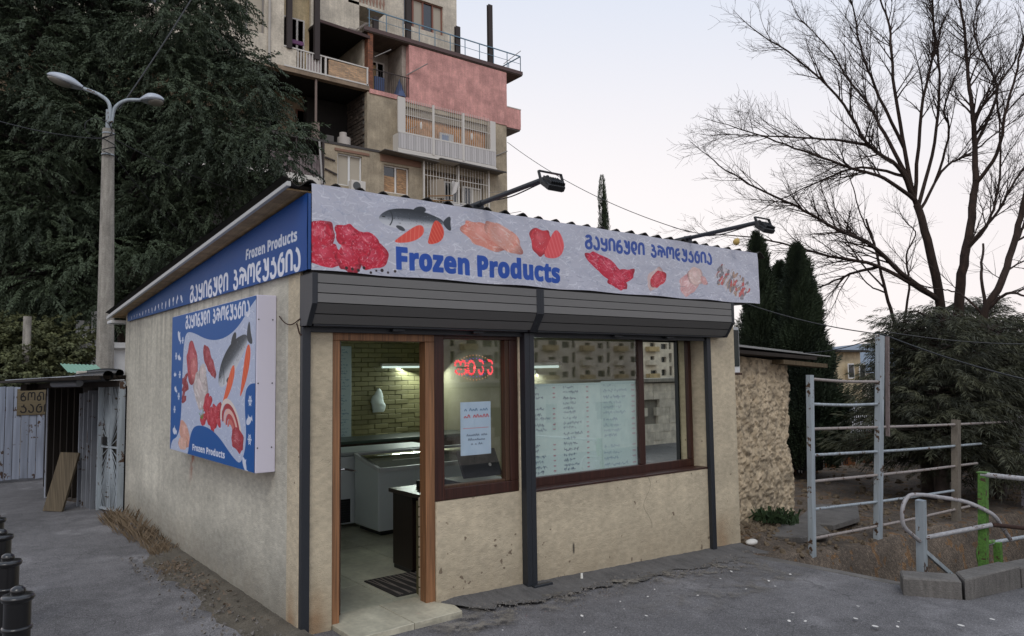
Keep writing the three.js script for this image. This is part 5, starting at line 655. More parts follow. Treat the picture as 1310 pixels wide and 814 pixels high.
// ---------------------------------------------------------------- right: kerbs, handrails, ladder-like railing, fence, car, house, hill
{
  const kb = (pts, y0, y1, label) => { const g = extr(pts.map(([x, z]) => [x, -z]), y1 - y0, [], 0.012); g.rotateX(-Math.PI / 2); g.translate(0, y0, 0); tag(P(null, 'kerb_stone', g, M.kerb), label, 'kerb stone', 'kerb stones round the head of the sunken stairs'); };
  kb([[4.19, 1.905], [4.435, 2.235], [4.63, 2.12], [4.40, 1.78]], -0.25, 0.035, 'short kerb stone in front of the grey handrail post');
  kb([[4.445, 2.255], [5.22, 2.365], [5.26, 2.19], [4.66, 2.10]], -0.25, 0.045, 'kerb stone meeting the other at an angle by the green post');
  kb([[5.235, 2.37], [6.1, 2.55], [6.12, 2.37], [5.27, 2.19]], -0.25, 0.03, 'kerb stone running out of the frame on the right');
  struct('yard_edge', (() => { const g = extr([[4.30, -0.3], [4.46, -0.3], [4.52, -1.0], [4.56, -1.76], [4.45, -1.78], [4.40, -1.0]], 0.9, [], 0.01); g.rotateX(-Math.PI / 2); g.translate(0.02, -1.005, 0); return g; })(), M.kerb);
  struct('stair_wall', [(() => { const g = extr([[4.66, -2.0], [9, -2.9], [9, -3.1], [4.66, -2.2]], 1.2); g.rotateX(-Math.PI / 2); g.translate(0, -1.4, 0); return g; })()], M.concrete);
  // grey handrail with a looped end
  const hr = thing('handrail', 'grey and rusty handrail with a looped end at the head of the sunken stairs', 'handrail', [4.79, -0.1, 1.777]);
  P(hr, 'post', bar([4.79, -0.12, 1.777], [4.757, 0.575, 1.813], 0.065, 0.065, V(0, 0, 1)), M.galv);
  P(hr, 'strut', bar([4.80, 0.145, 1.80], [5.10, -0.12, 1.92], 0.045, 0.03), M.galv);
  P(hr, 'loop_rail', tube([[4.73, 0.235, 1.80], [4.612, 0.30, 1.8], [4.494, 0.40, 1.784], [4.484, 0.54, 1.79], [4.56, 0.63, 1.81], [4.68, 0.632, 1.85], [4.872, 0.6, 1.903], [5.061, 0.552, 2.059], [5.155, 0.467, 2.2], [5.35, 0.32, 2.21], [5.532, 0.195, 2.2]], 0.017, 70, 8), std({ map: rep(T.paint, 0.5), color: 0xd8cfc8, roughness: 0.6 }));
  P(hr, 'middle_rail', [rod([4.79, 0.25, 1.80], [5.158, 0.375, 2.2], 0.02, 8)], std({ map: rep(T.paint, 0.6), color: 0xdcd6d0, roughness: 0.6 })); P(hr, 'middle_rail', rod([5.158, 0.375, 2.2], [6.1, 0.22, 2.4], 0.019, 8), M.rust);
  const gp = thing('green_post', 'lime green painted post with a pale top rail beside the looped handrail', 'post', [5.174, -0.1, 2.102]);
  P(gp, 'post', [bar([5.174, -0.15, 2.102], [5.144, 0.803, 2.161], 0.062, 0.062, V(0, 0, 1))], M.greenPaint); P(gp, 'top_rail', rod([5.13, 0.79, 2.15], [5.09, 0.775, 3.4], 0.02, 8), std({ map: rep(T.paint, 0.6), color: 0xe4dcd4, roughness: 0.6 })); P(gp, 'cap', rb(5.105, 5.185, 0.802, 0.81, 2.12, 2.2, 0.003), M.greenPaint);
  const lr = thing('low_rail', 'low rail with green end post on the far side of the sunken stairs', 'rail', [6.4, -0.6, 1.77]);
  P(lr, 'rail', [rod([6.25, -0.03, 1.70], [8.4, 0.04, 2.35], 0.02, 8)], std({ map: rep(T.paint, 0.6), color: 0xcfd0cc, roughness: 0.6 })); P(lr, 'post', bar([6.40, -0.9, 1.77], [6.40, -0.02, 1.77], 0.06, 0.06, V(0, 0, 1)), M.greenPaint); P(lr, 'elbow', tube([[6.15, -0.3, 1.72], [6.13, -0.1, 1.70], [6.2, -0.03, 1.70], [6.4, -0.02, 1.74]], 0.022, 20, 8), M.greenPaint);
  // ladder-like railing along the bank
  const rl = thing('ladder_railing', 'tall rusty white railing with seven pipes between posts on the bank', 'railing', [5.3, -0.23, 0.45]);
  const sl = (x, y0) => y0 - 0.044 * (x - 5.4);
  P(rl, 'post', bar([5.30, -0.35, 0.45], [5.40, 1.635, 0.45], 0.07, 0.05, V(0, 0, 1)), M.galv); P(rl, 'post', [bar([6.64, -0.35, 0.45], [6.93, 2.08, 0.45], 0.1, 0.06, V(0, 0, 1))], M.galv); P(rl, 'rusty_strip', bar([6.955, 0.9, 0.47], [7.06, 2.07, 0.47], 0.025, 0.04, V(0, 0, 1)), std({ map: rep(T.paint, 0.4), color: 0xa8938a, roughness: 0.8 })); P(rl, 'post', bar([8.66, -0.5, 0.45], [8.84, 1.0, 0.45], 0.1, 0.08, V(0, 0, 1)), std({ map: rep(T.concrete, 0.9), color: 0xbfb8b0 })); P(rl, 'post', bar([10.9, -0.6, 0.5], [11.02, 0.97, 0.5], 0.14, 0.08, V(0, 0, 1)), std({ map: rep(T.paint, 0.9), color: 0xc9bfc0 }));
  [[1.593, 6.83, 1.539], [1.33, 6.83, 1.28], [1.07, 11.0, 0.875], [0.80, 9.58, 0.636], [0.53, 9.42, 0.383], [0.245, 8.65, 0.094], [-0.05, 9.1, -0.158]].forEach(([y0, x1, y1], i) => P(rl, 'rail', tube([[5.33 + y0 * 0.05, y0, 0.45], [lerp(5.4, x1, 0.5), lerp(y0, y1, 0.5) - 0.012, 0.452], [x1, y1, 0.45]], 0.0165, 16, 7), i % 2 ? M.galv : std({ map: rep(T.paint, 0.7), color: 0xcdbcae, roughness: 0.7 })));
  // iron fence further back
  const fn = thing('iron_fence', 'dark iron bar fence with brick posts under the cypresses', 'fence', [13, -0.3, -3.4]);
  const fa = V(10.9, 0, -3.6), fb = V(17.5, 0, -4.4); for (let i = 0; i <= 58; i++) { const p = fa.clone().lerp(fb, i / 58); P(fn, 'bar', rod([p.x, -0.4, p.z], [p.x, 0.95, p.z], 0.012, 5), M.black); } P(fn, 'rail', [bar([fa.x, 0.85, fa.z], [fb.x, 0.85, fb.z], 0.03, 0.03), bar([fa.x, -0.1, fa.z], [fb.x, -0.1, fb.z], 0.03, 0.03)], M.black);
  for (let i = 0; i < 7; i++) { const p = fa.clone().lerp(fb, (i + 0.5) / 7); P(fn, 'pillar', rb(p.x - 0.09, p.x + 0.09, -0.5, 0.25, p.z - 0.09, p.z + 0.09, 0.01), std({ map: rep(T.brick, 1.4), color: 0xb08a70 })); }
  // parked white car seen through the trees
  const c0 = at(1095, 556, 27), car = thing('parked_car', 'white parked car glimpsed between the cypresses and the conifer', 'car', [c0.x, -0.9, c0.z]); { const gy = -0.95; const prof = [[-2.1, 0.35], [-2.1, 0.75], [-1.9, 0.9], [-1.1, 0.98], [-0.5, 1.42], [0.9, 1.45], [1.6, 1.0], [2.05, 0.9], [2.1, 0.4], [1.75, 0.32], [-1.7, 0.3]].map(([x, y]) => [x, y + gy]); const put = (g) => { g.rotateY(-0.4); g.translate(c0.x, 0, c0.z); return g; };
    P(car, 'body', put(place(extr(prof, 1.6, [], 0.06), [0, 0, -0.8])), phy({ color: 0xd9dbdf, roughness: 0.3, clearcoat: 1 })); P(car, 'window', put(place(extr([[-0.95, 1.0], [-0.42, 1.36], [0.2, 1.38], [0.2, 1.0]].map(([x, y]) => [x, y + gy]), 1.63, [], 0.06), [0, 0, -0.815])), M.black); P(car, 'window', put(place(extr([[0.28, 1.0], [0.28, 1.38], [0.85, 1.38], [1.35, 1.0]].map(([x, y]) => [x, y + gy]), 1.63, [], 0.06), [0, 0, -0.815])), M.black);
    for (const x of [-1.35, 1.3]) for (const z of [-0.78, 0.78]) { const w = P(car, 'wheel', put(rod([x, gy + 0.32, z - 0.1], [x, gy + 0.32, z + 0.1], 0.32, 20)), M.black); P(w, 'rim', put(rod([x, gy + 0.32, z + Math.sign(z) * 0.1], [x, gy + 0.32, z + Math.sign(z) * 0.115], 0.2, 14)), M.chrome); } }
  // yellow house far behind
  const h0 = at(1092, 480, 46), hs = thing('yellow_house', 'pale yellow house with white annex seen through the gap by the cypresses', 'house', [h0.x, -1, h0.z]);
  const wl = P(hs, 'wall', bx(h0.x - 2, h0.x + 0.9, -1.5, h0.y + 1.4, h0.z - 3, h0.z), std({ map: rep(T.stucco, 3), color: 0xeadfc6 })); P(hs, 'annex_wall', bx(h0.x + 0.9, h0.x + 3.4, -1.5, h0.y + 0.1, h0.z - 3, h0.z + 0.3), std({ map: rep(T.stucco, 3), color: 0xffffff })); P(hs, 'roof', bar([h0.x - 2.2, h0.y + 1.45, h0.z - 1.4], [h0.x + 1.1, h0.y + 1.45, h0.z - 1.4], 3.8, 0.12), M.slate); P(hs, 'roof', bar([h0.x + 0.9, h0.y + 0.2, h0.z - 1.2], [h0.x + 3.6, h0.y + 0.2, h0.z - 1.2], 3.6, 0.1), M.slate);
  for (const [x, y] of [[-1.2, 0.2], [0.1, 0.2], [1.6, -0.9], [2.6, -0.9]]) { const f = P(hs, 'window', bx(h0.x + x, h0.x + x + 0.7, h0.y + y - 0.4, h0.y + y + 0.5, h0.z + 0.31, h0.z + 0.34), M.white); P(f, 'pane', bx(h0.x + x + 0.06, h0.x + x + 0.64, h0.y + y - 0.34, h0.y + y + 0.44, h0.z + 0.34, h0.z + 0.345), std({ color: 0x20262a, roughness: 0.1 })); }
  // low hills on the horizon
  struct('hills', grid(80, 8, (u, v) => { const a = lerp(-0.1, 1.75, u), R = lerp(420, 900, v), hgt = v * (22 + 26 * fbm(u, 0.5, 9, 4, 401)); return V(EYE.x + Math.sin(a) * R, -6 + hgt, EYE.z - Math.cos(a) * R); }, (u, v, p) => [p.x, p.z]), std({ color: 0x6f7a86, roughness: 1 }), { uv: true });
  // across the street, behind the camera: what the big window mirrors
  const sw = thing('stone_wall', 'low pale stone retaining wall across the street, mirrored in the big window', 'wall', [12, -0.3, 7.4]);
  const wm = variants(std({ map: rep(T.stucco, 0.9), color: 0xffffff }), 4, 0.92, 1.1);
  P(sw, 'core', bx(4, 24, -0.5, 1.42, 7.55, 7.9), shade(M.concrete, 0.7)); for (let r = 0; r < 9; r++) { let x = 6 + rr(0, 0.2); while (x < 16) { const w = rr(0.18, 0.42), x0 = x; x += w; const ar = ((x0 % 1.6) + 1.6) % 1.6; if (ar > 0.5 && ar < 0.95 && r > 3 && r < 7) continue; P(sw, 'stone', rb(x0 + 0.001, x0 + w - 0.001, -0.4 + r * 0.2, -0.2015 + r * 0.2, 7.46 + rr(-0.008, 0.008), 7.6, 0.006), wm[Math.floor(rnd() * 4)]); } }
  P(sw, 'coping', rb(3.9, 24.1, 1.42, 1.52, 7.38, 7.95, 0.02), std({ map: rep(T.concrete, 1.5), color: 0xffffff }));
  const ob = thing('apartment_slab', 'long pale panel-built apartment block across the street, mirrored in the big window', 'building', [118, -1, 112]);
  const om = std({ map: rep(T.stucco, 8), color: 0xffffff }), hol = []; const panes = [];
  for (let f = 0; f < 8; f++) for (let k = 0; k < 26; k++) { const x = 72 + k * 3.3 + (k % 3) * 0.3, y = 0.6 + f * 3; hol.push(rect(x, x + (k % 3 ? rr(1.2, 2.3) : 0.9), y, y + (k % 3 ? rr(1.1, 1.5) : 2.1))); }
  P(ob, 'facade', place(extr(rect(66, 164, -3, 25.5), 0.5, hol), [0, 0, 110]), om); P(ob, 'dark_rooms', bx(66.2, 163.8, -3, 25.2, 110.5, 122), std({ color: 0x24262a, roughness: 0.2 })); P(ob, 'roof', bx(65.5, 164.5, 25.5, 26.1, 109.7, 122.3), M.slate);
  for (let f = 0; f < 8; f++) for (let k = 0; k < 9; k++) { const x = 74 + k * 9.9; P(ob, 'balcony', rb(x, x + 3.4, 0.0 + f * 3, 1.1 + f * 3, 108.8, 109.995, 0.05), f % 2 ? om : std({ map: rep(T.stucco, 5), color: 0xd8c8a4 })); }
}
// ---------------------------------------------------------------- overhead cables
{
  const cable = (a, b, sag, r, label) => { const A = at(...a), B = at(...b), n = 14; const pts = Array.from({ length: n + 1 }, (_, i) => { const t = i / n; return A.clone().lerp(B, t).add(V(0, -sag * 4 * t * (1 - t), 0)); }); tag(P(null, 'overhead_cable', tube(pts, r, 40, 5), M.black), label, 'cable'); };
  cable([262, -30, 14], [152, 140, 12.5], 0.05, 0.012, 'thick cable rising from the lamp pole to the top of the frame');
  cable([-40, 143, 11.5], [132, 178, 12.4], 0.08, 0.009, 'cable reaching the lamp pole from the left edge');
  cable([140, 175, 12.5], [330, 250, 16], 0.12, 0.009, 'cable running down from the lamp pole behind the shop roof');
  cable([140, 190, 12.5], [235, 300, 14], 0.1, 0.006, 'thin cable sloping from the lamp pole into the dark tree');
  cable([649, 182, 42], [882, 297, 30], 0.5, 0.016, 'thin cable from the tall building across the pale sky');
  cable([945, 385, 10], [1130, 428, 9.3], 0.06, 0.007, 'cable from the shop corner to the tall railing post');
  cable([1130, 428, 9.3], [1330, 490, 8], 0.04, 0.009, 'thick cable from the tall railing post down to the right');
  cable([1130, 424, 9.3], [1330, 440, 11], 0.05, 0.006, 'upper thin cable from the tall railing post to the right');
  cable([1030, 452, 10.2], [1130, 428, 9.3], 0.05, 0.006, 'short cable from the shed roof to the tall railing post');
  cable([255, 22, 44], [475, 92, 44], 0.02, 0.02, 'cable strung along the upper balcony of the tall building');
}
// ---------------------------------------------------------------- the tall apartment building behind
{
  const Z = -28, b = thing('apartment_building', 'tall weathered apartment building with a pink storey, loggias and barred balconies', 'building', [14, 0, -30]);
  const st = M.plain.clone(); st.map = rep(T.stucco, 4.3); st.color.set(0xf6f4f0); const grey = st.clone(); grey.color.set(0xc8c0b2); grey.map = rep(T.stucco, 3.7); const tan = st.clone(); tan.color.set(0xccc4b6); tan.map = rep(T.stucco, 3.1); const dark = std({ color: 0x3a3634, map: rep(T.concrete, 3), roughness: 0.95 });
  const pink = std({ map: rep(T.stucco, 3.3), color: 0xffc6ca, roughness: 0.95, bumpMap: rep(T.dirtBump, 0.9), bumpScale: 0.02 });
  const pane = phy({ color: 0x2a2e33, roughness: 0.08, clearcoat: 1 }), cur = std({ color: 0xb3aa9a, roughness: 0.9 }), fr = std({ color: 0xcfcac2, roughness: 0.6 }), iron = std({ color: 0x3a3230, roughness: 0.8 }), blue = std({ color: 0x6d8ca0, roughness: 0.6 });
  // window set into a wall at depth z: frame, mullions, panes
  function win(x0, x1, y0, y1, z, m, cols = 2, curtain) {
    const f = P(b, 'window', [bx(x0, x0 + 0.07, y0, y1, z - 0.1, z + 0.015), bx(x1 - 0.07, x1, y0, y1, z - 0.1, z + 0.015), bx(x0 + 0.07, x1 - 0.07, y0, y0 + 0.07, z - 0.1, z + 0.012), bx(x0 + 0.07, x1 - 0.07, y1 - 0.07, y1, z - 0.1, z + 0.012), ...Array.from({ length: cols - 1 }, (_, i) => { const x = lerp(x0, x1, (i + 1) / cols); return bx(x - 0.045, x + 0.045, y0 + 0.07, y1 - 0.07, z - 0.1, z + 0.01); })], m);
    for (let i = 0; i < cols; i++) { const a = lerp(x0, x1, i / cols) + 0.045, c = lerp(x0, x1, (i + 1) / cols) - 0.045; P(f, 'pane', bx(a, c, y0 + 0.07, y1 - 0.07, z - 0.09, z - 0.05), curtain && (curtain === 2 || i % 2) ? cur : pane); }
    return f;
  }
  const H = (...r) => rect(...r);
  // ground to third storey: facade with openings
  P(b, 'wall', place(extr(rect(12.25, 23.04, -1, 12.6), 0.3, [H(12.95, 14.22, 10.7, 12.25), H(15.4, 16.82, 10.68, 12.08), H(17.7, 21.4, 10.6, 12.2)]), [0, 0, Z - 0.3]), tan);
  P(b, 'wall', [place(extr(rect(14.5, 23.04, 12.6, 15.55), 0.3, [H(16.25, 21.75, 13.65, 15.25)]), [0, 0, Z - 0.3])], grey);
  P(b, 'building_core', [bx(12.3, 23.0, -1, 15.5, -38, Z - 2.2), bx(-6, 23.0, -1, 10.6, -38, -28.4), bx(-6, 16, 10.6, 15.6, -38, -30.7), bx(-6, 21.4, 15.6, 30, -38, -31.2)], dark);
  P(b, 'end_wall', [bx(22.75, 23.035, -1, 18.5, -37.9, -28.31), bx(21.2, 21.41, 18.8, 30.05, -37.9, -30.51)], st);
  // third-storey slab, stone cheek of the recess, recess walls
  P(b, 'slab', [bx(4, 15.45, 12.6, 12.72, -30.6, Z + 0.03)], std({ color: 0x4a4644, roughness: 0.9 }));
  const sk = variants(std({ map: rep(T.concrete, 1.3), color: 0x8d8078 }), 4, 0.7, 1.15), ck = P(b, 'stone_cheek', bx(14.52, 14.7, 12.72, 15.6, -30.6, Z - 0.301), shade(M.concrete, 0.5));
  for (let r = 0; r < 15; r++) for (let k = 0; k < 5; k++) P(ck, 'stone', rb(14.47 + rr(-0.02, 0.02), 14.53, 12.74 + r * 0.19, 12.91 + r * 0.19, Z - 0.32 - (k + 1) * 0.45 - (r % 2) * 0.2 + 0.015, Z - 0.32 - k * 0.45 - (r % 2) * 0.2, 0.03), sk[Math.floor(rnd() * 4)]);
  P(b, 'recess_wall', bx(-6, 14.5, 12.72, 15.6, -30.7, -30.6), std({ map: rep(T.stucco, 3), color: 0x9a8c78 }));
  win(10.2, 11.0, 13.6, 15.2, -30.55, iron, 2); win(11.9, 12.9, 12.75, 14.9, -30.55, std({ color: 0x5a3a2a }), 2);
  P(b, 'post', [rod([11.9, 12.7, Z - 0.1], [11.9, 15.7, Z - 0.1], 0.06, 8), bx(11.75, 12.05, 12.72, 13.5, Z - 0.25, Z)], std({ color: 0x7c6c64 }));
  // things left on the slab
  P(b, 'water_tank', [rod([13.55, 12.72, Z - 0.6], [13.55, 13.2, Z - 0.6], 0.32, 16), rod([13.5, 13.2, Z - 0.6], [13.5, 13.45, Z - 0.6], 0.18, 12)], std({ color: 0xb8b0a8 })); P(b, 'old_stove', rb(12.55, 12.95, 12.72, 13.15, Z - 0.9, Z - 0.4, 0.03), std({ color: 0x5a5652 }));
  // ribbed metal balcony below, on its slab
  const rbm = variants(std({ color: 0x968c96, map: rep(T.stucco, 2), roughness: 0.7 }), 3, 0.85, 1.05); for (let i = 0; i < 22; i++) P(b, 'balcony_sheet', rb(9.0 + i * 0.14, 9.13 + i * 0.14, 10.95, 11.95 - (i % 5 ? 0 : 0.02), Z - 0.06, Z - 0.02 + (i % 2) * 0.03, 0.015), rbm[i % 3]);
  P(b, 'balcony_slab', bx(6.0, 12.3, 10.55, 10.93, -30.6, Z + 0.02), fr); P(b, 'balcony_sheet', [bx(9.0, 12.2, 10.93, 12.6, -30, -29.96)], std({ color: 0x6a6468 })); P(b, 'post', [bx(12.17, 12.27, 10.6, 12.6, Z - 0.05, Z + 0.05), bx(10.9, 10.96, 10.95, 12.6, Z - 0.05, Z)], iron); P(b, 'downpipe', [rod([12.1, 11.4, Z + 0.08], [12.0, 12.6, Z + 0.08], 0.05, 8), rod([12.1, 11.4, Z + 0.08], [12.14, 10.6, Z + 0.08], 0.05, 8)], std({ color: 0xa8a4a0 })); P(b, 'timber', [bar([12.3, 11.35, Z + 0.06], [12.9, 11.15, Z + 0.06], 0.05, 0.07), bar([12.3, 11.9, Z + 0.06], [12.8, 11.8, Z + 0.06], 0.05, 0.07)], iron);
  // windows of the lower storey
  win(12.95, 14.22, 10.7, 12.25, Z - 0.12, std({ color: 0xdcdcda }), 2, 2); P(b, 'lintel', [bx(12.8, 14.6, 12.33, 12.45, Z, Z + 0.05), bx(15.2, 17.5, 12.2, 12.55, Z, Z + 0.04)], std({ color: 0x8a6a58 }));
  { const f = win(15.4, 16.82, 10.68, 12.08, Z - 0.14, std({ color: 0xe2ded8 }), 2, 0); P(f, 'brick_infill', bx(15.48, 16.1, 10.75, 11.55, Z - 0.19, Z - 0.168), std({ map: rep(T.brick, 1.2), color: 0xf6ece0 })); P(f, 'brick_infill', bx(16.2, 16.74, 10.75, 11.98, Z - 0.19, Z - 0.168), std({ map: rep(T.brick, 1.2), color: 0xf6ece0 })); }
  P(b, 'awning', [bar([15.1, 12.62, Z + 0.35], [18.2, 12.48, Z + 0.35], 0.7, 0.03), bar([18.2, 12.66, Z + 0.4], [22.4, 12.58, Z + 0.4], 0.8, 0.03)], std({ color: 0x6e6a66, roughness: 0.7 })); P(b, 'awning_edge', [bar([18.2, 12.62, Z + 0.8], [22.4, 12.54, Z + 0.8], 0.02, 0.08)], std({ color: 0x3c3836 }));
  // barred lower balcony with half-open casements
  P(b, 'recess_back', bx(17.7, 21.4, 10.6, 12.2, Z - 0.34, Z - 0.31), std({ map: rep(T.stucco, 2), color: 0x9a8a74 })); win(18.9, 19.9, 10.6, 11.75, Z - 0.05, std({ color: 0xdad6ce }), 2); win(20.1, 21.3, 10.6, 11.65, Z - 0.05, std({ color: 0xdad6ce }), 2, 1);
  P(b, 'casement', bar([18.0, 11.15, Z + 0.05], [18.6, 11.2, Z + 0.5], 0.03, 1.0), std({ color: 0x9a8f80 }));
  for (let i = 0; i < 24; i++) { const x = 17.55 + i * 0.175; P(b, 'window_bar', rod([x, 10.5, Z + 0.3], [x, 12.5, Z + 0.3], 0.018, 4), fr); } P(b, 'window_bar', [bar([17.5, 11.8, Z + 0.3], [21.6, 11.8, Z + 0.3], 0.03, 0.03), bar([17.5, 10.6, Z + 0.3], [21.6, 10.6, Z + 0.3], 0.04, 0.04), bx(17.45, 17.53, 10.3, 12.6, Z + 0.28, Z + 0.36), bx(19.55, 19.63, 10.3, 12.6, Z + 0.28, Z + 0.36), bx(21.5, 21.58, 10.3, 12.6, Z + 0.28, Z + 0.36)], fr);
  P(b, 'drying_rack', [bar([17.7, 10.7, Z + 0.4], [18.8, 10.75, Z + 1.0], 0.05, 0.05), bar([17.7, 10.45, Z + 0.4], [18.8, 10.5, Z + 1.0], 0.05, 0.05)], std({ color: 0x8a6a48 })); P(b, 'laundry', place(grid(8, 8, (u, v) => V(u * 0.5, -v * (0.8 - 0.5 * u), 0.06 * Math.sin(u * 9 + v * 4))), [19.15, 11.7, Z + 0.36]), std({ color: 0xc8c4c0, side: THREE.DoubleSide })); P(b, 'laundry', rb(18.6, 20.9, 10.2, 10.42, Z + 0.4, Z + 0.8, 0.06), std({ color: 0xb9b6b4 })); P(b, 'line_arm', [rod([21.5, 11.4, Z + 0.3], [22.5, 11.5, Z + 1.2], 0.015, 5), rod([22.3, 10.3, Z], [23.3, 10.5, Z + 0.9], 0.015, 5), rod([22.0, 13.5, Z], [23.0, 14.0, Z + 0.1], 0.03, 5), rod([15.9, 13.6, Z], [16.9, 14.1, Z + 0.6], 0.02, 5), rod([22.9, 19.0, Z], [23.9, 19.9, Z + 0.3], 0.02, 5), rod([16.7, 16.9, Z], [17.7, 17.6, Z + 0.4], 0.03, 5), rod([14.9, 17.4, Z], [15.7, 17.9, Z + 0.2], 0.025, 5)], std({ color: 0x8e8a86 }));
  // glazed and barred balcony under the pink storey
  P(b, 'balcony_floor', bx(15.85, 21.9, 12.62, 12.74, Z, Z + 0.62), fr); P(b, 'curtain_wall', [bx(16.25, 21.7, 13.6, 15.25, Z - 0.26, Z - 0.2)], std({ map: rep(T.stucco, 1.1), color: 0xe8b284 })); P(b, 'shade_strip', bx(16.3, 21.7, 14.85, 15.3, Z - 0.15, Z - 0.1), std({ color: 0x9a9080 }));
  for (let i = 0; i < 42; i++) P(b, 'balcony_slat', rb(15.9 + i * 0.142, 16.03 + i * 0.142, 12.85, 13.62, Z + 0.56, Z + 0.59 + (i % 2) * 0.006, 0.008), std({ color: i % 3 ? 0xc3bfbd : 0xb5b1af, roughness: 0.6 }));
  P(b, 'balcony_rail', [bx(15.88, 21.86, 13.62, 13.7, Z + 0.54, Z + 0.6), bx(15.88, 21.86, 12.76, 12.85, Z + 0.54, Z + 0.58), bx(15.88, 16.28, 13.7, 15.45, Z + 0.5, Z + 0.58), bx(21.5, 21.86, 13.7, 15.3, Z + 0.5, Z + 0.58), bx(17.85, 17.97, 12.8, 15.4, Z + 0.54, Z + 0.62), bx(19.68, 19.8, 12.8, 15.35, Z + 0.54, Z + 0.62)], fr); P(b, 'cheek', [bx(15.9, 15.96, 12.74, 13.62, Z, Z + 0.56), bx(21.78, 21.84, 12.74, 13.62, Z, Z + 0.56)], fr);
  for (let i = 0; i < 44; i++) P(b, 'window_bar', rod([16.3 + i * 0.119, 13.7, Z + 0.56], [16.3 + i * 0.119, 15.4, Z + 0.56], 0.017, 4), fr); P(b, 'window_bar', [bar([16.3, 14.6, Z + 0.56], [17.9, 14.6, Z + 0.56], 0.02, 0.025), bar([18, 14.9, Z + 0.56], [19.7, 14.9, Z + 0.56], 0.02, 0.025), bar([19.8, 14.6, Z + 0.56], [21.5, 14.6, Z + 0.56], 0.02, 0.025)], fr); for (const x of [17.2, 20.3]) P(b, 'bar_ornament', place(new THREE.IcosahedronGeometry(0.12, 1).scale(0.6, 1.7, 0.3), [x, 14.2, Z + 0.58]), fr);
  P(b, 'balcony_window', [bx(18.65, 19.5, 13.3, 14.3, Z - 0.05, Z + 0.0)], std({ color: 0xd0cfcc })); P(b, 'balcony_pane', bx(18.78, 19.2, 13.4, 14.2, Z + 0.005, Z + 0.01), std({ color: 0x7c92b4, roughness: 0.2 }));
  // pink storey: brick face, loggia at its left end, return balcony at the right
  P(b, 'pink_wall', [bx(16.83, 23.06, 15.48, 18.52, Z - 0.3, Z + 0.04), bx(22.78, 23.065, 15.48, 18.52, -34, Z - 0.3)], pink);
  P(b, 'pink_balcony', [bx(23.04, 24.1, 15.45, 15.6, -31.5, Z - 0.05), bx(23.04, 24.12, 15.6, 16.6, Z - 0.2, Z - 0.06), bx(24.0, 24.12, 15.6, 16.6, -31.5, Z - 0.2)], pink); P(b, 'balcony_underside', bx(23.06, 24.08, 15.38, 15.449, -31.5, Z - 0.1), std({ color: 0x6e6864 })); P(b, 'coping', bx(23.06, 24.14, 16.6, 16.65, Z - 0.22, Z - 0.04), fr);
  P(b, 'loggia_floor', bx(14.6, 16.83, 15.5, 15.72, -29.9, Z + 0.05), pink); P(b, 'loggia_wall', [bx(14.6, 16.83, 15.7, 18.55, -29.9, -29.8), bx(16.6, 16.83, 15.7, 18.55, -29.8, Z - 0.31)], std({ map: rep(T.stucco, 3), color: 0xc8c4c4 })); P(b, 'brick_pier', bx(14.52, 14.8, 15.6, 18.55, Z - 0.35, Z + 0.02), std({ map: rep(T.brick, 2), color: 0xb08a80 })); P(b, 'loggia_side', bx(14.42, 14.52, 15.8, 18.5, -31.2, Z - 0.35), std({ map: rep(T.stucco, 3), color: 0xd8d4cc }));
  win(15.0, 15.5, 16.6, 18.0, -29.75, fr, 1); { const f = win(15.5, 16.35, 15.75, 18.0, -29.75, fr, 2); P(f, 'curtain', bx(15.6, 15.88, 15.9, 17.8, -29.8, -29.79), std({ color: 0xb59a70 })); }
  for (let i = 0; i < 17; i++) P(b, 'railing_bar', rod([14.85 + i * 0.122, 15.72, Z + 0.02], [14.85 + i * 0.122, 16.75, Z + 0.02], 0.013, 4), iron); P(b, 'railing', [bar([14.8, 16.75, Z + 0.02], [16.85, 16.75, Z + 0.02], 0.04, 0.04)], iron); for (const g of [rb(14.95, 15.5, 15.8, 16.5, Z - 0.2, Z - 0.1, 0.03), place(new THREE.ConeGeometry(0.35, 1.0, 10), [16.4, 16.2, Z - 0.2])]) P(b, 'blue_cloth', g, std({ color: 0x4a5878 }));
  // upper left: wall flush with the parapet, loggias beside it
  P(b, 'wall', place(extr(rect(-6, 10.3, 15.72, 30), 0.3, [H(7.85, 9.4, 17.1, 19.2), H(3.4, 5.0, 17.1, 19.2), H(7.85, 9.4, 20.4, 22.4)]), [0, 0, Z - 0.3]), st); win(7.85, 9.4, 17.1, 19.2, Z - 0.12, std({ color: 0x8f8a86 }), 2, 2); win(3.4, 5.0, 17.1, 19.2, Z - 0.12, fr, 2); win(7.85, 9.4, 20.4, 22.4, Z - 0.12, fr, 2);
  P(b, 'downpipe', rod([9.6, 15.8, Z + 0.07], [9.6, 30, Z + 0.07], 0.06, 8), std({ color: 0xb5b0a8 }));
  P(b, 'wall', [bx(10.3, 11.95, 15.8, 30, -29.4, -29.1)], std({ map: rep(T.stucco, 3.3), color: 0xe6d8b8 })); P(b, 'wall', [bx(11.95, 14.5, 18.5, 30, -29.3, -28.9)], st); P(b, 'loggia_back', bx(11.95, 14.42, 15.8, 18.5, -31.2, -31.1), std({ color: 0x4a4644 })); win(10.6, 11.7, 16.2, 18.75, -29.05, fr, 3); P(b, 'purple_cloth', rb(10.5, 11.3, 17.05, 17.25, Z - 0.2, Z - 0.1, 0.03), std({ color: 0x6a4468 })); P(b, 'balcony_clothes', [rb(10.4, 10.9, 16.1, 16.9, Z - 0.3, Z - 0.2, 0.04), rb(11.0, 11.4, 16.0, 16.8, Z - 0.35, Z - 0.25, 0.04)], std({ color: 0x9a8a78 }));
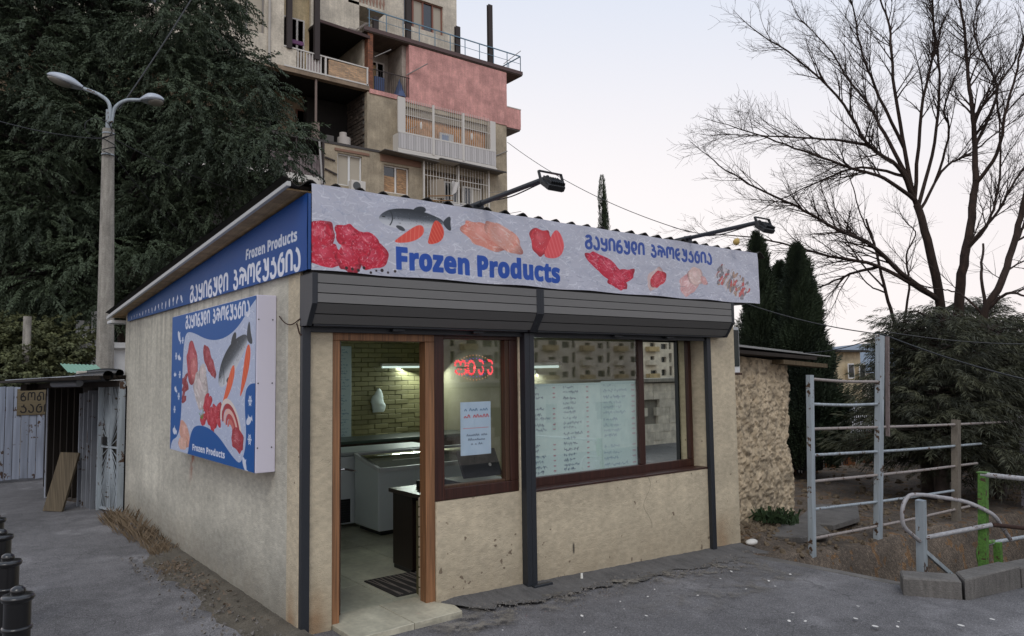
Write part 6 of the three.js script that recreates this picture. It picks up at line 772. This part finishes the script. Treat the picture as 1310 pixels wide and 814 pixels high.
  P(b, 'canopy', [bx(11.9, 14.52, 18.3, 18.42, -31.2, Z + 0.05)], dark); P(b, 'canopy_edge', bar([11.85, 18.42, Z + 0.06], [14.6, 18.3, Z + 0.06], 0.05, 0.14), std({ color: 0x4c3a38 }));
  P(b, 'steel_post', bx(10.42, 10.66, 16.7, 26, Z - 0.1, Z + 0.1), iron); P(b, 'steel_post', bx(11.75, 12.0, 16.5, 26, Z - 0.1, Z + 0.1), iron);
  P(b, 'parapet_slab', bx(9.4, 14.62, 15.62, 15.82, -31.2, Z + 0.04), std({ map: rep(T.stucco, 3), color: 0xa8988a })); P(b, 'slab_underside', [bx(-6, 14.5, 15.6, 15.72, -31, Z - 0.3)], dark);
  P(b, 'parapet', bx(10.3, 10.9, 15.82, 16.75, Z - 0.05, Z), st); for (let i = 0; i < 9; i++) P(b, 'railing_bar', bx(10.95 + i * 0.14, 11.0 + i * 0.14, 15.82, 16.75, Z - 0.03, Z + 0.01), fr); P(b, 'railing', [bar([10.3, 16.78, Z], [14.55, 16.72, Z], 0.06, 0.06), bar([10.3, 15.86, Z + 0.045], [14.55, 15.86, Z + 0.045], 0.03, 0.07), bx(12.28, 12.36, 15.8, 16.75, Z - 0.04, Z + 0.05), bx(14.44, 14.52, 15.8, 16.75, Z + 0.025, Z + 0.06)], fr); P(b, 'balcony_board', bx(11.4, 12.1, 15.85, 16.7, Z - 0.1, Z - 0.06), std({ color: 0xb8acaa })); P(b, 'brick_parapet', bx(12.5, 14.5, 15.82, 16.68, Z - 0.12, Z), std({ map: rep(T.brick, 1.5), color: 0xffffff }));
  // little balcony with balusters, upper right
  P(b, 'small_balcony', [bx(13.9, 16.0, 20.3, 20.45, -30.4, -28.9), bx(13.9, 16.0, 21.25, 21.33, -29.0, -28.9)], st); for (let i = 0; i < 11; i++) P(b, 'baluster', place(new THREE.LatheGeometry([[0.05, 0], [0.03, 0.12], [0.075, 0.3], [0.03, 0.6], [0.05, 0.8]].map((q) => new THREE.Vector2(...q)), 8), [14.0 + i * 0.19, 20.45, -28.95]), std({ color: 0xa08070 })); P(b, 'rubbish_heap', [rb(14.6, 15.3, 18.8, 19.0, -28.6, -28.2, 0.05), rb(13.6, 14.5, 18.42, 18.65, -28.5, -28.2, 0.05), bar([14.0, 18.6, Z], [15.2, 19.6, Z - 0.4], 0.05, 0.05), bar([13.9, 18.5, Z], [14.7, 19.3, Z - 0.5], 0.04, 0.04)], std({ color: 0x8a8078 }));
  // roof terrace over the pink storey
  P(b, 'terrace_slab', bx(14.3, 24.15, 18.55, 18.78, -34, Z + 0.08), std({ map: rep(T.concrete, 3), color: 0x9a8f88 })); P(b, 'terrace_edge', bx(14.28, 24.17, 18.6, 18.8, Z + 0.081, Z + 0.12), std({ color: 0x5e4c4a }));
  P(b, 'wall', place(extr(rect(14.5, 21.42, 18.78, 30), 0.3, [H(17.95, 20.5, 20.9, 22.6)]), [0, 0, -30.8]), st); win(17.95, 20.5, 20.9, 22.6, -30.62, std({ color: 0x8a5e50 }), 4, 1);
  P(b, 'terrace_rail', [...Array.from({ length: 11 }, (_, i) => rod([14.6 + i * 0.95, 18.78, Z], [14.6 + i * 0.95, 19.72, Z], 0.025, 5)), bar([14.5, 19.75, Z], [24.1, 19.72, Z], 0.05, 0.05), bar([14.5, 19.3, Z], [24.1, 19.28, Z], 0.02, 0.02), bar([24.1, 19.72, Z], [24.1, 19.72, -34], 0.05, 0.05), ...Array.from({ length: 6 }, (_, i) => rod([24.1, 18.78, Z - i * 1.1], [24.1, 19.72, Z - i * 1.1], 0.025, 5))], blue);
  for (const [x, y1] of [[15.0, 19.5], [16.85, 26], [19.88, 20.35], [22.05, 22.2]]) P(b, 'terrace_post', [bx(x - 0.14, x + 0.14, 18.78, y1, Z - 0.2, Z - 0.16), bx(x - 0.14, x + 0.14, 18.78, y1, Z - 0.06, Z - 0.02), bx(x - 0.02, x + 0.02, 18.78, y1, Z - 0.16, Z - 0.06)], iron);
  // air conditioners hang on the wall but are things of their own
  const ac = thing('air_conditioner', 'white air conditioner box under a window of the tall building', 'air conditioner', [13.9, 10.55, Z + 0.2]); P(ac, 'casing', rb(13.5, 14.25, 10.42, 10.95, Z + 0.02, Z + 0.35, 0.03), fr); P(ac, 'fan_grille', [rod([13.78, 10.68, Z + 0.35], [13.78, 10.68, Z + 0.36], 0.2, 18)], std({ color: 0x55585a })); P(ac, 'bracket', bx(13.5, 14.25, 10.36, 10.42, Z, Z + 0.3), iron);
}
// ---------------------------------------------------------------- trees and shrubs
const leafMat = (hex) => phy({ color: hex, roughness: 0.75, side: THREE.DoubleSide });
function instanced(parent, name, geo, mat, list, cols) {         // list of [position, quaternion, scale(Vector3)]
  geo = norm(geo); const o = ORIGIN.get(parent), m = new THREE.InstancedMesh(geo, mat, list.length), M4 = new THREE.Matrix4(), c = new THREE.Color();
  list.forEach(([p, q, s, k], i) => { m.setMatrixAt(i, M4.compose(p.clone().sub(o), q, s)); m.setColorAt(i, c.setRGB(...(cols ? cols(k ?? rnd()) : [1, 1, 1]))); });
  m.name = name; m.castShadow = m.receiveShadow = true; m.userData.kind = 'stuff'; parent.add(m); return m;
}
const qRand = (tilt, axis) => new THREE.Quaternion().setFromEuler(new THREE.Euler(rr(-tilt, tilt), rr(0, 6.283), rr(-tilt, tilt)));
// spray of small leaves hanging from a twig that runs out along +x and droops
function sprayGeo(n, L, leafL, leafW, droop, spread) {
  const P0 = [], U = []; for (let i = 0; i < n; i++) { const t = (i + rnd()) / n, x = t * L, y = -droop * t * t * L, side = (i % 2 ? 1 : -1) * rr(0.35, 1.0), el = rr(-0.9, 0.35), d = V(0.75, el * 0.9 - 0.25, side * spread).normalize(), n1 = V(rr(-1, 1), rr(0.2, 1), rr(-1, 1)).cross(d).normalize(), a = V(x, y + rr(-0.02, 0.02), rr(-0.02, 0.02)), l = leafL * rr(0.6, 1.2), w = leafW * rr(0.7, 1.2); const m = a.clone().addScaledVector(d, l * 0.45), e = a.clone().addScaledVector(d, l).add(V(0, -l * 0.15, 0)), p = m.clone().addScaledVector(n1, w), q = m.clone().addScaledVector(n1, -w);
    for (const v of [a, p, q, q, p, e]) { P0.push(v.x, v.y, v.z); U.push(0, 0); } }
  const g = new THREE.BufferGeometry(); g.setAttribute('position', new THREE.Float32BufferAttribute(P0, 3)); g.setAttribute('uv', new THREE.Float32BufferAttribute(U, 2)); g.computeVertexNormals(); return g;
}
{
  // big dark evergreen on the left: limbs, and clumps of drooping leafy sprays
  const tr = thing('evergreen_tree', 'huge dark evergreen tree filling the upper left behind the street lamp', 'tree', [0.8, -0.3, -14]);
  const tb = V(1.75, -0.3, -14.6); P(tr, 'trunk', taper([tb, V(1.7, 2.5, -14.5), V(1.4, 5, -14.4), V(0.8, 9, -14.4), V(0.5, 13, -14.2)], [0.34, 0.28, 0.24, 0.17, 0.08], 10), std({ map: rep(T.bark, 1) }));
  const poly = [[-150, -90], [292, -90], [300, 5], [272, 38], [300, 72], [330, 92], [345, 128], [352, 160], [385, 182], [380, 212], [345, 238], [318, 242], [318, 300], [260, 350], [215, 385], [150, 405], [60, 402], [-20, 412], [-150, 420]];
  const inP = (x, y) => { let c = false; for (let i = 0, j = poly.length - 1; i < poly.length; j = i++) { const [a, b] = poly[i], [d, e] = poly[j]; if ((b > y) !== (e > y) && x < (d - a) * (y - b) / (e - b) + a) c = !c; } return c; };
  const clumps = []; for (let gx = -150; gx <= 390; gx += 34) for (let gy = -90; gy <= 425; gy += 30) { const x = gx + rr(-16, 16), y = gy + rr(-14, 14); if (!inP(x, y)) continue; const edge = !inP(x + 30, y) || !inP(x, y + 26) || !inP(x + 20, y - 20); clumps.push([x, y, edge ? rr(0.32, 0.5) : rr(0.5, 0.8), edge ? rr(15.8, 17) : rr(15, 18.5), edge]); }
  const limbs = []; for (const c of clumps) if (rnd() < 0.55) { const e = at(c[0], c[1], c[3]), s = tb.clone().lerp(V(0.5, 13, -14.2), clamp((e.y - 0.8) / 13 - 0.06, 0.34, 0.95)); const mid = s.clone().lerp(e, 0.55).add(V(0, 0.35, 0)); limbs.push(taper([s, mid, e], [0.07, 0.04, 0.012], 5)); } P(tr, 'branch', limbs, std({ map: rep(T.bark, 0.6), color: 0x8a8078 }), { kind: 'stuff' });
  const sg = [0, 1, 2].map(() => sprayGeo(52, 0.5, 0.075, 0.0135, 0.35, 1.0)), lists = [[], [], []];
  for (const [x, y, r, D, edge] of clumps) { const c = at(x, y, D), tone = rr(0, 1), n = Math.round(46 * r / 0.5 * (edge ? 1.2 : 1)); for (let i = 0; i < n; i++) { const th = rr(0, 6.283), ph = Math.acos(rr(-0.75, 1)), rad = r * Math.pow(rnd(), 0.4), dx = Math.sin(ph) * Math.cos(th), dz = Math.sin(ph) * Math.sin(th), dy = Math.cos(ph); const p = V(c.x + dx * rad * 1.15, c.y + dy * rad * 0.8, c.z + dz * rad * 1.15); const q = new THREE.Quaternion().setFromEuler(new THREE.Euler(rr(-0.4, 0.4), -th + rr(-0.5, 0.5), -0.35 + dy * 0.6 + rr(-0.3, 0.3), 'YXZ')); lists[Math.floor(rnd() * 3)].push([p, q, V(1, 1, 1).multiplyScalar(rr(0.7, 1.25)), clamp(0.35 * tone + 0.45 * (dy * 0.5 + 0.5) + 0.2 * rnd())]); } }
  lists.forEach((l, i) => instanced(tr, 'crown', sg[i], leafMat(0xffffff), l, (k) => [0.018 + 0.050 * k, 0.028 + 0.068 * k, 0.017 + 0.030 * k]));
}
function shrub(name, label, cat, list, geo, cols, stemPts, dens, group) { // list of [px, py, r metres, depth]
  const c0 = at(list[0][0], list[0][1], list[0][3]), t = thing(name, label, cat, [c0.x, -0.4, c0.z], group);
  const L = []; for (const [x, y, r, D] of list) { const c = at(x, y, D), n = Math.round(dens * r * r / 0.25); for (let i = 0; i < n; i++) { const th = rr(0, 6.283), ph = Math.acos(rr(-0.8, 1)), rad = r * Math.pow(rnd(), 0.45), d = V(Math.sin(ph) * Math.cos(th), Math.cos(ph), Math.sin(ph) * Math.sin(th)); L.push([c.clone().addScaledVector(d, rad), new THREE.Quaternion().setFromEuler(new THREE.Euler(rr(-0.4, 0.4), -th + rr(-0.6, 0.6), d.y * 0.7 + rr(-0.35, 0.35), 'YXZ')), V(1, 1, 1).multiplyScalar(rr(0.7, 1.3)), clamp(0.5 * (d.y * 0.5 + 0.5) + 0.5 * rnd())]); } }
  const st = list.filter((_, i) => i % 2 === 0).map(([x, y, r, D]) => { const c = at(x, y, D), b = V(c0.x + (c.x - c0.x) * 0.45, -0.5, c0.z + (c.z - c0.z) * 0.45); return taper([b, b.clone().lerp(c, 0.5).add(V(0, 0.1, 0)), c], [0.05, 0.03, 0.01], 5); });
  P(t, 'stem', st, std({ map: rep(T.bark, 0.5) }), { kind: 'stuff' }); instanced(t, 'foliage', geo, leafMat(0xffffff), L, cols); return t;
}
{
  const g1 = sprayGeo(26, 0.4, 0.07, 0.026, 0.1, 1.2);
  const olive = (k) => [0.045 + 0.10 * k, 0.055 + 0.10 * k, 0.028 + 0.035 * k], dk = (k) => [0.02 + 0.035 * k, 0.03 + 0.045 * k, 0.02 + 0.02 * k];
  shrub('shrub', 'olive green shrub beyond the board gate at the left edge', 'shrub', [[10, 452, 0.5, 14.3], [-10, 435, 0.45, 14.3], [25, 480, 0.5, 14], [5, 495, 0.5, 13.8], [-30, 470, 0.6, 14], [20, 432, 0.3, 14.6]], g1, olive, null, 130);
  shrub('shrub', 'bushy green shrub beyond the gate between post and outbuilding', 'shrub', [[62, 455, 0.42, 14.6], [75, 436, 0.35, 14.7], [52, 480, 0.45, 14.2], [86, 470, 0.4, 14.6], [47, 440, 0.3, 14.8], [92, 448, 0.28, 14.8]], g1, olive, null, 130);
  shrub('ivy_hedge', 'dark ivy hedge in the shade under the big evergreen', 'hedge', [[150, 430, 1.0, 23], [110, 430, 0.9, 23.5], [60, 420, 0.9, 23], [20, 415, 0.9, 23], [180, 455, 1.0, 22], [140, 470, 0.9, 22.5], [-20, 415, 1, 23], [210, 430, 1, 24], [100, 470, 0.8, 22], [50, 400, 0.8, 22.5], [90, 408, 0.8, 22.5], [130, 405, 0.8, 22.5]], g1, dk, null, 80);
  // cypresses: upright sprays packed on a tapering column
  const up = sprayGeo(30, 0.34, 0.085, 0.012, -0.15, 0.35); up.rotateZ(1.25);
  const cypress = (label, pxTop, pyTop, pxB, pyB, D, R, n, prof, group, tone = 1) => {
    const T0 = at(pxTop, pyTop, D), B0 = at(pxB, pyB, D), b = V(B0.x, -0.6, B0.z), t = thing('cypress', label, 'cypress', [b.x, b.y, b.z], group), L = [];
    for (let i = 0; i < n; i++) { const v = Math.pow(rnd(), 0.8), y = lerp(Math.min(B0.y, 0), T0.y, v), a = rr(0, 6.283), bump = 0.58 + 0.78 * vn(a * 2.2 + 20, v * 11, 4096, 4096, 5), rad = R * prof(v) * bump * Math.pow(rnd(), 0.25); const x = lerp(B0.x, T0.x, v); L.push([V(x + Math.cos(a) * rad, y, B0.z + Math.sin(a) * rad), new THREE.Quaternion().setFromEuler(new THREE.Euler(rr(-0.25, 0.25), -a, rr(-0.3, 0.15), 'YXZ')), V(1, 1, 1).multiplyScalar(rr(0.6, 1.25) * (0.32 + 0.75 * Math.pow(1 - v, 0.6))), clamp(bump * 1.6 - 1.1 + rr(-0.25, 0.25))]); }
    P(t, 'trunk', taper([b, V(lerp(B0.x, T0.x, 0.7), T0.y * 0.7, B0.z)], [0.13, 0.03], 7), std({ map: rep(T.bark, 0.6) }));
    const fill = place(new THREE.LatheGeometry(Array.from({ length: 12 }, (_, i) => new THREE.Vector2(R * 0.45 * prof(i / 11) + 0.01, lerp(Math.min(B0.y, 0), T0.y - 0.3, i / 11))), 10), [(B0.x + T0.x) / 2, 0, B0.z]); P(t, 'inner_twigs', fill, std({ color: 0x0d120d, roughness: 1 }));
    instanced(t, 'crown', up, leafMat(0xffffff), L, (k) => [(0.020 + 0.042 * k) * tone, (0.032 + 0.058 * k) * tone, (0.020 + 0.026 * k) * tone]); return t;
  };
  const col = (v) => Math.min(1, 0.72 + v * 1.2) * Math.pow(Math.max(0, 1 - v), 0.72) * 1.28;
  cypress('dark columnar cypress right behind the lumpy shed, the left one of two', 983, 300, 985, 590, 14.5, 0.5, 5600, col, 'cypresses by the shed');
  cypress('dark columnar cypress, the broader right one of the two by the shed', 1036, 315, 1036, 600, 14, 0.62, 7000, col, 'cypresses by the shed');
  cypress('smaller dark cypress squeezed between the two tall ones', 1014, 338, 1012, 600, 15.2, 0.5, 4200, col, 'cypresses by the shed');
  cypress('lone slender cypress far away above the shop roof', 774, 224, 776, 330, 44, 0.5, 4200, (v) => Math.pow(1 - v, 0.42) * 1.15, undefined, 1.5);
  // loose conifers on the right: long limp needle sprays on spreading branches
  const nd = sprayGeo(44, 0.5, 0.12, 0.0065, 0.25, 1.1);
  const conifer = (label, px, pyB, D, H0, R, tiers, tone) => {
    const bB = at(px, pyB, D), b = V(bB.x, groundY(bB.x, bB.z) - 0.1, bB.z), t = thing('conifer_tree', label, 'conifer', [b.x, b.y, b.z], 'loose conifers right of the railing'), L = [], br = [];
    P(t, 'trunk', taper([b, b.clone().add(V(0.05, H0 * 0.5, 0)), b.clone().add(V(0, H0, 0))], [0.11, 0.07, 0.02], 8), std({ map: rep(T.bark, 0.6) }));
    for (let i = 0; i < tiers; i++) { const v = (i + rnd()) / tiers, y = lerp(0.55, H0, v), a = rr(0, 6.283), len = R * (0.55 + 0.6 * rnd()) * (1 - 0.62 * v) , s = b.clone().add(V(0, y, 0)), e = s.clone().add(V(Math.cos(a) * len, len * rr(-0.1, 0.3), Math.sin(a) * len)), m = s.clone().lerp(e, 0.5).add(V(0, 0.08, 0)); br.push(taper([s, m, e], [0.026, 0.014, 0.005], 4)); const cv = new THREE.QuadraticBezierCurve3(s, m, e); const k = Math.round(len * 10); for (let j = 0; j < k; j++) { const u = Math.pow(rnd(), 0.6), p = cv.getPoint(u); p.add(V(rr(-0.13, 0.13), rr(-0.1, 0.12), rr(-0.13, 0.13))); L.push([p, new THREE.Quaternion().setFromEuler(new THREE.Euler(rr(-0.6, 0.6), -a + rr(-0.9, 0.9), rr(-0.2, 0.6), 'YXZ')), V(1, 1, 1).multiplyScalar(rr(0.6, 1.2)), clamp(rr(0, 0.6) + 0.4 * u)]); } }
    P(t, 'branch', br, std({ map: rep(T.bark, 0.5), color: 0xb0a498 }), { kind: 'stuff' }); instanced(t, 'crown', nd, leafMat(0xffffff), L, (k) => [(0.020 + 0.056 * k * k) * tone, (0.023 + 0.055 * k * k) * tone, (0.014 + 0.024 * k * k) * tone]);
  };
  conifer('tall loose brown-green conifer behind the tall railing post', 1186, 612, 12.5, 2.7, 0.95, 130, 1.2);
  conifer('loose dark conifer in the middle of the right-hand thicket', 1205, 622, 11.5, 2.9, 1.3, 150, 1.05);
  conifer('loose conifer near the right edge behind the pale posts', 1278, 625, 12, 2.8, 1.4, 150, 1.25);
  conifer('smaller conifer behind the thicket at the right edge', 1335, 620, 13.5, 3.0, 1.4, 130, 1.3);
  conifer('farther conifer showing between the railing post and the thicket', 1222, 600, 17, 3.7, 1.5, 130, 1.15);
  conifer('farther conifer behind the right-hand thicket', 1262, 600, 17, 3.6, 1.7, 150, 1.2);
}
{
  // bare trees: surveyed stems, then branching twigs
  const bark = std({ map: rep(T.bark, 0.7), color: 0xc8b8b0, roughness: 1 });
  function bareTree(label, base, stems, D, dens) {
    const b = at(base[0], base[1], D), t = thing('bare_tree', label, 'tree', [b.x, -0.5, b.z], 'bare deciduous trees on the right'), twigs = [], mids = [], seen = [];
    const grow = (p, dir, len, r, lvl) => {
      const n = lvl > 1 ? 5 : 4, pts = [p.clone()], rad = [r], d = dir.clone(); for (let i = 1; i <= n; i++) { d.add(V(rr(-0.13, 0.13), rr(-0.09, 0.13), rr(-0.13, 0.13))).normalize(); pts.push(pts[i - 1].clone().addScaledVector(d, len / n)); rad.push(Math.max(0.0018, r * (1 - 0.75 * i / n))); }
      (lvl > 1 ? mids : twigs).push(taper(pts, rad, lvl > 1 ? 5 : 3)); if (lvl === 0) return;
      const k = lvl === 2 ? Math.round(len * 6 * dens) + 1 : Math.round(len * 8.5 * dens) + 1; for (let j = 0; j < k; j++) { const u = rr(0.15, 1), i = Math.min(n - 1, Math.floor(u * n)), q = pts[i].clone().lerp(pts[i + 1], u * n - i), tg = pts[i + 1].clone().sub(pts[i]).normalize(), ax = V(rr(-1, 1), rr(-1, 1), rr(-1, 1)).cross(tg).normalize(); const nd = tg.clone().applyAxisAngle(ax, rr(0.4, 0.95)); nd.y += 0.12; grow(q, nd.normalize(), len * rr(0.32, 0.6), Math.max(0.0026, rad[i] * 0.5), lvl - 1); }
    };
    stems.forEach(([w0, w1, pts, off = 0, noTw], si) => {
      let D0 = D, best = 1e9, join = null; if (si) { const rd = ray(...pts[0]).normalize(); for (const s of seen) { const v = s.clone().sub(EYE), k = v.dot(rd), e = v.addScaledVector(rd, -k).length(); if (e < best) { best = e; join = s; } } D0 = join.clone().sub(EYE).dot(FWD); }
      const P0 = pts.map(([x, y], i) => i === 0 && join ? join.clone() : at(x, y, D0 + off * i / (pts.length - 1) + (i ? 0.12 * Math.sin(i * 1.7 + si) : 0))), cv = new THREE.CatmullRomCurve3(P0), n = Math.max(8, pts.length * 4), q = cv.getPoints(n), ra = q.map((_, i) => lerp(w0, w1, Math.pow(i / n, 0.7)) * 0.82);
      for (let i = 1; i < n; i++) q[i].add(V(rr(-0.012, 0.012), rr(-0.012, 0.012), rr(-0.012, 0.012)));
      seen.push(...cv.getPoints(40)); P(t, w0 > 0.085 ? 'trunk' : 'limb', taper(q, ra, 9), bark); if (noTw) return;
      const L = cv.getLength(), k = Math.round(L * 4.6 * dens); for (let j = 0; j < k; j++) { const u = rr(0.22, 1), p = cv.getPoint(u), tg = cv.getTangent(u), ax = V(rr(-1, 1), rr(-1, 1), rr(-1, 1)).cross(tg).normalize(), d = tg.clone().applyAxisAngle(ax, rr(0.35, 0.85)); d.y += 0.1; grow(p, d.normalize(), rr(0.5, 1.35) * (1.1 - 0.45 * u), lerp(w0, w1, u) * 0.33 + 0.002, rnd() < 0.45 ? 2 : 1); }
      grow(q[n], q[n].clone().sub(q[n - 1]).normalize(), rr(0.7, 1.1), w1, 2);
    });
    P(t, 'branch', mids, bark, { kind: 'stuff' }); P(t, 'twig', twigs, bark, { kind: 'stuff' }); return t;
  }
  bareTree('large spreading bare tree with many stems right of the cypresses', [1205, 610], [
    [0.15, 0.085, [[1207, 625], [1205, 480], [1203, 385], [1187, 307], [1173, 262]], 0, 1],
    [0.065, 0.012, [[1173, 262], [1150, 215], [1112, 186], [1076, 129], [1026, 80], [976, 46]], -1.5],
    [0.06, 0.012, [[1172, 258], [1155, 179], [1142, 90], [1137, 27], [1124, -5], [1118, -40]], 0.8],
    [0.055, 0.011, [[1166, 240], [1132, 172], [1109, 130], [1084, 100], [1059, 60], [1026, 27]], 1.4],
    [0.045, 0.010, [[1155, 186], [1119, 110], [1101, 60], [1092, 13], [1080, -30]], -0.8],
    [0.05, 0.011, [[1172, 255], [1179, 143], [1195, 60], [1193, 7], [1188, -40]], -1.2],
    [0.05, 0.011, [[1180, 265], [1195, 186], [1202, 100], [1195, 33], [1189, 0], [1180, -40]], 1.2],
    [0.04, 0.010, [[1184, 268], [1212, 212], [1242, 196], [1275, 170], [1305, 150]], 0.8],
    [0.035, 0.010, [[1198, 232], [1215, 166], [1208, 139], [1222, 100], [1240, 60]], -0.6],
    [0.055, 0.010, [[1160, 258], [1132, 229], [1092, 216], [1036, 196], [980, 176], [940, 163]], -1.6],
    [0.04, 0.009, [[1150, 226], [1102, 214], [1066, 225], [1020, 245], [985, 262]], 1.0],
    [0.04, 0.009, [[1112, 189], [1066, 179], [1010, 176], [962, 173], [930, 172]], 1.5],
    [0.075, 0.012, [[1198, 382], [1155, 351], [1114, 313], [1075, 295], [1022, 266], [963, 238], [920, 212]], -1.8],
    [0.06, 0.010, [[1197, 380], [1124, 341], [1066, 329], [1018, 316], [960, 303], [905, 300]], 1.2],
    [0.045, 0.010, [[1124, 341], [1085, 352], [1050, 368], [1010, 392]], 0.8],
  ], 15, 1.25);
  bareTree('tall upright bare tree with forked trunk near the right edge', [1228, 600], [
    [0.145, 0.07, [[1222, 620], [1225, 470], [1228, 369], [1238, 313], [1246, 254], [1249, 232]], 0, 1],
    [0.075, 0.02, [[1249, 232], [1247, 190], [1245, 149], [1240, 105], [1236, 60], [1228, 0], [1222, -40]], 0.5],
    [0.05, 0.012, [[1250, 236], [1275, 199], [1288, 140], [1300, 93], [1312, 40], [1320, 0]], -1],
    [0.04, 0.012, [[1248, 186], [1275, 126], [1272, 100], [1252, 60], [1246, 30], [1262, -20]], 1],
    [0.04, 0.010, [[1245, 149], [1275, 113], [1297, 80], [1310, 45]], -0.6],
    [0.045, 0.014, [[1238, 318], [1262, 290], [1276, 250], [1280, 180], [1275, 120]], 0.6],
    [0.05, 0.014, [[1212, 332], [1238, 318], [1270, 280], [1300, 230], [1330, 190]], -0.7],
  ], 14.2, 1.2);
  bareTree('leaning bare tree cut by the right edge of the frame', [1262, 600], [
    [0.11, 0.05, [[1252, 610], [1250, 450], [1262, 395], [1280, 363], [1297, 313], [1309, 262], [1325, 190]], 0, 1],
    [0.045, 0.012, [[1285, 355], [1305, 300], [1325, 260], [1340, 200]], 1],
    [0.045, 0.010, [[1262, 395], [1290, 375], [1315, 380], [1345, 400]], -0.8],
    [0.03, 0.010, [[1255, 400], [1235, 380], [1215, 372], [1190, 368]], 0.6],
    [0.04, 0.022, [[1258, 395], [1256, 350], [1258, 312]], 0.2, 1],
    [0.03, 0.010, [[1266, 392], [1285, 350], [1320, 330], [1350, 322]], 0.7],
  ], 13.2, 1.0);
  bareTree('slighter bare tree with pale brown stems behind the cypress', [1145, 560], [
    [0.07, 0.03, [[1150, 600], [1148, 430], [1135, 380], [1125, 340], [1118, 310], [1108, 280]], 0, 1],
    [0.03, 0.010, [[1118, 312], [1100, 270], [1088, 230], [1080, 215]], 0.5],
    [0.03, 0.010, [[1130, 370], [1090, 320], [1072, 280], [1062, 240]], 0.8],
    [0.045, 0.014, [[1165, 440], [1163, 370], [1160, 325], [1172, 300], [1160, 285]], -0.4],
    [0.03, 0.010, [[1130, 375], [1112, 365], [1090, 342], [1075, 345]], 0.4],
  ], 19, 0.8);
}
renderer.render(scene, camera);
